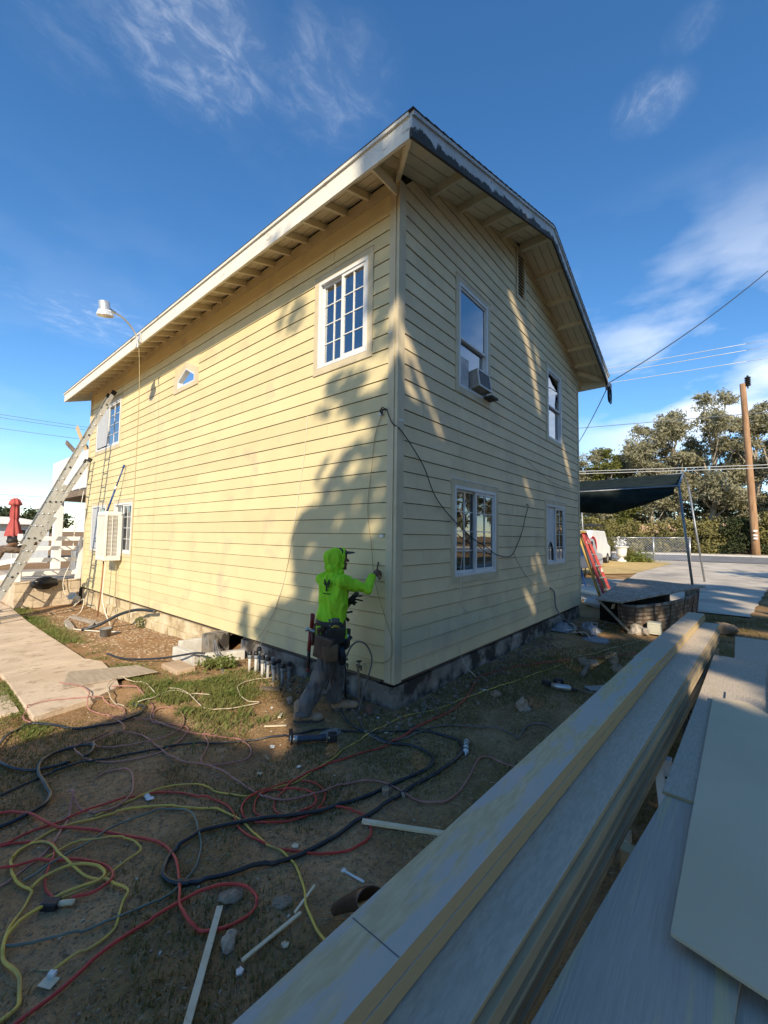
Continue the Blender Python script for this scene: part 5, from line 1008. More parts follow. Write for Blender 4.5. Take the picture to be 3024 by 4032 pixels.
# ================================================================== YARD: hoses, pipes, timber, tools
HOSES = {
    'conduit_loop': [(-0.36,-0.43),(-0.31,-0.47),(-0.16,-0.55),(-0,-0.57),(0.12,-0.57),(0.21,-0.57),(0.32,-0.58),(0.44,-0.57),(0.56,-0.49),(0.68,-0.46),(0.8,-0.49),(0.86,-0.54),(0.9,-0.65),(0.88,-0.78),(0.83,-0.97),(0.79,-1.16),(0.74,-1.33),(0.67,-1.53),(0.61,-1.63),(0.52,-1.77),(0.43,-1.89),(0.33,-2.03),(0.27,-2.14),(0.24,-2.23),(0.25,-2.29),(0.26,-2.37),(0.29,-2.43),(0.34,-2.47),(0.39,-2.5),(0.45,-2.5),(0.51,-2.48),(0.57,-2.44),(0.51,-2.47),(0.59,-2.41),(0.65,-2.34),(0.7,-2.26),(0.74,-2.18),(0.8,-2.06),(0.85,-1.92),(0.87,-1.81),(0.89,-1.67),(0.9,-1.52),(0.92,-1.41),(0.94,-1.18),(0.95,-0.95),(0.99,-0.73),(1.02,-0.5),(1,-0.32),(0.94,-0.19),(0.86,-0.12),(0.8,-0.11),(0.67,-0.13),(0.55,-0.17),(0.48,-0.21)],
    'conduit_thin': [(0.48,-0.21),(0.34,-0.34),(0.25,-0.48),(0.11,-0.58),(-0.02,-0.66),(-0.19,-0.74),(-0.26,-0.82),(-0.31,-0.95),(-0.37,-1.1),(-0.45,-1.25),(-0.54,-1.38),(-0.63,-1.51),(-0.72,-1.63),(-0.82,-1.75),(-0.92,-1.86),(-0.98,-1.99),(-1.04,-2.11),(-1.12,-2.23),(-1.16,-2.35),(-1.21,-2.46),(-1.24,-2.58),(-1.25,-2.69),(-1.24,-2.76),(-1.21,-2.87),(-1.18,-2.97)],
    'conduit_blue': [(-2.16,-1.8),(-2.02,-1.74),(-1.9,-1.81),(-1.86,-1.91),(-1.85,-2.06),(-1.9,-2.19),(-1.98,-2.32),(-2.13,-2.43),(-2.26,-2.5),(-2.38,-2.61),(-2.32,-2.73),(-2.24,-2.8),(-2.13,-2.85),(-1.94,-2.91),(-1.72,-2.91),(-1.59,-2.88),(-1.49,-2.83),(-1.42,-2.78),(-1.37,-2.73),(-1.34,-2.63),(-1.32,-2.54)],
    'conduit_s': [(-1.33,-2.44),(-1.36,-2.39),(-1.43,-2.35),(-1.5,-2.34),(-1.56,-2.39),(-1.58,-2.46),(-1.6,-2.54),(-1.58,-2.61),(-1.51,-2.68),(-1.42,-2.72),(-1.29,-2.74),(-1.15,-2.74),(-1.02,-2.74),(-0.92,-2.74),(-0.83,-2.78),(-0.79,-2.84),(-0.76,-2.91),(-0.75,-2.97),(-0.75,-3.05)],
    'air1': [(-3.43,-2.18),(-3.3,-2.13),(-3.12,-2.06),(-2.91,-2.04),(-2.75,-2.05),(-2.54,-2.12),(-2.38,-2.13),(-2.2,-2.09),(-2.02,-2.05),(-1.85,-2.03),(-1.69,-2.04),(-1.58,-2.08),(-1.59,-2.16),(-1.59,-2.26),(-1.59,-2.37),(-1.65,-2.49)],
    'air2': [(-2.82,-1.81),(-2.74,-1.72),(-2.61,-1.63),(-2.38,-1.61),(-2.13,-1.64),(-1.94,-1.68),(-1.75,-1.78),(-1.6,-1.8),(-1.48,-1.75),(-1.38,-1.69),(-1.24,-1.66),(-1.14,-1.67),(-1.06,-1.73),(-0.98,-1.84),(-0.93,-1.96),(-0.93,-2.1),(-0.98,-2.23),(-1.07,-2.33),(-1.18,-2.4),(-1.33,-2.44),(-1.47,-2.46),(-1.58,-2.45),(-1.63,-2.41),(-1.66,-2.31),(-1.74,-2.14)],
    'air3': [(-2.45,-2.6),(-2.57,-2.63),(-2.71,-2.62),(-2.82,-2.58),(-2.86,-2.54),(-2.89,-2.43),(-2.82,-2.29),(-2.68,-2.1),(-2.6,-2),(-2.47,-1.95),(-2.3,-1.92),(-2.14,-1.9),(-1.98,-1.94),(-1.87,-2.01)],
    'air4': [(-1.58,-2.08),(-1.49,-2.03),(-1.36,-1.99),(-1.18,-1.99),(-0.98,-1.98),(-0.79,-1.97),(-0.61,-1.93),(-0.47,-1.86),(-0.36,-1.82),(-0.22,-1.79),(-0.07,-1.78),(0.06,-1.78),(0.16,-1.77),(0.27,-1.75),(0.36,-1.7),(0.42,-1.61),(0.47,-1.51),(0.5,-1.42),(0.52,-1.3),(0.56,-1.21),(0.61,-1.13),(0.73,-1.06),(0.83,-1.05),(0.94,-1.05),(1.05,-1.06),(1.15,-1.03),(1.23,-0.96),(1.25,-0.86),(1.24,-0.72),(1.21,-0.56),(1.17,-0.37),(1.16,-0.26),(1.21,-0.19),(1.3,-0.21),(1.39,-0.21),(1.52,-0.19)],
    'air5': [(-2.07,-2.07),(-1.95,-1.97),(-1.78,-1.86),(-1.66,-1.79),(-1.43,-1.76),(-1.15,-1.71),(-0.98,-1.65),(-0.83,-1.57),(-0.69,-1.47),(-0.58,-1.44),(-0.43,-1.46),(-0.35,-1.5),(-0.3,-1.56),(-0.31,-1.66),(-0.37,-1.76),(-0.44,-1.84),(-0.51,-1.85),(-0.57,-1.82),(-0.66,-1.74),(-0.76,-1.67),(-0.92,-1.63)],
    'air6': [(-1.68,-1.77),(-1.81,-1.73),(-1.87,-1.66),(-1.84,-1.56),(-1.7,-1.52),(-1.52,-1.55),(-1.28,-1.66),(-1.17,-1.78),(-1.15,-1.93),(-1.23,-2.1),(-1.34,-2.25),(-1.42,-2.32),(-1.5,-2.33),(-1.54,-2.32)],
    'air7': [(-0.93,-2.45),(-0.95,-2.4),(-0.91,-2.33),(-0.84,-2.28),(-0.73,-2.28),(-0.6,-2.32),(-0.51,-2.36),(-0.44,-2.43),(-0.42,-2.5),(-0.45,-2.57),(-0.51,-2.62),(-0.6,-2.65),(-0.7,-2.66),(-0.77,-2.66),(-0.82,-2.66),(-0.73,-2.65),(-0.65,-2.68),(-0.54,-2.72),(-0.44,-2.77),(-0.47,-2.76),(-0.34,-2.83),(-0.26,-2.91),(-0.22,-2.99),(-0.18,-3.05),(-0.17,-3.1)],
    'red_long': [(-0.54,-3.06),(-0.53,-3.01),(-0.55,-2.94),(-0.54,-2.82),(-0.53,-2.73),(-0.53,-2.69),(-0.51,-2.6),(-0.5,-2.49),(-0.48,-2.39),(-0.44,-2.28),(-0.36,-2.19),(-0.24,-2.11),(-0.1,-2.04),(-0,-2),(0.12,-1.98),(0.22,-1.99),(0.31,-2.02),(0.4,-2.04),(0.52,-2.04),(0.6,-2.02),(0.7,-1.99),(0.83,-1.91),(0.92,-1.85),(1,-1.77),(1.05,-1.7),(1.07,-1.6),(1.05,-1.53),(0.97,-1.46),(0.88,-1.43),(0.78,-1.46),(0.7,-1.49),(0.64,-1.55),(0.59,-1.64),(0.54,-1.73),(0.47,-1.82),(0.41,-1.88),(0.33,-1.89),(0.27,-1.86),(0.2,-1.79),(0.19,-1.71),(0.24,-1.63),(0.32,-1.56),(0.41,-1.51),(0.49,-1.51),(0.54,-1.54),(0.56,-1.6),(0.54,-1.68),(0.5,-1.75),(0.44,-1.79),(0.37,-1.77),(0.32,-1.72),(0.28,-1.63),(0.24,-1.53),(0.24,-1.43),(0.24,-1.32),(0.25,-1.2),(0.29,-1.03),(0.33,-0.85),(0.4,-0.69),(0.42,-0.58),(0.44,-0.43),(0.43,-0.19),(0.46,0),(0.5,0.2),(0.5,0.48),(0.44,0.83),(0.3,1.24),(0.22,1.54),(0.24,1.78),(0.39,2.12),(0.5,2.34),(0.67,2.75),(0.79,3.03),(1.13,3.6),(1.39,4.06),(1.59,4.39)],
    'red_coil': [(0.27,-1.46),(0.37,-1.41),(0.49,-1.42),(0.55,-1.47),(0.59,-1.54),(0.6,-1.65),(0.57,-1.76),(0.52,-1.86),(0.44,-1.92),(0.34,-1.96),(0.26,-1.95),(0.2,-1.9),(0.17,-1.82),(0.18,-1.69),(0.2,-1.58),(0.24,-1.49)],
    'red_front': [(0.69,-3.17),(0.68,-3.1),(0.67,-3.03),(0.65,-2.94),(0.63,-2.85),(0.63,-2.75),(0.64,-2.64),(0.65,-2.54),(0.67,-2.45),(0.71,-2.37),(0.76,-2.31),(0.82,-2.27),(0.89,-2.26),(0.94,-2.27),(0.97,-2.31),(0.97,-2.36),(0.95,-2.43),(0.91,-2.48),(0.87,-2.52),(0.8,-2.54),(0.73,-2.54),(0.66,-2.53),(0.57,-2.49),(0.49,-2.46),(0.4,-2.43),(0.31,-2.41),(0.19,-2.41),(0.06,-2.45),(-0.09,-2.53),(-0.22,-2.61),(-0.32,-2.68),(-0.44,-2.77),(-0.51,-2.81),(-0.61,-2.84),(-0.72,-2.87),(-0.79,-2.9),(-0.87,-2.95),(-0.93,-3.02)],
    'red_left': [(-0.29,-3.09),(-0.25,-3.03),(-0.24,-2.98),(-0.22,-2.93),(-0.15,-2.87),(-0.08,-2.8),(0.01,-2.73),(0.09,-2.69),(0.17,-2.68),(0.24,-2.7),(0.26,-2.74),(0.26,-2.8),(0.22,-2.87)],
    'red_left2': [(-0.53,-3.06),(-0.51,-3),(-0.45,-2.92),(-0.37,-2.86),(-0.31,-2.84),(-0.21,-2.86),(-0.14,-2.89),(-0.07,-2.92),(0.02,-2.94),(0.09,-2.93),(0.14,-2.92)],
    'yellow_long': [(0.29,-3.14),(0.25,-3.13),(0.19,-3.11),(0.14,-3.08),(0.09,-3.04),(0.04,-3.01),(-0.01,-2.99),(-0.07,-3.01),(-0.14,-3.03),(-0.22,-3.04),(-0.29,-3.03),(-0.33,-3.03),(-0.38,-3),(-0.42,-2.95),(-0.47,-2.8),(-0.45,-2.74),(-0.4,-2.63),(-0.38,-2.53),(-0.34,-2.43),(-0.25,-2.31),(-0.13,-2.2),(0.02,-2.1),(0.09,-2.05),(0.19,-2.02),(0.28,-2),(0.36,-1.99),(0.44,-2),(0.53,-2.01),(0.65,-2.01),(0.73,-1.98),(0.8,-1.98),(0.89,-1.99),(0.98,-2.03),(1.07,-2.07),(1.14,-2.12),(1.22,-2.15),(1.28,-2.17),(1.34,-2.18),(1.42,-2.19)],
    'yellow_loop': [(-0.35,-3.02),(-0.39,-2.98),(-0.4,-2.93),(-0.36,-2.88),(-0.29,-2.85),(-0.18,-2.84),(-0.07,-2.82),(0.03,-2.8),(0.11,-2.78),(0.18,-2.75),(0.21,-2.72),(0.29,-2.7),(0.38,-2.67),(0.43,-2.71),(0.48,-2.74),(0.53,-2.77),(0.55,-2.81),(0.56,-2.86),(0.55,-2.93),(0.56,-3.01)],
    'yellow_near': [(0.63,-3.2),(0.63,-3.16),(0.61,-3.13),(0.56,-3.12),(0.49,-3.11),(0.44,-3.12),(0.37,-3.14),(0.31,-3.14),(0.24,-3.12),(0.19,-3.07),(0.17,-3.03),(0.16,-2.97),(0.15,-2.92),(0.16,-2.87),(0.18,-2.81),(0.2,-2.76),(0.18,-2.72),(0.14,-2.71),(0.08,-2.72),(0.02,-2.76),(-0.04,-2.83),(-0.05,-2.89),(-0.04,-2.95),(-0.01,-2.99)],
    'yellow_mid': [(-0.21,-2.9),(-0.23,-2.83),(-0.24,-2.76),(-0.18,-2.68),(-0.12,-2.59),(-0.05,-2.53),(0.05,-2.51),(0.1,-2.51),(0.13,-2.55),(0.15,-2.62),(0.18,-2.7),(0.2,-2.75),(0.19,-2.83),(0.17,-2.9),(0.17,-2.94)],
    'yellow_house': [(-0.43,-2.6),(-0.44,-2.51),(-0.44,-2.4),(-0.44,-2.32),(-0.43,-2.25),(-0.42,-2.18),(-0.37,-2.1),(-0.28,-2.01),(-0.2,-1.97),(-0.08,-1.94),(0.02,-1.9),(0.11,-1.85),(0.16,-1.79),(0.18,-1.69),(0.21,-1.59),(0.25,-1.5),(0.24,-1.33),(0.23,-1.18),(0.21,-1.05),(0.17,-0.92),(0.17,-0.77),(0.17,-0.62),(0.17,-0.4),(0.16,-0.37),(0.15,-0.15),(0.21,0.06),(0.36,0.37),(0.43,0.69),(0.49,0.97),(0.56,1.32),(0.64,1.75),(0.75,2.21),(0.85,2.79),(0.9,3.13)],
    'tan_cord': [(1.02,2.56),(0.98,2.97),(0.89,3.37),(0.95,3.61),(1.08,3.82),(1.22,4.45),(1.4,5.06),(1.54,5.42)],
    'green': [(-0.1,-3.01),(-0.11,-2.95),(-0.13,-2.9),(-0.15,-2.8),(-0.18,-2.68),(-0.22,-2.58),(-0.22,-2.47),(-0.2,-2.38),(-0.19,-2.31),(-0.14,-2.24),(-0.08,-2.2),(0.03,-2.18),(0.14,-2.2),(0.23,-2.23),(0.33,-2.26),(0.43,-2.32),(0.49,-2.37),(0.53,-2.44),(0.55,-2.5),(0.55,-2.58),(0.52,-2.66),(0.49,-2.75),(0.46,-2.85),(0.42,-2.93),(0.38,-3.01),(0.34,-3.08),(0.29,-3.13)],
    'white1': [(-2.15,-1.76),(-2.17,-1.6),(-2.26,-1.39),(-2.17,-1.31),(-2.01,-1.28),(-1.79,-1.13)],
    'white2': [(-2.31,-1.36),(-2.22,-1.31),(-2.07,-1.29),(-1.88,-1.29),(-1.68,-1.32),(-1.46,-1.34),(-1.35,-1.28),(-1.25,-1.15),(-1.18,-0.88),(-1.3,-0.94),(-1.5,-0.91),(-1.67,-0.85),(-1.79,-0.78),(-1.83,-0.61),(-1.73,-0.37),(-1.67,-0.24)],
    'white3': [(-2.28,-1.53),(-2.72,-1.49),(-3.02,-1.57),(-3.1,-1.66),(-3.03,-1.75),(-2.88,-1.84),(-2.75,-1.88),(-2.56,-1.91),(-2.32,-1.91),(-2.15,-1.89)],
    'gray_riser': [(-0.42,-0.1),(-0.23,-0.32),(0.02,-0.51),(0.18,-0.59),(0.31,-0.6),(0.38,-0.59),(0.45,-0.47),(0.49,-0.28),(0.53,-0.1),(0.63,0.07),(0.79,0.18),(0.96,0.29),(1.1,0.34),(1.21,0.31),(1.26,0.27),(1.24,0.39),(1.23,0.58),(1.28,0.7),(1.38,0.73),(1.49,0.65),(1.62,0.52)],
}
hm = {'conduit': M('black_conduit', (0.016, 0.020, 0.027), (0.024, 0.03, 0.038), rough=.42, scale=9, spec=.5, c3=(0.10, 0.085, 0.065), s3=5, lo3=.55, hi3=.75), 'air': M('maroon_hose', (0.34, 0.14, 0.115), (0.42, 0.21, 0.17), rough=.55, scale=9),
      'red': red_m, 'yellow': M('yellow_cord', (0.66, 0.46, 0.07), (0.56, 0.39, 0.09), rough=.5, scale=7, c3=(0.34, 0.25, 0.12), s3=6, lo3=.55, hi3=.75), 'green': M('green_hose', (0.10, 0.13, 0.11), (0.14, 0.17, 0.14), rough=.5, scale=8), 'white': M('old_white_cord', (.58, .50, .36), (.46, .38, .26), rough=.6), 'tan': cordm, 'gray': M('grey_hose', (0.12, 0.105, 0.095), (0.17, 0.15, 0.135), rough=.5, scale=8)}
HL = {'conduit_loop': (.0125, 'thick black conduit in a long loop across the middle of the yard', 'conduit_pipe', 'conduit'), 'conduit_thin': (.009, 'thinner black conduit running from the worker to the left edge', 'conduit_pipe', 'conduit'),
      'conduit_blue': (.012, 'black conduit curling round the end of the concrete path', 'conduit_pipe', 'conduit'), 'conduit_s': (.0125, 'thick black conduit bent in an S on the left', 'conduit_pipe', 'conduit'),
      'air1': (.006, 'pinkish air hose crossing the end of the path', 'air_hose', 'hose'), 'air2': (.006, 'maroon air hose making the widest loop left of centre', 'air_hose', 'hose'), 'air3': (.006, 'pinkish air hose lying along the path corner', 'air_hose', 'hose'),
      'air4': (.0065, 'long maroon air hose winding right under the plank stack', 'air_hose', 'hose'), 'air5': (.006, 'maroon air hose with a small teardrop loop near the grinder', 'air_hose', 'hose'), 'air6': (.006, 'maroon air hose curled round a wood scrap at the shade line', 'air_hose', 'hose'), 'air7': (.006, 'maroon air hose with its end kinked upright on the left', 'air_hose', 'hose'),
      'red_long': (.0065, 'bright red air hose winding from the left edge to the house corner', 'air_hose', 'hose'), 'red_coil': (.0065, 'flat loose coil of red hose in mid yard', 'air_hose', 'hose'), 'red_front': (.0075, 'thick red hose crossing the near left corner with a round loop', 'air_hose', 'hose'), 'red_left': (.007, 'red hose looped among the yellow cords on the left', 'air_hose', 'hose'), 'red_left2': (.006, 'red hose bent back at the left edge', 'air_hose', 'hose'),
      'yellow_long': (.0065, 'yellow extension cord running from the left tangle to the plank stack', 'extension_cable', 'cord'), 'yellow_loop': (.006, 'yellow cord ending at the white plug', 'extension_cable', 'cord'), 'yellow_near': (.0075, 'yellow cord tangle nearest the lower left corner', 'extension_cable', 'cord'), 'yellow_mid': (.005, 'thin yellow cord in a narrow hairpin on the left', 'extension_cable', 'cord'), 'yellow_house': (.0055, 'yellow cord stretching past the house corner along the gable', 'extension_cable', 'cord'),
      'tan_cord': (.006, 'pale tan cord leading to the drill', 'extension_cable', 'cord'), 'green': (.006, 'dull green hose arching from left edge to the black loop', 'garden_hose', 'hose'), 'white1': (.005, 'short straight white cord on the sunlit grass', 'extension_cable', 'cord'), 'white2': (.005, 'white cord trailing from the capped pipes over the grass', 'extension_cable', 'cord'), 'white3': (.005, 'white cord curled on the end of the path', 'extension_cable', 'cord'), 'gray_riser': (.0075, 'grey hose running from the tap past the caulk tube', 'garden_hose', 'hose')}
def on_path(x, y): return (-4.6 < x < -2.55 and -2.57 < y < -1.6) or (-6.7 < x < -4.5 and -2.7 < y < -1.6) or (x < -2.9 and y < -2.6)
for i, (k, pts) in enumerate(HOSES.items()):
    r, lab, nm, ct = HL[k]; cp = catmull(pts, 5); hs_ = [max(ghs(x, y), float(g0(x, y)) + (.052 if on_path(x, y) else -1)) for x, y in cp]
    sm = [max(hs_[j], sum(hs_[max(0, j - 3):j + 4]) / len(hs_[max(0, j - 3):j + 4])) for j in range(len(cp))]
    lift = [(.022 if k.startswith('white') else .004) + .010 * (vn(x * 3, y * 3, i + 3) > .62) * 1.0 for x, y in cp]
    P3 = [(x, y, z + r * .85 + float(l_) + (i % 5) * .0025) for (x, y), z, l_ in zip(cp, sm, lift)]
    if k == 'air7':
        for j in range(len(P3)):
            dd = math.hypot(P3[j][0] - pts[15][0], P3[j][1] - pts[15][1]); P3[j] = (P3[j][0], P3[j][1], P3[j][2] + .07 * math.exp(-(dd / .10) ** 2))
    if k == 'gray_riser': P3 = [(-.455, -.09, .40), (-.452, -.092, .30)] + P3
    MB().tube(P3, r, 8).build(nm, hm[k.split('_')[0].rstrip('1234567')] if k != 'tan_cord' else cordm, label=lab, cat=ct, smooth=True, group=None)
# ---- capped pipes
pvc = M('pvc_grey', (0.20, 0.22, 0.24), (0.27, 0.29, 0.31), rough=.5, scale=6); pvw = M('pvc_white', (0.58, 0.56, 0.50), (0.5, 0.48, 0.43), rough=.5, scale=5); capm = M('pipe_cap', (0.018, 0.018, 0.02), rough=.5)
PL = [(-2.206, -.37, 1), (-2.067, -.364, 1), (-1.913, -.367, 1), (-1.789, -.365, 1), (-1.667, -.36, 0), (-1.494, -.354, 0), (-1.50, -.25, 0), (-1.697, -.27, 0), (-2.215, -.22, 0), (-2.05, -.23, 1), (-1.86, -.24, 1)]
pn = ['leftmost front', 'second front', 'third front', 'fourth front', 'fifth front', 'rightmost front', 'rightmost rear', 'second rear from the right', 'leftmost rear', 'second rear from the left', 'middle rear']
for i, (x, y, w) in enumerate(PL):
    z = ghs(x, y); h = .23 + rnd.uniform(-.012, .02) + (.05 if i == 8 else 0); t = thing('capped_pipe', f'{"white" if w else "grey"} capped pipe stub, {pn[i]} of the cluster by the wall', 'pipe', (x, y, z), 'capped pipe stubs by the wall')
    tl = rnd.uniform(-.01, .01)
    MB().tube([(x, y, z - .05), (x + tl, y, z + h)], .019, 12).build('pipe', pvw if w else pvc, t, smooth=True)
    MB().lathe([(.0195, 0), (.027, .002), (.027, .045), (.021, .047)], (x + tl, y, z + h - .055), 14).build('coupling', pvc, t, smooth=True)
    if i not in (9, 10): MB().lathe([(.020, 0), (.033, .002), (.034, .022), (.030, .026), (.030, .034), (.024, .046), (.012, .050)], (x + tl, y, z + h - .004), 16).build('cap', capm, t, smooth=True)
# ---- tap riser
tp = thing('water_tap', 'pair of garden tap risers beside the house corner', 'tap', (-.5, -.09, 0)); brass = M('dull_brass', (0.12, 0.10, 0.07), (0.18, 0.15, 0.10), rough=.5, metal=.6)
for (x, y, h, m_) in ((-.45, -.085, .40, M('riser_pipe', (.25, .2, .13), (.32, .26, .18), rough=.7)), (-.64, -.11, .39, blackm)):
    MB().tube([(x + .02, y, -.02), (x, y, h)], .013, 10).build('riser', m_, tp, smooth=True)
    v_ = MB().tube([(x - .02, y, h), (x + .06, y - .02, h + .005)], .017, 10).build('valve', brass, tp, smooth=True); MB().lathe([(.006, 0), (.006, .035), (.03, .037), (.032, .047), (.006, .05)], (x + .01, y, h + .01), 10).build('handle', blackm, v_)
    MB().tube([(x + .06, y - .02, h), (x + .075, y - .03, h - .03)], .011, 8).build('spout', brass, v_, smooth=True)
# ---- concrete box by the crawl opening, pads and debris
cw = M('raw_concrete', (0.50, 0.47, 0.41), (0.60, 0.57, 0.50), rough=.95, scale=5, bump=.7, bscale=30, c3=(.36, .33, .28), s3=4)
cb = thing('concrete_curb', 'low concrete box curb below the crawl opening', 'concrete curb', (-3.4, -.4, -.02))
for (a0, a1, w_, h_) in (((-3.72, -.70), (-3.10, -.66), .10, .17), ((-3.70, -.66), (-3.62, .0), .10, .24), ((-3.10, -.62), (-2.86, -.05), .10, .15)):
    wobble(MB().beam((a0[0], a0[1], h_ / 2 - .05), (a1[0], a1[1], h_ / 2 - .05), w_, h_ + .06), .006, 16).build('curb_wall', cw, cb, bevel=.01)
wobble(MB().box(-3.62, -3.40, -.35, .0, -.02, .30), .006, 12).build('curb_wall', fm, cb, bevel=.01)
wobble(MB().box(-3.35, -2.85, -1.05, -.80, -.03, .045), .006, 9).build('concrete_pad', M('tan_paver', (0.42, 0.30, 0.19), (0.5, 0.37, 0.25), rough=.95, scale=5), label='tan concrete paver in front of the curb', cat='paver', bevel=.008)
chl = thing('loose_cable', 'black cable trailing over the concrete curb', 'cable', (-3.2, -.7, .0))
MB().tube(catmull([(-4.6, -1.35, .0), (-4.1, -1.25, .0), (-3.6, -1.0, .05), (-3.25, -.86, .13), (-3.0, -.74, .19), (-2.85, -.68, .20)], 5), .014, 8).build('sheath', hm['conduit'], chl, smooth=True)
for k in range(3): MB().tube(catmull([(-3.3, -.3, .25), (-3.1 + .08 * k, -.42, .16), (-2.85 + .1 * k, -.5, .12 - .03 * k), (-2.6 + .1 * k, -.55 - .05 * k, .02)], 5), .006, 6).build('strand', wire_g, chl, smooth=True)
MB().lathe([(.02, 0), (.085, .0), (.10, .15), (.105, .15), (.105, .165), (.095, .165), (.08, .02)], (-6.40, -.86, -.125), 18).build('plastic_pot', M('grey_plastic', (0.20, 0.20, 0.19), (.26, .26, .25), rough=.7), label='grey plastic pot standing on the bare soil', cat='pot', smooth=True)
MB().tube(catmull([(-6.05, -.12, .30), (-6.6, -.25, .28), (-7.0, -.45, .16), (-7.25, -.75, -.05), (-7.4, -1.0, -.13)], 6), .030, 10).build('drain_hose', hm['conduit'], label='thick grey drain hose bending out of the foundation wall', cat='hose', smooth=True)
for i, (x0, y0, x1, y1, w_) in enumerate(((-9.3, -.75, -7.9, -.55, .10), (-8.8, -.95, -7.7, -1.1, .09), (-8.4, -.5, -7.5, -.85, .06))):
    MB().beam((x0, y0, ghs(x0, y0) + .03), (x1, y1, ghs(x1, y1) + .03), w_, .05).build('scrap_timber', M('grey_wood', (.30, .26, .21), (.38, .33, .27), rough=.9, scale=6, stretch=(1, 6, 1)), label=['longest weathered board under the cooler', 'weathered board nearest the path under the cooler', 'short weathered batten under the cooler'][i], cat='board')
# ---- weeds and grass
def grass(name, n_, region, hmin, hmax, mat, lab, seed, dens=None, wdt=.004, lie=0):
    rg_ = np.random.default_rng(seed); x0, x1, y0, y1 = region; x = rg_.uniform(x0, x1, n_ * 3); y = rg_.uniform(y0, y1, n_ * 3)
    keep = dens(x, y) > rg_.uniform(0, 1, len(x)); x, y = x[keep][:n_], y[keep][:n_]; n_ = len(x); z = gh(x, y)
    h = rg_.uniform(hmin, hmax, n_); a_ = rg_.uniform(0, 2 * np.pi, n_); ln = rg_.uniform(.2, 1.1, n_) * h if not lie else rg_.uniform(.3, 1.0, n_) * lie; w = wdt * rg_.uniform(.6, 1.3, n_)
    px, py = -np.sin(a_) * w, np.cos(a_) * w; tx, ty = np.cos(a_) * ln, np.sin(a_) * ln
    V = np.stack([np.stack([x - px, y - py, z - .004], 1), np.stack([x + px, y + py, z - .004], 1), np.stack([x + tx * .45 + px * .7, y + ty * .45 + py * .7, z + h * .65], 1), np.stack([x + tx, y + ty, z + h], 1)], 1).reshape(-1, 3)
    o = npmesh(name, V, np.arange(len(V)).reshape(-1, 4), mat, kind='stuff'); o['label'] = lab; o['category'] = 'grass'; return o
def inhouse(x, y): return (x < .02) & (y > -.02)
def patch(x, y, s, lo, hi): return np.clip((vn(x * s, y * s, 12) * .65 + vn(x * s * 3, y * s * 3, 13) * .35 - lo) / (hi - lo), 0, 1)
opath = lambda x, y: ((x > -4.62) & (x < -2.5) & (y > -2.6) & (y < -1.55)) | ((x < -2.85) & (y < -2.55)) | ((x < -4.4) & (y < -1.58))
gm_d = M('grass_olive', (0.15, 0.125, 0.035), (0.25, 0.195, 0.07), rough=.8, scale=1.3, transl=.25); gm_s = M('dead_grass', (0.30, 0.205, 0.105), (0.46, 0.335, 0.19), rough=.9, scale=2, transl=.15); gm_l = M('grass_fresh', (0.13, 0.17, 0.035), (0.20, 0.20, 0.06), rough=.7, scale=2, transl=.3)
grass('yard_grass', 42000, (-3.0, 3.2, -3.6, 4.5), .012, .038, gm_d, 'thin olive grass over the shaded yard', 3, lambda x, y: patch(x, y, 1.1, .50, .68) * ~inhouse(x, y) * ~opath(x, y))
grass('dead_grass', 55000, (-3.0, 3.0, -3.6, 3.0), .002, .014, gm_s, 'dead straw and thatch over the yard soil', 4, lambda x, y: (.3 + .7 * patch(x, y, 1.6, .35, .6)) * ~inhouse(x, y) * ~opath(x, y), .0022, .055)
grass('fresh_grass', 13000, (-3.3, -.7, -2.0, -.3), .02, .075, gm_l, 'fresh green grass between the path and the capped pipes', 5, lambda x, y: patch(x, y, 2.2, .38, .58) * ~opath(x, y) * np.exp(-(((x + 2.2) / 1.0) ** 2 + ((y + 1.15) / .55) ** 2)))
grass('path_edge_grass', 9000, (-12, -2.2, -1.75, -1.0), .02, .06, gm_l, 'green grass along the path edge', 6, lambda x, y: patch(x, y, 1.3, .38, .55) * (~opath(x, y)) * np.exp(-((y + 1.45) / .22) ** 2))
grass('path_end_weeds', 4500, (-4.3, -2.0, -3.0, -2.4), .01, .045, gm_l, 'weeds along the end of the path', 8, lambda x, y: patch(x, y, 3, .4, .55) * np.exp(-((y + 2.62) / .10) ** 2))
grass('gable_grass', 24000, (.5, 4.5, 1.5, 10), .015, .05, gm_d, 'olive grass beside the gable wall', 9, lambda x, y: patch(x, y, .9, .38, .55) * ~inhouse(x, y))
def weed(lab, x, y, r, h, n_):
    z = ghs(x, y); t = thing('weed_clump', lab, 'weed', (x, y, z), 'weeds by the concrete curb'); C = np.stack([x + nrng.normal(0, r, n_), y + nrng.normal(0, r * .8, n_), z + nrng.uniform(.02, h, n_)], 1); V_, F_ = leaf_quads(C, .05, .035, nrng, .3); o = npmesh('leaves', V_, F_, gm_l, t); o['kind'] = 'stuff'
    mb = MB(); [mb.tube([(x, y, z), tuple(C[i])], .002, 4, False) for i in range(12)]; mb.build('stems', gm_l, t)['kind'] = 'stuff'
weed('leafy weed clump against the curb corner', -2.72, -.62, .10, .13, 260); weed('smaller weed left of the capped pipes', -2.50, -.52, .07, .16, 150); weed('weed clump right of the white pipe stub', -1.15, -.12, .05, .14, 90); weed('weed growing out under the drain hose', -6.7, -.15, .06, .22, 80)
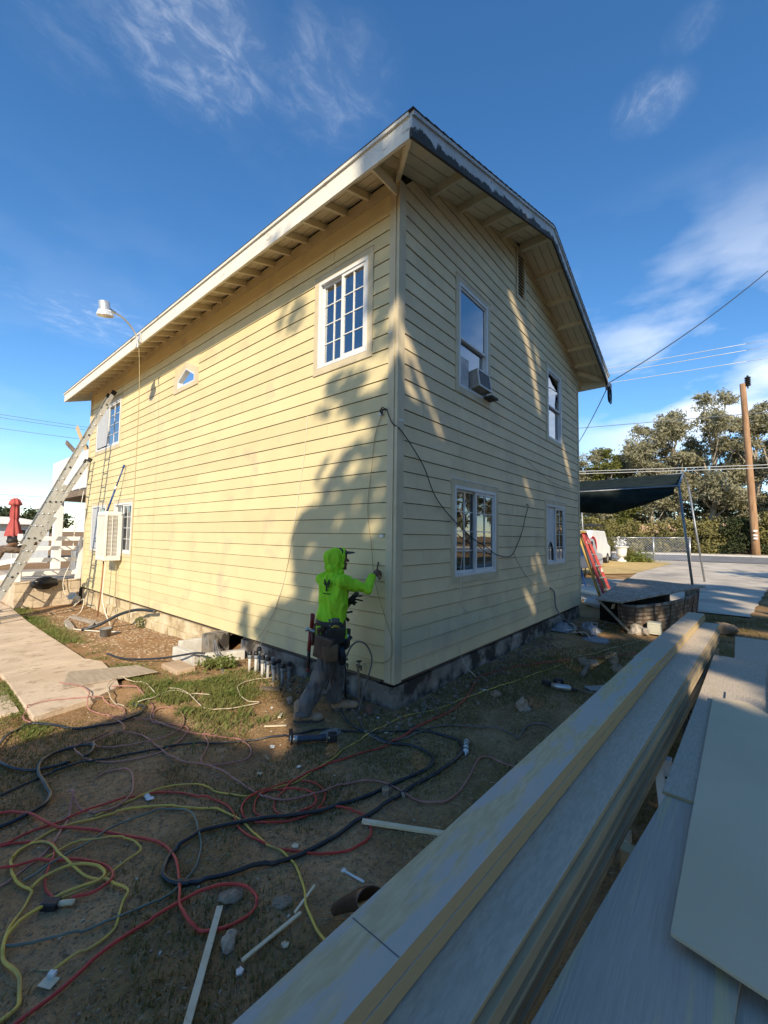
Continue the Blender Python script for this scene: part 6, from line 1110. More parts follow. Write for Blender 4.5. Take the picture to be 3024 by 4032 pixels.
# ---- loose chips and stones (too many to count)
def chips(name, lab, n_, region, size, mat, seed, dens, flat=.35):
    rg_ = np.random.default_rng(seed); x0, x1, y0, y1 = region; x = rg_.uniform(x0, x1, n_ * 3); y = rg_.uniform(y0, y1, n_ * 3); k = dens(x, y) > rg_.uniform(0, 1, n_ * 3); x, y = x[k][:n_], y[k][:n_]; n_ = len(x)
    s = size * rg_.uniform(.35, 1.3, n_) ; a_ = rg_.uniform(0, np.pi, n_); ar = rg_.uniform(.3, .9, n_); z = gh(x, y) + s * flat * .2
    ux, uy = np.cos(a_) * s / 2, np.sin(a_) * s / 2; vx, vy = -np.sin(a_) * s * ar / 2, np.cos(a_) * s * ar / 2; h = s * flat / 2; tz = rg_.uniform(-.25, .25, n_) * s
    c = []
    for (p, q, w) in ((-1, -1, -1), (1, -1, -1), (1, 1, -1), (-1, 1, -1), (-.7, -.8, 1), (.8, -.6, 1), (.6, .8, 1), (-.8, .6, 1)): c.append(np.stack([x + ux * p + vx * q, y + uy * p + vy * q, z + h * w + tz * p * .5], 1))
    V_ = np.stack(c, 1).reshape(-1, 3); f = np.array([(3, 2, 1, 0), (4, 5, 6, 7), (0, 1, 5, 4), (1, 2, 6, 5), (2, 3, 7, 6), (3, 0, 4, 7)]); F_ = (np.arange(n_)[:, None, None] * 8 + f[None]).reshape(-1, 4)
    o = npmesh(name, V_, F_, mat, kind='stuff'); o['label'] = lab; o['category'] = 'debris'
yard_ = lambda x, y: (~inhouse(x, y) & ~opath(x, y)).astype(float)
chips('gravel', 'small stones and clods scattered over the yard', 6500, (-3, 3, -3.6, 5), .015, M('clod', (.24, .165, .10), (.36, .265, .175), rough=1, scale=20), 31, lambda x, y: yard_(x, y) * (.2 + .8 * patch(x, y, 2, .45, .6)))
chips('siding_crumbs', 'tiny pale crumbs of cut siding over the yard', 260, (-2.5, 2.6, -3.4, 4), .016, M('crumb', (.55, .52, .42), (.46, .42, .33), rough=.9, scale=20), 32, yard_)
chips('wood_litter', 'wood chips and bark litter along the sunny wall', 3400, (-11, -3.6, -1.35, -.06), .048, M('litter', (.24, .155, .09), (.50, .37, .23), rough=1, scale=16), 33, lambda x, y: .35 + .65 * patch(x, y, 1.5, .4, .55), .16)
chips('rubble', 'broken mortar and clods along the dug foundation edge', 900, (-1.9, .7, -.62, 4.6), .055, M('rubble_m', (.18, .125, .08), (.28, .205, .14), rough=1, scale=9), 34, lambda x, y: yard_(x, y) * np.exp(-((np.where(x < .02, -y, x) - .25) / .22) ** 2), .6)
# ---- countable scraps
chipm = M('pale_offcut', (0.62, 0.53, 0.35), (0.70, 0.61, 0.43), rough=.85, scale=14, rvar=.1)
def stick(lab, p0, p1, w, h, mat=chipm, nm='timber_offcut', cat='offcut', tilt=0):
    z0, z1 = ghs(*p0) + h / 2 + .018, ghs(*p1) + h / 2 + .018 + tilt; return MB().beam((p0[0], p0[1], z0), (p1[0], p1[1], z1), w, h).build(nm, mat, label=lab, cat=cat, bevel=.0015)
stick('long straight pale strip pointing at the near edge', (.825, -2.405), (1.23, -2.76), .030, .012); stick('curved looking grey strip left of the yellow cord', (1.158, -2.165), (1.145, -2.475), .016, .010)
stick('thin strip crossing under the yellow cord', (1.09, -2.02), (1.135, -2.185), .012, .007); stick('pale strip poking out under the plank stack', (.945, -1.5), (1.62, -1.12), .032, .018)
stick('short pale block on the grass left of the boots', (-.80, -.86), (-.72, -.95), .030, .012); stick('thin pale lath left of the grinder', (-.66, -1.165), (-.53, -1.0), .022, .008)
stick('dark batten stub lying in front of the pipes', (-1.55, -.62), (-1.32, -.50), .06, .03, M('dark_batten', (.13, .1, .07), rough=.9)); stick('brown stub beside the wood strip left of the loops', (-.22, -1.45), (-.13, -1.47), .018, .012, gm_s)
stick('weathered branch near the drill', (1.26, 2.45), (1.20, 3.0), .05, .035, bark_d); stick('flat board scrap under the plank stack beyond the drill', (1.42, 2.05), (1.60, 2.25), .14, .015, M('grey_scrap', (.3, .29, .27), rough=.9)); stick('thin dark batten by the board scrap', (1.28, 1.90), (1.66, 1.93), .03, .02, bark_d)
for i, (x, y, s, lb) in enumerate(((.107, -1.35, .035, 'triangular white siding chip below the grinder'), (-.047, -1.61, .032, 'pale rounded chip in mid yard'), (-.32, -1.31, .034, 'chunky pale chip left of the grinder'), (.38, -.98, .0, ''), (-.30, -.30, .03, ''), (.28, -.46, .028, 'white chip where hoses cross the corner'), (-.02, -.23, .028, 'white chip near the front boot'), (.77, -1.9, .030, 'squarish pale chip right of the black loop'), (-1.02, -.83, .026, 'pale chip on the shaded grass'), (1.22, -2.30, .024, 'small white sliver near the yellow cord'), (1.17, -2.50, .030, 'pale sliver by the curved strip'), (1.62, .35, .045, 'flat white chip on the grass by the hose'), (.50, 1.15, .045, 'crumpled white scrap by the foundation'))):
    if s and lb: wobble(MB().prism([(x + s * math.cos(q) * rnd.uniform(.5, 1), y + s * math.sin(q) * rnd.uniform(.4, .8), ghs(x, y) + .006) for q in np.linspace(0, 5, 5)], (0, 0, .007)), .003, 30, i).build('siding_chip', chipm if i % 2 else vinyl, label=lb, cat='chip', group='siding chips in the yard')
stone = M('field_stone', (0.33, 0.25, 0.18), (0.44, 0.36, 0.27), rough=.95, scale=6, bump=.6, bscale=25); stone_g = M('grey_stone', (0.24, 0.175, 0.115), (0.34, 0.26, 0.18), rough=.95, scale=7, bump=.6, bscale=25)
def rock(lab, x, y, r, m_=stone, seed=0, z=None):
    mb = MB(); mb.ell((x, y, (ghs(x, y) if z is None else z) + r[2] * .38), r, Matrix.Rotation(seed * 1.3, 3, 'Z'), 22, 15); wobble(wobble(wobble(mb, min(r) * .75, .9 / max(r), seed), min(r) * .40, 2.6 / max(r), seed + 3), min(r) * .12, 8 / max(r), seed + 5).build('stone', m_, label=lab, cat='stone', smooth=False)
rock('upright tan stone on the shaded grass', 1.02, 1.0, (.075, .06, .085), stone, 1); rock('large pale round stone lying before the rusty tub', 1.40, 5.98, (.19, .14, .13), M('pale_stone', (.5, .42, .32), (.58, .5, .4), rough=.95, scale=5), 2); rock('low grey stone half sunk in the red loop', .80, -2.33, (.065, .05, .020), stone_g, 3)
rock('jagged tan stone beside the long strip', 1.02, -2.46, (.048, .032, .026), stone, 4); rock('grey stone between the two black conduits', .84, -1.13, (.035, .03, .032), stone_g, 5); rock('grey stone by the yellow cord at the gable', .65, 1.13, (.075, .055, .05), stone_g, 6); rock('small brown stone under the maroon hose', .955, -1.08, (.014, .016, .018), stone, 7)
rock('buried grey stone near the thin strip', 1.03, -2.18, (.05, .04, .016), stone_g, 8); rock('brown slab fragment by the plank stack', 1.15, 3.2, (.16, .13, .07), stone_g, 9); rock('rounded block of rubble near the stack', 1.40, 3.5, (.08, .08, .12), stone_g, 10); rock('dark stone beneath the branch', 1.55, 3.1, (.10, .08, .06), stone_g, 11)
rock('brown clod beside the rear boot', -.98, -.62, (.045, .035, .04), stone, 12); rock('flat slab by the rear boot', -.14, -.78, (.11, .075, .012), M('slab_grey', (.2, .175, .145), (.27, .24, .2), rough=.95), 13); rock('pale rounded rubble behind the knees', -.78, .0 - .09, (.10, .05, .07), stone_g, 14); rock('brown clod by the left pipes', -.90, -.25, (.06, .05, .05), stone, 15); rock('reddish half brick in the foundation soil', -.42, -.33, (.06, .05, .035), M('brick_bit', (.25, .12, .08), rough=.95), 16); rock('second reddish clod by the taps', -.18, -.20, (.05, .04, .035), M('brick_bit', (.25, .12, .08)), 17)
# ---- cordless grinder
gr = thing('angle_grinder', 'black cordless angle grinder lying on the soil by the boots', 'grinder', (-.12, -1.03, 0)); tb = M('tool_black', (0.018, 0.019, 0.021), (0.03, 0.03, 0.033), rough=.5, scale=20); tg = M('tool_metal', (0.45, 0.46, 0.47), rough=.35, metal=.7); ts = M('tool_blue', (.035, .05, .075), rough=.45)
zz = ghs(-.12, -1.03); a0, a1 = Vector((-.235, -1.155, zz + .045)), Vector((.03, -.865, zz + .045)); ax = (a1 - a0).normalized()
MB().tube([a0 + ax * .03, a0 + ax * .08, a0 + ax * .12, a0 + ax * .22, a0 + ax * .30], [.034, .034, .028, .024, .030], 14).build('body', ts, gr, smooth=True)
MB().tube([a0 - ax * .02, a0 + ax * .045], [.028, .036], 14).build('gear_head', tg, gr, smooth=True); MB().cbox(a0 + ax * .355, (.085, .075, .07), ax.to_track_quat('X', 'Z').to_matrix()).build('battery', tb, gr, bevel=.01)
Rd = (Matrix.Rotation(rad(72), 3, ax.cross(Vector((0, 0, 1)))) @ Matrix.Rotation(rad(20), 3, 'X')); MB().lathe([(.012, -.002), (.062, -.0015), (.062, .0015), (.012, .002)], a0 + Vector((-.03, .015, .012)), 28, Rd).build('disc', tb, gr); MB().lathe([(.045, 0), (.066, .002), (.068, .018), (.066, .018), (.06, .004), (.045, .002)], a0 + Vector((-.025, .01, .01)), 24, Rd).build('guard', tb, gr, smooth=True)
MB().cbox(a0 + ax * .33 + Vector((.02, -.03, .015)), (.02, .004, .02)).build('label_patch', chipm, gr)
# ---- drill
dl = thing('cordless_drill', 'black and silver cordless drill lying on the grass by the stack', 'drill', (1.17, 1.85, 0)); z = ghs(1.17, 1.85) + .04
MB().tube([(1.07, 1.80, z), (1.14, 1.81, z), (1.26, 1.83, z), (1.30, 1.835, z)], [.03, .036, .036, .02], 14).build('motor_housing', tg, dl, smooth=True); MB().tube([(1.30, 1.835, z), (1.36, 1.845, z)], [.022, .012], 10).build('chuck', tb, dl, smooth=True)
MB().beam((1.14, 1.83, z), (1.10, 1.99, z), .045, .035).build('grip', tb, dl, bevel=.01); MB().cbox((1.09, 2.02, z), (.12, .06, .06), Matrix.Rotation(.2, 3, 'Z')).build('battery', tb, dl, bevel=.008); MB().cbox((.99, 1.86, z), (.10, .08, .06), Matrix.Rotation(.2, 3, 'Z')).build('spare_battery', tb, dl, bevel=.008)
# ---- caulk tube, plug, scraper, paper
ct = thing('caulk_tube', 'used caulk tube lying on the ground by the black conduit', 'caulk tube', (.98, -.19, 0)); z = ghs(.98, -.19) + .026; d = Vector((1.035, -.30, 0)) - Vector((.93, -.09, 0)); d.normalize(); p = Vector((.94, -.11, z))
MB().tube([p, p + d * .16], .024, 16).build('barrel', M('tube_print', (.62, .63, .60), (.12, .14, .10), rough=.4, scale=22, lo=.47, hi=.53), ct, smooth=True); MB().tube([p + d * .16, p + d * .175, p + d * .18, p + d * .235], [.026, .026, .010, .004], 12).build('nozzle', vinyl, ct, smooth=True); MB().tube([p - d * .006, p + d * .004], .026, 14).build('end_cap', vinyl, ct, smooth=True)
pg = thing('cord_plug', 'grey-white plug with torn tape on the yellow cord end', 'plug', (.57, -3.02, 0)); z = ghs(.57, -3.02)
MB().cbox((.565, -3.015, z + .018), (.030, .022, .022), Matrix.Rotation(.7, 3, 'Z')).build('plug_body', vinyl, pg, bevel=.004); wobble(MB().cbox((.585, -3.03, z + .010), (.065, .045, .004), Matrix.Rotation(.5, 3, 'Z')), .004, 30).build('tape_flap', chipm, pg)
MB().tube([(.55, -3.005, z + .015), (.50, -3.04, z + .008), (.42, -3.10, z + .006)], .004, 6).build('pigtail', cordm, pg, smooth=True)
kn = thing('scraper_blade', 'white plastic scraper lying near the plank stack', 'scraper', (1.19, -1.82, 0)); z = ghs(1.19, -1.82) + .008; MB().beam((1.125, -1.835, z), (1.255, -1.815, z), .012, .008).build('handle', vinyl, kn, bevel=.002); MB().beam((1.115, -1.85, z), (1.12, -1.82, z), .022, .010).build('head', vinyl, kn, bevel=.002)
wobble(MB().sheet([[(-.43 + .022 * i, -2.31 + .02 * j, ghs(-.4, -2.29) + .012 + .008 * math.sin(2 * i + j)) for i in range(5)] for j in range(3)]), .006, 40).build('paper_scrap', vinyl, label='crumpled white paper beside the red hose', cat='paper')
# tangle hub at left edge
hb = thing('cord_connector', 'black multi outlet block tangled in the yellow cords at the left edge', 'connector', (.17, -2.93, 0)); z = ghs(.17, -2.93); MB().cbox((.165, -2.945, z + .02), (.08, .05, .035), Matrix.Rotation(.7, 3, 'Z')).build('block', tb, hb, bevel=.006); MB().tube([(.19, -2.92, z + .02), (.25, -2.87, z + .03)], .013, 8).build('plug_end', chipm, hb, smooth=True)
# ---- bent dark gutter piece under the stack edge
bw = thing('gutter_piece', 'bent dark gutter piece poking out from under the plank stack', 'gutter piece', (1.4, -1.95, 0)); bwm = M('dark_steel', (.045, .030, .024), (.075, .05, .038), rough=.35, metal=.3, scale=4)
P = []
for i in range(17):
    t_ = i / 16; c = Vector((1.305 + .20 * t_ + .04 * math.sin(t_ * 2.4), -2.045 - .02 * t_, ghs(1.35, -1.95) + .055 + .17 * math.sin(t_ * 1.5))); wd = .036 + .024 * t_
    P.append([c + Vector((.35, .75, .2)).normalized() * wd * math.cos(q) * 1.1 + Vector((-.5, -.2, .8)).normalized() * wd * math.sin(q) for q in np.linspace(-.4, 3.5, 12)])
MB().sheet(P).build('trough', bwm, bw, smooth=True, solid=.004)
MB().tube([r_q[0] for r_q in P], .005, 6).build('tan_edge', M('tan_rim', (.55, .38, .24), rough=.5), bw, smooth=True)  # lighter tan tube along one edge of the trough
# ---- debris pile by the gable end
cl_ = M('grey_cloth', (.20, .205, .22), (.28, .285, .30), rough=.9, scale=5); 
for i, (x, y, sx, sy, h, lb) in enumerate(((.15, 5.35, .35, .28, .14, 'crumpled grey tarp nearest the gable wall'), (.60, 5.55, .40, .30, .16, 'crumpled grey tarp in the middle of the debris'), (.85, 4.95, .45, .22, .05, 'flat grey sheet spread on the soil by the debris'))):
    P = [[(x + sx * (i_ / 9 - .5) * (1 + .15 * math.sin(j * 1.7)), y + sy * (j / 9 - .5) * 2, ghs(x, y) + .01 + h * max(0, math.sin(math.pi * i_ / 9) * math.sin(math.pi * j / 9)) * (.5 + .9 * rnd.random())) for i_ in range(10)] for j in range(10)]
    MB().sheet(P).build('crumpled_tarp', cl_, label=lb, cat='tarp')
MB().tube([(.52, 5.15, .09), (.70, 5.0, .08)], .075, 14).build('cardboard_tube', M('cardboard', (.14, .11, .085), rough=.9), label='dark rolled cardboard tube among the debris', cat='tube', smooth=True)
for i in range(9):
    x, y = .1 + .14 * i * .6 + rnd.uniform(-.1, .3), 5.1 + rnd.uniform(-.6, 1.4); a_ = rnd.uniform(0, 3)
    MB().tube(catmull([(x, y, .05), (x + .2 * math.cos(a_), y + .2 * math.sin(a_), .11), (x + .4 * math.cos(a_ + .4), y + .4 * math.sin(a_ + .4), .06), (x + .55 * math.cos(a_), y + .55 * math.sin(a_), .04)], 4), .006, 5).build('wire_scrap', cordw if i % 3 else wire_g, label=['curl of scrap wire nearest the gable wall', 'scrap wire lying over the cardboard tube', 'scrap wire looping off the flat sheet', 'grey scrap wire crossing the middle tarp', 'scrap wire by the conduit hose end', 'scrap wire at the far end of the debris', 'grey scrap wire nearest the stepladder', 'scrap wire arching behind the tarps', 'outermost scrap wire of the debris'][i], cat='wire', group='scrap wire in the debris', smooth=True)
mb = MB(); mb.tube([(-1.4, 11.7, .16), (.2, 10.3, .14), (1.0, 9.7, .12)], [.17, .19, .12], 14); wobble(mb, .06, 4).build('plastic_roll', M('grey_film', (.42, .44, .47), (.5, .52, .55), rough=.35), label='long roll of grey plastic sheeting at the driveway edge', cat='plastic roll', smooth=True)
mb = MB(); mb.ell((.15, 9.0, .10), (.45, .3, .16), nu=16, nv=10); wobble(mb, .12, 5).build('plastic_bundle', M('grey_film', (0, 0, 0)), label='white plastic bundle at the house corner', cat='plastic', smooth=True)
# plastic tray
trm = M('tray_plastic', (.5, .48, .38), rough=.5)
ty_ = thing('plastic_tray', 'small square cream plastic tray beside the big stone', 'tray', (1.62, 6.2, 0)); frame_ring(MB(), 'E', 6.1, 6.36, .02, .24, .035, 1.52, 1.74).build('rim', trm, ty_, bevel=.008); MB().box(1.52, 1.535, 6.13, 6.33, .05, .21).build('bottom', trm, ty_)
# ---- rusty broken tub with a lattice of bands and a leaning lid
rt = thing('wicker_hot_tub', 'tipped brown tub bound with rusty bands, lid leaning on top', 'tub', (1.5, 7.4, 0)); wk = M('wicker_brown', (.11, .085, .06), (.30, .25, .19), rough=.9, scale=7, bump=.8, bscale=30, lo=.42, hi=.62); band = M('rust_band', (.085, .045, .03), (.14, .075, .045), rough=.7, scale=8)
TC = catmull([(1.02, 6.20), (1.30, 6.12), (1.62, 6.55), (1.88, 7.3), (2.06, 8.2), (2.14, 9.0), (2.10, 9.7), (1.85, 10.1)], 5)
def tubpt(q, t_):
    x, y = TC[q]; nx_, ny_ = (TC[min(q + 1, len(TC) - 1)] - TC[max(q - 1, 0)]); L_ = math.hypot(nx_, ny_); return Vector((x + ny_ / L_ * .07 * (t_ - .3), y - nx_ / L_ * .07 * (t_ - .3), (.53 + .16 * q / len(TC)) * t_)), Vector((ny_ / L_, -nx_ / L_, 0))
NQ = range(len(TC))
MB().sheet([[tubpt(q, t_)[0] for q in NQ] for t_ in np.linspace(0, 1, 8)]).build('shell', wk, rt, smooth=True, solid=.03)
for t_ in (.05, .19, .33, .47, .61, .75, .90): MB().tube([tubpt(q, t_)[0] + tubpt(q, t_)[1] * .022 for q in NQ], .010, 6).build('band', band, rt, smooth=True)
for q in range(1, len(TC), 4): MB().tube([tubpt(q, t_)[0] + tubpt(q, t_)[1] * .027 for t_ in (0, .5, 1)], .009, 6).build('upright', band, rt, smooth=True)
MB().hexa([(.60, 6.10, .575), (1.10, 5.98, .575), (2.34, 9.2, .735), (.5, 10.2, .72), (.60, 6.10, .60), (1.10, 5.98, .60), (2.34, 9.2, .765), (.5, 10.2, .75)]).build('lid', M('worn_lid', (.26, .20, .15), (.42, .34, .26), rough=.8, scale=5, stretch=(3, 1, 1)), rt)
MB().box(.5, 1.55, 6.9, 9.9, .03, .50).build('inner_liner', M('black_liner', (.012, .011, .010), rough=.9), rt)
for q in (((.66, 6.08, .58), (1.27, 5.93, .02)), ((.98, 6.22, .58), (1.22, 6.25, .05)), ((1.06, 6.22, .56), (1.26, 6.3, .05))): MB().beam(q[0], q[1], .05, .03).build('frame_stave', M('stave', (.32, .27, .2), (.2, .16, .11), rough=.8, scale=5), rt)
pb = MB().beam((.90, 6.20, .42), (.93, 6.19, .52), .10, .012).build('control_panel', chipm, rt)
# ---- stepladder in red and yellow fibreglass
sl = thing('step_ladder', 'paint-spattered red and yellow stepladder leaning past the house corner', 'ladder', (.3, 8.5, 0)); rdm = M('ladder_red', (.34, .035, .03), (.40, .05, .04), rough=.5, scale=6, c3=(.55, .53, .5), s3=5, lo3=.58, hi3=.63); ylm = M('ladder_yellow', (.42, .26, .05), (.48, .32, .08), rough=.5, scale=6, c3=(.3, .22, .1), s3=6)
for (a0, a1, m_) in (((.40, 8.40, .0), (-.42, 9.15, 2.05), rdm), ((.25, 8.58, .0), (-.55, 9.20, 2.02), ylm), ((.50, 8.90, .0), (-.42, 9.45, 2.05), rdm), ((.35, 9.1, .0), (-.55, 9.5, 2.02), ylm)): MB().beam(a0, a1, .035, .08, up=(1, 1, .3)).build('rail', m_, sl, bevel=.004)
for k in range(6):
    t_ = .1 + .15 * k; p0 = Vector((.40, 8.40, 0)).lerp(Vector((-.42, 9.15, 2.05)), t_); p1 = Vector((.50, 8.90, 0)).lerp(Vector((-.42, 9.45, 2.05)), t_); MB().beam(p0, p1, .08, .025).build('step', alu, sl)
MB().cbox((-.44, 9.24, 2.07), (.16, .36, .06), Matrix.Rotation(.4, 3, 'Z')).build('top_cap', ylm, sl, bevel=.01); MB().cbox((.33, 8.49, .03), (.12, .14, .06)).build('foot', ylm, sl, bevel=.01)
# blue ladder behind the corner
b2 = thing('blue_stepladder', 'dark blue stepladder leg showing past the house corner', 'ladder', (-1.0, 12.1, 0))
for (a0, a1) in (((-1.04, 12.09, .05), (-1.45, 12.0, 1.75)), ((-1.5, 12.2, .05), (-1.55, 12.05, 1.75))): MB().beam(a0, a1, .04, .06).build('rail', bm, b2)
for k in range(5): MB().beam((-1.10 - .08 * k, 12.07, .3 + .3 * k), (-1.5, 12.15, .3 + .3 * k), .05, .03).build('step', bm, b2)
# fire pit scrap right
mb = MB(); mb.ell((2.72, 7.35, .10), (.20, .16, .13), nu=14, nv=9); wobble(mb, .10, 6).build('charred_log', bark_d, label='charred log lump beyond the far end of the stack', cat='log')
# ---- plank stack on sawhorses
plk = M('primed_plank', (0.54, 0.42, 0.235), (0.62, 0.49, 0.29), rough=.92, spec=.08, scale=45, bump=.25, bscale=40, c3=(0.52, 0.455, 0.38), s3=9, lo3=.46, hi3=.56, stretch=(1.6, .30, 1.5), rvar=.05, top=(0.52, 0.39, 0.21))
plk_g = M('primed_plank_grey', (0.48, 0.40, 0.30), (0.56, 0.465, 0.355), rough=.92, spec=.08, scale=60, bump=.4, bscale=90, c3=(0.50, 0.42, 0.28), s3=6, lo3=.57, hi3=.68, stretch=(1.4, .35, 1.4), rvar=.05, top=(0.48, 0.37, 0.21))
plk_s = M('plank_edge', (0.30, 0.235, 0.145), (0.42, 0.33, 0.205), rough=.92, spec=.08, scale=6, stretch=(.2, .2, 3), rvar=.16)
def plank(lab, p0, p1, w, z0, z1, mat, grp, dz=0, nm='siding_plank'):
    (x0, y0), (x1, y1) = p0, p1; d = Vector((x1 - x0, y1 - y0, 0)).normalized(); s_ = Vector((d.y, -d.x, 0)) * w
    a_ = Vector((x0, y0, 0)); b_ = Vector((x1, y1, 0)); q = [a_, a_ + s_, b_ + s_, b_]
    return MB().hexa([v + Vector((0, 0, z0 + (dz if i > 1 else 0))) for i, v in enumerate(q)] + [v + Vector((0, 0, z1 + (dz if i > 1 else 0))) for i, v in enumerate(q)]).build(nm, mat, label=lab, cat='plank', group=grp, bevel=.0015)
G1 = 'planks of the long stack'
plank('top near board of the stack, with a cut line across it', (2.030, -3.35), (2.200, .42), .158, .875, .920, plk, G1); plank('second near board, directly under the top one', (2.030, -3.35), (2.202, .43), .160, .828, .8738, plk, G1)
MB().box(2.066, 2.214, -2.752, -2.749, .9201, .9208).build('pencil_line', M('pencil', (.12, .12, .12)), label='dark cut line marked across the top near board', cat='mark')
plank('far upper board with bluish dusty face', (2.18, .445), (2.362, 3.42), .175, .868, .904, plk_g, G1); plank('far board under the bluish one', (2.18, .42), (2.362, 3.40), .180, .828, .8668, plk, G1)
zt = .826; n_ = 12
for k in range(n_):
    th = (.011, .018, .022, .014, .024, .018, .013, .022, .018, .025, .016, .022, .019, .024, .020)[k]; ox = rnd.uniform(-.008, .012); ye = rnd.uniform(-.35, .10) - (.6 if k > 9 else 0)
    plank(['wide grey board forming the shelf beside the top boards', 'board just under the grey shelf board', 'third board down in the wide stack', 'fourth board down in the wide stack', 'fifth board down in the wide stack', 'sixth board down in the wide stack', 'seventh board down in the wide stack', 'eighth board down in the wide stack', 'ninth board down in the wide stack', 'tenth board down in the wide stack', 'eleventh board down in the wide stack', 'lowest board of the wide stack'][k],
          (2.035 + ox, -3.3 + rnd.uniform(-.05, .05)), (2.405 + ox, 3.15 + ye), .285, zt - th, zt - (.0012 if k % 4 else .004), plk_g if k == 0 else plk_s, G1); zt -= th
def sawhorse(lab, y, top, x0, x1, m_, m2):
    t = thing('sawhorse', lab, 'sawhorse', ((x0 + x1) / 2, y, 0), 'sawhorses under the planks'); MB().box(x0, x1, y - .03, y + .03, top - .09, top).build('beam', m_, t, bevel=.004)
    for x, sx in ((x0 + .06, -.08), (x1 - .06, .08)):
        for s_ in (-1, 1): MB().beam((x, y + s_ * .03, top - .05), (x + sx, y + s_ * .24, ghs(x + sx, y + s_ * .24)), .045, .03, up=(0, 1, 0)).build('leg', m2, t, bevel=.003)
        MB().beam((x + sx * .6, y - .15, .30), (x + sx * .6, y + .15, .30), .02, .03).build('spreader', m2, t)
    return t
whm = M('white_enamel', (.50, .55, .62), (.56, .6, .66), rough=.35, scale=5); navy = M('navy', (.012, .016, .03), rough=.4)
s1 = sawhorse('white metal sawhorse under the near half of the stack', -.55, .595, 1.95, 2.52, whm, whm); sawhorse('black sawhorse under the far half of the stack', .62, .595, 2.0, 2.55, blackm, blackm); sawhorse('black sawhorse under the far end of the stack', 2.3, .595, 2.1, 2.7, blackm, blackm); sawhorse('white sawhorse beneath the near end of the stack', -2.9, .595, 1.9, 2.45, whm, whm)
p0, p1 = Vector((2.46, -.52, .55)), Vector((2.54, -.79, 0)); q = p0.lerp(p1, .42); Rq = (p1 - p0).to_track_quat('X', 'Z').to_matrix()
o = MB().cbox(q + Vector((.022, -.004, .016)), (.13, .058, .006), Rq).build('latch_plate', vinyl, s1); MB().cbox(q + Vector((.0255, -.0055, .0185)), (.10, .042, .004), Rq).build('latch_inset', navy, o); MB().cbox(p0.lerp(p1, .15) + Vector((.02, 0, .018)), (.012, .012, .01), Rq).build('bolt', navy, s1)
MB().box(2.22, 2.30, -.62, -.50, ghs(2.2, -.5), ghs(2.2, -.5) + .075).build('brick', M('pale_brick', (.42, .36, .30), (.5, .44, .37), rough=.95, scale=8), label='pale brick standing beneath the stack', cat='brick', bevel=.004)
# ---- lower work table of boards at right
G2 = 'boards on the low work table'
pls = M('striped_board', (0.46, 0.39, 0.305), (0.52, 0.44, 0.35), rough=.92, spec=.08, scale=60, bump=.4, bscale=90, c3=(0.64, 0.51, 0.29), s3=5.0, lo3=.55, hi3=.63, stretch=(2.4, .08, 1), rvar=.04)
plank('lower left board of the table, nearest the viewer', (2.36, -2.95), (2.58, -.95), .34, .683, .697, pls, G2); plank('striped board under the tan panel, nearest the viewer', (2.595, -3.0), (2.69, -1.5), .40, .669, .6815, pls, G2)
plank('wide bluish board running to the dappled end', (2.543, -1.18), (2.662, 1.90), .385, .698, .712, plk_g, G2); plank('narrow bluish board tucked at the far right', (2.80, .3), (2.835, 3.20), .30, .684, .697, plk_g, G2)
plank('board at the right frame edge', (2.93, -.9), (3.03, 1.35), .25, .7125, .725, plk_g, G2); plank('pale short board lying in the dappled light', (2.745, -.5), (2.762, .62), .20, .7125, .7255, plk_g, G2); plank('far board beyond the dappled end', (2.95, 1.2), (3.12, 3.0), .28, .670, .683, plk_g, G2)
tan = M('tan_panel', (0.62, 0.50, 0.33), (0.67, 0.545, 0.365), rough=.85, spec=.12, scale=1.5, bump=.25, bscale=80)
MB().prism([(2.652, -2.03, .729), (3.10, -2.12, .729), (3.06, .08, .729), (2.972, .225, .729), (2.884, .39, .729), (2.690, .205 + .15, .729)], (0, 0, .012)).build('trim_panel', tan, label='smooth tan panel with a clipped corner on top of the table', cat='panel', group=G2, bevel=.0015)
sawhorse('wooden sawhorse under the near table boards', -1.6, .655, 2.45, 3.2, M('raw_pine', (0, 0, 0)), M('raw_pine', (0, 0, 0))); sawhorse('wooden sawhorse under the far table boards', 1.2, .655, 2.65, 3.3, M('raw_pine', (0, 0, 0)), M('raw_pine', (0, 0, 0)))
# ================================================================== PEOPLE
def capsule(mb, p0, p1, r0, r1, n=12):
    p0, p1 = Vector(p0), Vector(p1); d = (p1 - p0).normalized(); k = 4
    pts = [p0 - d * r0 * math.cos(math.pi / 2 * i / k) for i in range(k)] + [p0, p1] + [p1 + d * r1 * math.sin(math.pi / 2 * i / k) for i in range(1, k + 1)]
    rs = [max(.001, r0 * math.sin(math.pi / 2 * i / k)) for i in range(k)] + [r0, r1] + [max(.001, r1 * math.cos(math.pi / 2 * i / k)) for i in range(1, k + 1)]
    return mb.tube(pts, rs, n)
def loft(mb, rings, n=24):
    """rings: (centre, axisA vector, axisB vector)"""
    k = len(mb.v)
    for c, a_, b_ in rings:
        for j in range(n): an = 2 * math.pi * j / n; mb.v.append(tuple(Vector(c) + Vector(a_) * math.cos(an) + Vector(b_) * math.sin(an)))
    for i in range(len(rings) - 1):
        for j in range(n): j2 = (j + 1) % n; mb.f.append((k + i * n + j, k + i * n + j2, k + (i + 1) * n + j2, k + (i + 1) * n + j))
    mb.f.append(tuple(k + j for j in reversed(range(n)))); mb.f.append(tuple(k + (len(rings) - 1) * n + j for j in range(n))); return mb
skin = M('skin_brown', (0.13, 0.068, 0.042), (0.16, 0.088, 0.056), rough=.55, scale=30, bump=.15, bscale=120)
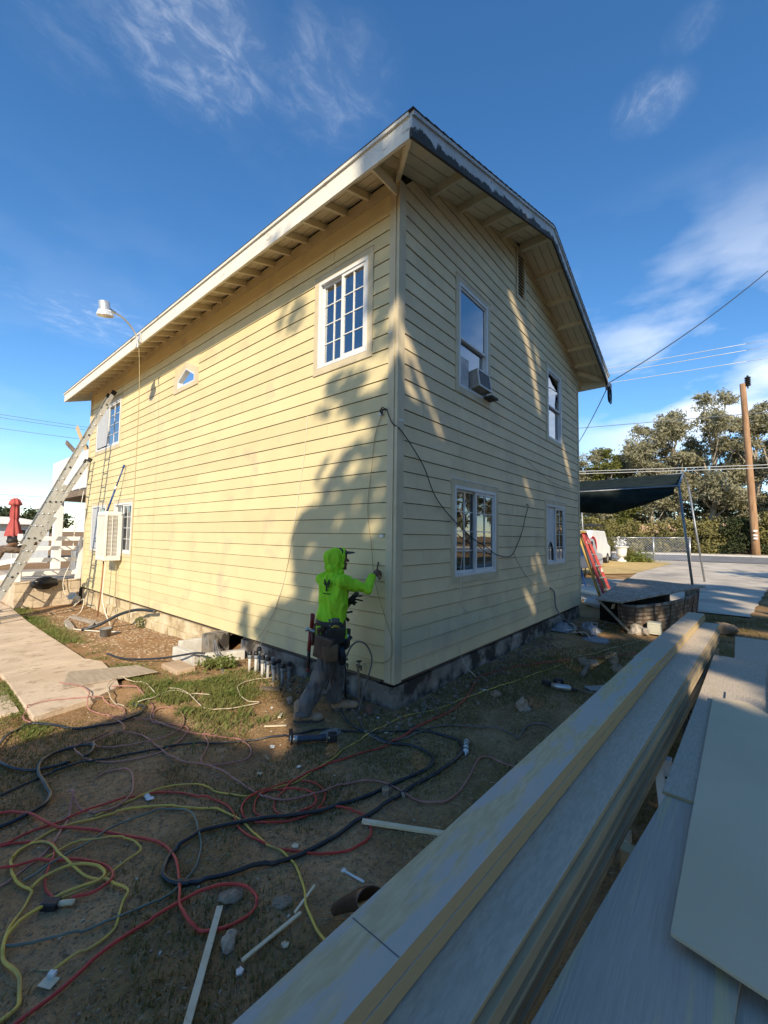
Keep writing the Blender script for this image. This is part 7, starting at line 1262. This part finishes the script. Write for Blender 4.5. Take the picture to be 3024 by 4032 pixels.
hiviz = M('hi_viz_green', (0.30, 0.66, 0.022), (0.36, 0.72, 0.035), rough=.8, scale=5, bump=1.0, bscale=7, bstretch=(1.4, 1.4, .8), spec=.2)
denim = M('dusty_denim', (0.095, 0.09, 0.088), (0.15, 0.14, 0.13), rough=.9, scale=7, bump=.3, bscale=60, c3=(.18, .165, .145), s3=4, lo3=.55, hi3=.75)
boot_m = M('work_boot', (0.30, 0.205, 0.125), (0.38, 0.27, 0.175), rough=.85, scale=9, bump=.4, bscale=40); sole = M('boot_sole', (0.10, 0.085, 0.07), rough=.9)
leather = M('brown_leather', (0.085, 0.045, 0.028), (0.13, 0.075, 0.048), rough=.6, scale=9, bump=.3, bscale=40); dkle = M('dark_leather', (0.022, 0.018, 0.016), (0.035, 0.03, 0.026), rough=.6, scale=9)
glove = M('black_glove', (0.015, 0.014, 0.014), rough=.7)
O_ = Vector((-.50, -.62, 0)); e1 = Vector((.6607, .7507, 0)); e2 = Vector((-.7507, .6607, 0))
def B(a_, b_, z): return O_ + e1 * a_ + e2 * b_ + Vector((0, 0, z))
worker = thing('person', 'worker in bright green hooded sweatshirt and tool belt reaching to the corner board', 'person', B(.0, 0, 0))
Ff_ = (e1 * .82 + e2 * .57); Rr_ = (e1 * .57 - e2 * .82); Zz = Vector((0, 0, 1))
hF = (e1 * .96 + e2 * .28).normalized(); hR = (e1 * .28 - e2 * .96).normalized()
HR = Matrix((hF, -hR, Zz)).transposed()
# --- body: head, neck, hands and the trunk inside the clothes, one surface
hc = B(.172, 0, 1.612)
mb = MB(); mb.ell(hc + Zz * .03, (.092, .074, .098), HR, 20, 14); mb.ell(hc + hF * .030 - Zz * .052, (.066, .056, .062), HR, 16, 12)
capsule(mb, hc + hF * .088 + Zz * .022, hc + hF * .113 - Zz * .008, .009, .014); mb.ell(hc + hF * .106 - Zz * .012, (.013, .017, .010), HR)
mb.ell(hc + hF * .088 - Zz * .040, (.016, .024, .0075), HR); mb.ell(hc + hF * .086 - Zz * .054, (.015, .021, .0085), HR); mb.ell(hc + hF * .075 - Zz * .088, (.022, .026, .018), HR)
mb.ell(hc + hF * .080 + Zz * .043, (.018, .052, .010), HR)
for s_ in (-1, 1): mb.ell(hc + hF * .050 + hR * s_ * .040 - Zz * .012, (.032, .022, .024), HR); mb.ell(hc + hF * .078 + hR * s_ * .029 + Zz * .022, (.012, .016, .009), HR)
capsule(mb, hc - Zz * .07 - hF * .015, B(.135, 0, 1.43), .052, .06)
loft(mb, [(B(.10, 0, .95), Rr_ * .14, Ff_ * .095), (B(.12, 0, 1.2), Rr_ * .15, Ff_ * .10), (B(.13, 0, 1.40), Rr_ * .16, Ff_ * .085), (B(.135, 0, 1.46), Rr_ * .07, Ff_ * .06)])
sh = B(.215, -.135, 1.395); el = B(.470, -.095, 1.315); wr = B(.552, .055, 1.432)
capsule(mb, sh, el, .045, .036); capsule(mb, el, wr, .036, .024)
kn = B(.612, .115, 1.497); tip = B(.628, .187, 1.580)
capsule(mb, wr, B(.600, .095, 1.475), .026, .032); mb.ell(wr.lerp(kn, .68), (.034, .030, .046), Matrix((e1, e2, (kn - wr).normalized())).transposed(), 14, 10)
capsule(mb, kn + e1 * -.006, B(.620, .158, 1.540), .0112, .0102); capsule(mb, B(.620, .158, 1.540), tip, .0102, .0088)
for q in (((.626, .11, 1.485), (.650, .135, 1.478), (.650, .115, 1.445)), ((.632, .10, 1.468), (.656, .120, 1.455), (.650, .100, 1.425)), ((.630, .085, 1.452), (.650, .10, 1.436), (.642, .082, 1.412))):
    capsule(mb, B(*q[0]), B(*q[1]), .0098, .0092); capsule(mb, B(*q[1]), B(*q[2]), .0092, .0078)
capsule(mb, B(.600, .075, 1.445), B(.622, .06, 1.425), .0115, .0098); capsule(mb, B(.622, .06, 1.425), B(.628, .062, 1.398), .0098, .0082)
lsh = B(.03, .15, 1.39); lel = B(.17, .235, 1.17); lwr = B(.300, .170, 1.150)
capsule(mb, lsh, lel, .045, .036); capsule(mb, lel, lwr, .036, .025)
for s_, hip, kne, ank in ((1, B(.13, -.075, .90), B(.03, -.10, .47), B(-.15, -.11, .12)), (-1, B(.07, .075, .90), B(.165, .07, .47), B(.155, .07, .12))): capsule(mb, hip, kne, .07, .05); capsule(mb, kne, ank, .045, .035)
blob('body', mb, skin, worker, .0052, 2)
for s_ in (-1, 1): MB().ell(hc + hF * .0865 + hR * s_ * .029 + Zz * .020, (.0065, .0085, .0055), HR).build('eye', M('eye_white', (.35, .32, .3), rough=.2), worker, smooth=True)
# --- sweatshirt with hood up
mb = MB()
loft(mb, [(B(.105, 0, .955), Rr_ * .155, Ff_ * .115), (B(.112, 0, 1.00), Rr_ * .170, Ff_ * .130), (B(.122, 0, 1.10), Rr_ * .168, Ff_ * .128), (B(.128, 0, 1.22), Rr_ * .172, Ff_ * .122), (B(.130, 0, 1.33), Rr_ * .182, Ff_ * .112), (B(.130, 0, 1.41), Rr_ * .168, Ff_ * .098), (B(.132, 0, 1.455), Rr_ * .118, Ff_ * .083), (B(.135, 0, 1.49), Rr_ * .075, Ff_ * .075)], 32)
for pa, pb_, ra, rb in ((sh + Zz * .0, el, .066, .050), (el, wr - (wr - el).normalized() * .02, .050, .036)): capsule(mb, pa, pb_, ra, rb, 16)
mb.ell(sh, (.072, .072, .068)); mb.ell(el + Vector((0, 0, -.010)), (.054, .054, .05))
for pa, pb_, ra, rb in ((lsh, lel, .064, .050), (lel, lwr - (lwr - lel).normalized() * .02, .050, .036)): capsule(mb, pa, pb_, ra, rb, 16)
mb.ell(lsh, (.08, .08, .08))
# hood: back and crown, open at the face
hb_ = hc - hF * .038 + Zz * .020
mb.ell(hb_, (.094, .090, .116), HR, 24, 16); mb.ell(hb_ - hF * .045 + Zz * .0, (.078, .074, .092), HR, 20, 14); mb.ell(hb_ - hF * .02 - Zz * .09, (.086, .080, .066), HR, 20, 12); mb.ell(B(.15, 0, 1.49), (.092, .086, .048), HR, 20, 10)
pts = [hc + hF * (.034 + .012 * math.cos(q)) + hR * .080 * math.sin(q) + Zz * (.012 + .108 * math.cos(q)) for q in np.linspace(0, 2 * math.pi, 30)]; mb.tube(pts, .013, 8, False)
blob('hooded_sweatshirt', mb, hiviz, worker, .0065, 2, wr=(.016, 7, (1, 1, .6)))
mb = MB(); capsule(mb, wr - (wr - el).normalized() * .035, wr - (wr - el).normalized() * .008, .041, .040, 16); mb.build('cuff', hiviz, worker, smooth=True)
# cap brim
n_ = 18; P = []
for r0, zz in ((.055, .0), (.10, .006), (.145, .0), (.168, -.010)): P.append([hc + hF * (.022 + r0 * math.cos(q) * 1.0) + hR * (.080 * math.sin(q)) + Zz * (.086 + zz - .012 * abs(math.sin(q)) ** 2 + .10 * (r0 - .055) * .2) for q in np.linspace(-1.35, 1.35, n_)])
MB().sheet(P).build('cap_brim', M('cap_cloth', (0.045, 0.048, 0.05), rough=.8), worker, smooth=True, solid=.004)
mb = MB(); mb.ell(hc + hF * .012 + Zz * .075, (.090, .078, .055), HR, 18, 10); mb.build('cap_crown', M('cap_cloth', (0, 0, 0)), worker, smooth=True)
# emblem on the back: dark forked mark with a line of lettering under it
emb = M('print_dark', (0.02, 0.035, 0.012), rough=.8)
back_n = (-Ff_ * .93 + Rr_ * .25).normalized(); bx_ = Rr_ * .94 + Ff_ * .2; bx_.normalize(); up_ = Zz
bc = B(.130, 0, 1.365) + (-Ff_) * .128 + Rr_ * .060
def on_back(u, v):   # wrap on to the torso's back
    p = Vector(bc) + bx_ * u + up_ * v; rel = p - B(.130, 0, p.z); x = rel.dot(Rr_); ry = .116 * math.sqrt(max(.05, 1 - (x / .187) ** 2)); return B(.130, 0, p.z) + Rr_ * x - Ff_ * (ry + .024)
def mark(poly, nm='emblem_stroke'):
    q = [on_back(*p) for p in poly]; mb = MB(); mb.prism(q, -Ff_ * .004); return mb.build(nm, emb, worker)
for poly in ([(-.010, -.065), (.010, -.065), (.010, -.005), (-.010, -.005)], [(-.010, -.008), (.010, -.008), (-.018, .048), (-.040, .060), (-.040, .040)], [(-.006, -.008), (.012, -.008), (.042, .040), (.042, .060), (.020, .046)], [(-.044, .028), (-.018, .004), (-.018, -.012), (-.044, .012)], [(.020, .014), (.044, .028), (.044, .012), (.020, -.004)], [(.018, -.012), (.040, .000), (.034, -.018), (.016, -.030)]): mark(poly)
for k in range(7): mark([(-.052 + k * .0155, -.094), (-.042 + k * .0155, -.094), (-.042 + k * .0155, -.084), (-.052 + k * .0155, -.084)], 'emblem_letter')
# --- trousers
mb = MB(); loft(mb, [(B(.105, 0, 1.02), Rr_ * .160, Ff_ * .118), (B(.10, 0, .94), Rr_ * .168, Ff_ * .128), (B(.095, 0, .84), Rr_ * .165, Ff_ * .120), (B(.095, 0, .78), Rr_ * .150, Ff_ * .10)])
for rings in (((B(.135, -.075, .85), .100), (B(.085, -.088, .64), .092), (B(.020, -.10, .46), .080), (B(-.06, -.108, .29), .074), (B(-.135, -.112, .13), .080)), ((B(.06, .075, .85), .098), (B(.120, .072, .64), .088), (B(.170, .070, .46), .078), (B(.168, .072, .30), .074), (B(.160, .075, .17), .078))):
    rings = list(rings)
    for (p0, r0), (p1, r1) in zip(rings, rings[1:]): capsule(mb, p0, p1, r0, r1, 16)
blob('trousers', mb, denim, worker, .008, 3, wr=(.014, 8, (1, 1, .6)))
for (p, r_q) in ((B(-.150, -.113, .085), .082), (B(.160, .076, .135), .080)): MB().lathe([(r_q * .8, -.02), (r_q, -.018), (r_q * 1.06, .0), (r_q, .025), (r_q * .9, .03)], p, 20).build('trouser_hem', denim, worker, smooth=True)
# --- boots
def bootm(heel, toe, z, lab):
    d = (toe - heel); L = d.length; d.normalize(); s_ = Vector((d.y, -d.x, 0)); mb = MB(); q = Matrix((d, -s_, Zz)).transposed()
    mb.ell(heel + d * .055 + Zz * (z + .055), (.062, .044, .055), q, 16, 10); mb.ell(heel + d * (L * .48) + Zz * (z + .052), (.095, .045, .045), q, 16, 10); mb.ell(heel + d * (L - .065) + Zz * (z + .042), (.068, .050, .040), q, 16, 10); capsule(mb, heel + d * .055 + Zz * (z + .06), heel + d * .05 + Zz * (z + .17), .047, .052, 16)
    o = blob('boot', mb, boot_m, worker, .006, 3)
    mb = MB(); loft(mb, [(heel + d * (L / 2) + Zz * (z + h), d * (L / 2 + .004), s_ * .050) for h in (.0, .022)], 26); mb.build('sole', sole, o, smooth=False)
    for k in range(4): c = heel + d * (.10 + .028 * k) + Zz * (z + .115 - .012 * k); MB().tube([c - s_ * .03, c + d * .004 + Zz * .008, c + s_ * .03], .0035, 5).build('lace', sole, o)
bootm(Vector((-.585, -.875, 0)), Vector((-.385, -.655, 0)), ghs(-.5, -.77), ''); bootm(Vector((-.475, -.46, 0)), Vector((-.315, -.215, 0)), ghs(-.4, -.34), '')
# --- tool belt
mb = MB(); loft(mb, [(B(.104, 0, z), Rr_ * r0, Ff_ * r1) for z, r0, r1 in ((.915, .182, .142), (.92, .188, .148), (.985, .184, .146), (.99, .178, .14))], 30)
belt = mb.build('tool_belt', dkle, worker, smooth=True)
def pouch(c, w, h, d, m_, tilt, nm='pouch'):
    n_q = (c - B(.104, 0, c.z)).normalized(); t_q = Zz.cross(n_q); Rm = Matrix((t_q, n_q, Zz)).transposed() @ Matrix.Rotation(tilt, 3, 'Y'); mb = MB()
    mb.hexa([c + Rm @ Vector(v) for v in ((-w * .40, -d * .4, -h / 2), (w * .40, -d * .4, -h / 2), (w * .40, d * .5, -h / 2), (-w * .40, d * .5, -h / 2), (-w / 2, -d * .5, h / 2), (w / 2, -d * .5, h / 2), (w / 2, d * .62, h / 2), (-w / 2, d * .62, h / 2))]); return mb.build(nm, m_, belt, bevel=.018)
pouch(B(.035, -.19, .755), .20, .22, .10, leather, .25); pouch(B(.105, -.215, .70), .17, .17, .09, M('tan_leather', (.13, .072, .036), (.17, .10, .055), rough=.6, scale=9), -.1); pouch(B(.16, -.17, .86), .19, .17, .08, dkle, .0); pouch(B(.245, -.08, .80), .14, .20, .09, dkle, -.1); pouch(B(-.03, -.10, .86), .14, .20, .08, leather, .2)
for (u, z) in ((.075, .93), (.09, .965), (.135, .935), (.06, .90)): p = B(u, -.185, z); MB().ell(p, (.005, .005, .005)).build('rivet', tg, belt)
for (c, w) in ((B(-.022, -.165, .905), .045), (B(.245, -.155, .875), .05)):
    wobble(MB().cbox(c, (w, .012, .105), Matrix.Rotation(rad(48), 3, 'Z')), .006, 25).build('green_tag', hiviz, worker)
wobble(MB().tube(catmull([B(.11, -.19, .94), B(.15, -.205, .962), B(.19, -.18, .94)], 4), .012, 8), .003, 30).build('yellow_strap', M('yellow_strap', (.42, .27, .03), rough=.6), belt)
# things carried
pb2 = thing('pry_bar', 'red handled pry bar hanging behind the belt', 'pry bar', B(-.10, -.10, .5)); rdt = M('tool_red', (.20, .018, .016), rough=.45)
MB().tube([B(-.088, -.11, 1.075), B(-.094, -.115, .93)], .016, 10).build('upper_grip', rdt, pb2, smooth=True); MB().tube([B(-.070, -.11, 1.07), B(-.078, -.115, .93)], .012, 10).build('second_grip', rdt, pb2, smooth=True); MB().tube([B(-.100, -.115, .90), B(-.112, -.12, .70)], .020, 10).build('red_sleeve', rdt, pb2, smooth=True); MB().tube([B(-.110, -.12, .70), B(-.116, -.12, .53)], .017, 10).build('lower_grip', dkle, pb2, smooth=True); MB().tube([B(-.116, -.12, .53), B(-.117, -.12, .50)], .018, 10).build('red_tip', rdt, pb2, smooth=True)
hmr = thing('hammer', 'steel hammer head sticking out behind the belt', 'hammer', B(-.12, -.13, .88)); MB().tube([B(-.150, -.14, .925), B(-.128, -.14, .922), B(-.118, -.14, .915), B(-.07, -.14, .900), B(-.03, -.14, .895)], [.022, .022, .014, .016, .006], 12).build('head', tg, hmr, smooth=True); MB().tube([B(-.085, -.14, .90), B(-.075, -.135, .76)], .014, 8).build('handle', leather, hmr, smooth=True)
# caulking gun in the left hand (gloved)
gd = (B(.425, .16, 1.285) - B(.265, .16, 1.075)).normalized(); gp = B(.268, .16, 1.08)
cg = thing('caulking_gun', 'caulking gun held low in the gloved left hand', 'caulking gun', gp); olive = M('gun_olive', (.07, .062, .028), (.1, .09, .045), rough=.5, scale=9)
MB().tube([gp - gd * .02, gp + gd * .215], .026, 14).build('barrel', olive, cg, smooth=True); MB().tube([gp + gd * .215, gp + gd * .235, gp + gd * .29], [.018, .010, .004], 10).build('nozzle', vinyl, cg, smooth=True); MB().tube([gp - gd * .02, gp - gd * .17], .005, 6).build('plunger_rod', tg, cg, smooth=True)
MB().tube([gp - gd * .05, gp - gd * .055 + e1 * .035 - Zz * .01, gp - gd * .06 + e1 * .115 + Zz * .005], .011, 8).build('trigger', dkle, cg, smooth=True); MB().tube([gp - gd * .06, gp - gd * .08 + e1 * .03 - Zz * .02, gp - gd * .11 + e1 * .105 - Zz * .055], .017, 8).build('handle', dkle, cg, smooth=True)
mb = MB(); mb.ell(B(.335, .145, 1.165), (.040, .034, .046), Matrix.Rotation(.8, 3, 'Z'), 14, 10); capsule(mb, lwr, B(.32, .15, 1.16), .028, .034)
for q in (((.355, .13, 1.205), (.400, .125, 1.212), (.445, .135, 1.212)), ((.362, .13, 1.178), (.405, .120, 1.172), (.450, .13, 1.160))): capsule(mb, B(*q[0]), B(*q[1]), .0105, .0100); capsule(mb, B(*q[1]), B(*q[2]), .0100, .0088)
for q in (((.352, .12, 1.155), (.385, .13, 1.140), (.370, .165, 1.135)), ((.345, .12, 1.135), (.368, .13, 1.118), (.352, .165, 1.115))): capsule(mb, B(*q[0]), B(*q[1]), .0102, .0096); capsule(mb, B(*q[1]), B(*q[2]), .0096, .0085)
capsule(mb, B(.325, .135, 1.195), B(.355, .165, 1.225), .0115, .0100); capsule(mb, B(.355, .165, 1.225), B(.375, .19, 1.235), .0100, .0088)
blob('glove', mb, glove, worker, .005, 2)
# nailer with air hose hanging from the belt
ng = thing('nail_gun', 'dark nail gun hanging from the belt with an arched air hose', 'nail gun', B(.23, -.12, .55)); MB().tube([B(.215, -.14, .78), B(.265, -.14, .835)], .022, 12).build('caulk_barrel', M('tube_blue', (.03, .05, .12), rough=.4), ng, smooth=True); MB().tube([B(.262, -.14, .835), B(.285, -.14, .858)], [.022, .014], 12).build('caulk_neck', vinyl, ng, smooth=True); MB().tube([B(.262, -.15, .775), B(.315, -.15, .845)], .019, 12).build('grip', tb, ng, smooth=True)
MB().tube([B(.20, -.13, .74), B(.225, -.13, .62), B(.235, -.13, .56)], [.045, .05, .03], 12).build('magazine', tb, ng, smooth=True); MB().tube([B(.235, -.135, .63), B(.265, -.135, .62)], .026, 12).build('coupling', tg, ng, smooth=True)
MB().tube(catmull([B(.265, -.135, .62), B(.295, -.135, .70), B(.335, -.12, .755), B(.40, -.09, .775), B(.475, -.06, .735), B(.53, -.04, .64), B(.545, -.03, .55), B(.52, -.03, .43), B(.475, -.03, .29), B(.435, -.04, .15), B(.41, -.05, .03)], 5), .0085, 8).build('air_hose', hm['gray'], ng, smooth=True)
# ------------------------------------------------------------------ second worker steadying the ladder at the left edge
def C2(y, z, x=0): return Vector((-9.95 + x, y, z - .16))
w2 = thing('person', 'worker in brown jacket and jeans bending to steady the ladder', 'person', C2(-2.05, 0)); jk = M('brown_jacket', (.10, .065, .042), (.19, .14, .10), rough=.9, scale=10, lo=.42, hi=.58); jn = M('blue_jeans', (.15, .20, .27), (.24, .30, .37), rough=.9, scale=6)
mb = MB(); h2 = C2(-1.80, 1.77); mb.ell(h2, (.080, .092, .10)); mb.ell(h2 + Vector((0, .05, -.03)), (.06, .05, .065)); capsule(mb, h2 + Vector((0, .09, -.005)), h2 + Vector((0, .105, -.025)), .010, .012); capsule(mb, h2 + Vector((0, -.03, -.06)), C2(-1.95, 1.62), .05, .055)
for s_ in (-1, 1):
    e_ = C2(-1.66, 1.60 - .02 * s_, .16 * s_); w_ = C2(-1.52, 1.735, .10 + .06 * s_); capsule(mb, C2(-1.93, 1.62, .17 * s_), e_, .045, .038); capsule(mb, e_, w_, .036, .026); mb.ell(w_ + Vector((0, .05, .015)), (.022, .05, .035))
    for k in range(4): f0 = w_ + Vector((.02 * s_ * 0, .085, .035 - .02 * k)); capsule(mb, f0, f0 + Vector((.012, .035, .006)), .0095, .009); capsule(mb, f0 + Vector((.012, .035, .006)), f0 + Vector((.036, .045, .0)), .009, .008)
    capsule(mb, w_ + Vector((0, .03, .035)), w_ + Vector((.02, .06, .055)), .011, .009)
loft(mb, [(C2(-2.25, 1.05), Vector((.15, 0, 0)), Vector((0, .09, .03))), (C2(-2.12, 1.35), Vector((.16, 0, 0)), Vector((0, .10, .04))), (C2(-1.98, 1.58), Vector((.17, 0, 0)), Vector((0, .09, .05)))])
for s_ in (-1, 1): capsule(mb, C2(-2.24, 1.0, .09 * s_), C2(-2.0, .55, .11 * s_), .07, .05); capsule(mb, C2(-2.0, .55, .11 * s_), C2(-2.2, .10, .11 * s_), .045, .035)
blob('body', mb, M('skin_tan', (.22, .12, .075), (.26, .15, .095), rough=.55, scale=30), w2, .007, 2)
mb = MB(); loft(mb, [(C2(-2.27, 1.02), Vector((.18, 0, 0)), Vector((0, .12, .04))), (C2(-2.20, 1.2), Vector((.19, 0, 0)), Vector((0, .13, .05))), (C2(-2.08, 1.42), Vector((.20, 0, 0)), Vector((0, .125, .06))), (C2(-1.97, 1.60), Vector((.19, 0, 0)), Vector((0, .10, .06))), (C2(-1.91, 1.67), Vector((.08, 0, 0)), Vector((0, .06, .05)))])
for s_ in (-1, 1): e_ = C2(-1.66, 1.60 - .02 * s_, .16 * s_); w_ = C2(-1.54, 1.72, .10 + .06 * s_); capsule(mb, C2(-1.95, 1.62, .17 * s_), e_, .075, .062); capsule(mb, e_, w_, .060, .046)
blob('jacket', mb, jk, w2, .010, 3, wr=(.009, 7, (1, 1, .7)))
mb = MB(); loft(mb, [(C2(-2.27, 1.06), Vector((.17, 0, 0)), Vector((0, .12, .03))), (C2(-2.25, .92), Vector((.175, 0, 0)), Vector((0, .12, 0))), (C2(-2.22, .8), Vector((.16, 0, 0)), Vector((0, .10, 0)))])
for s_ in (-1, 1): capsule(mb, C2(-2.23, .92, .085 * s_), C2(-2.0, .55, .11 * s_), .098, .078); capsule(mb, C2(-2.0, .55, .11 * s_), C2(-2.19, .13, .11 * s_), .076, .066)
blob('jeans', mb, jn, w2, .010, 3, wr=(.009, 7, (1, 1, .7)))
mb = MB(); mb.ell(h2 + Vector((0, -.012, .035)), (.090, .105, .085), nu=18, nv=12); mb.build('cap', dkle, w2, smooth=True); MB().sheet([[h2 + Vector((.075 * math.sin(q), .06 + r0 * math.cos(q), .035 - .02 * (r0 > .1))) for q in np.linspace(-1.3, 1.3, 12)] for r0 in (.03, .085, .12)]).build('cap_brim', dkle, w2, smooth=True, solid=.004)
for s_ in (-1, 1):
    mb = MB(); mb.ell(C2(-2.13, .06, .11 * s_), (.05, .13, .05), nu=14, nv=9); mb.ell(C2(-2.2, .09, .11 * s_), (.048, .06, .08), nu=14, nv=9); mb.build('boot', boot_m, w2, smooth=True)
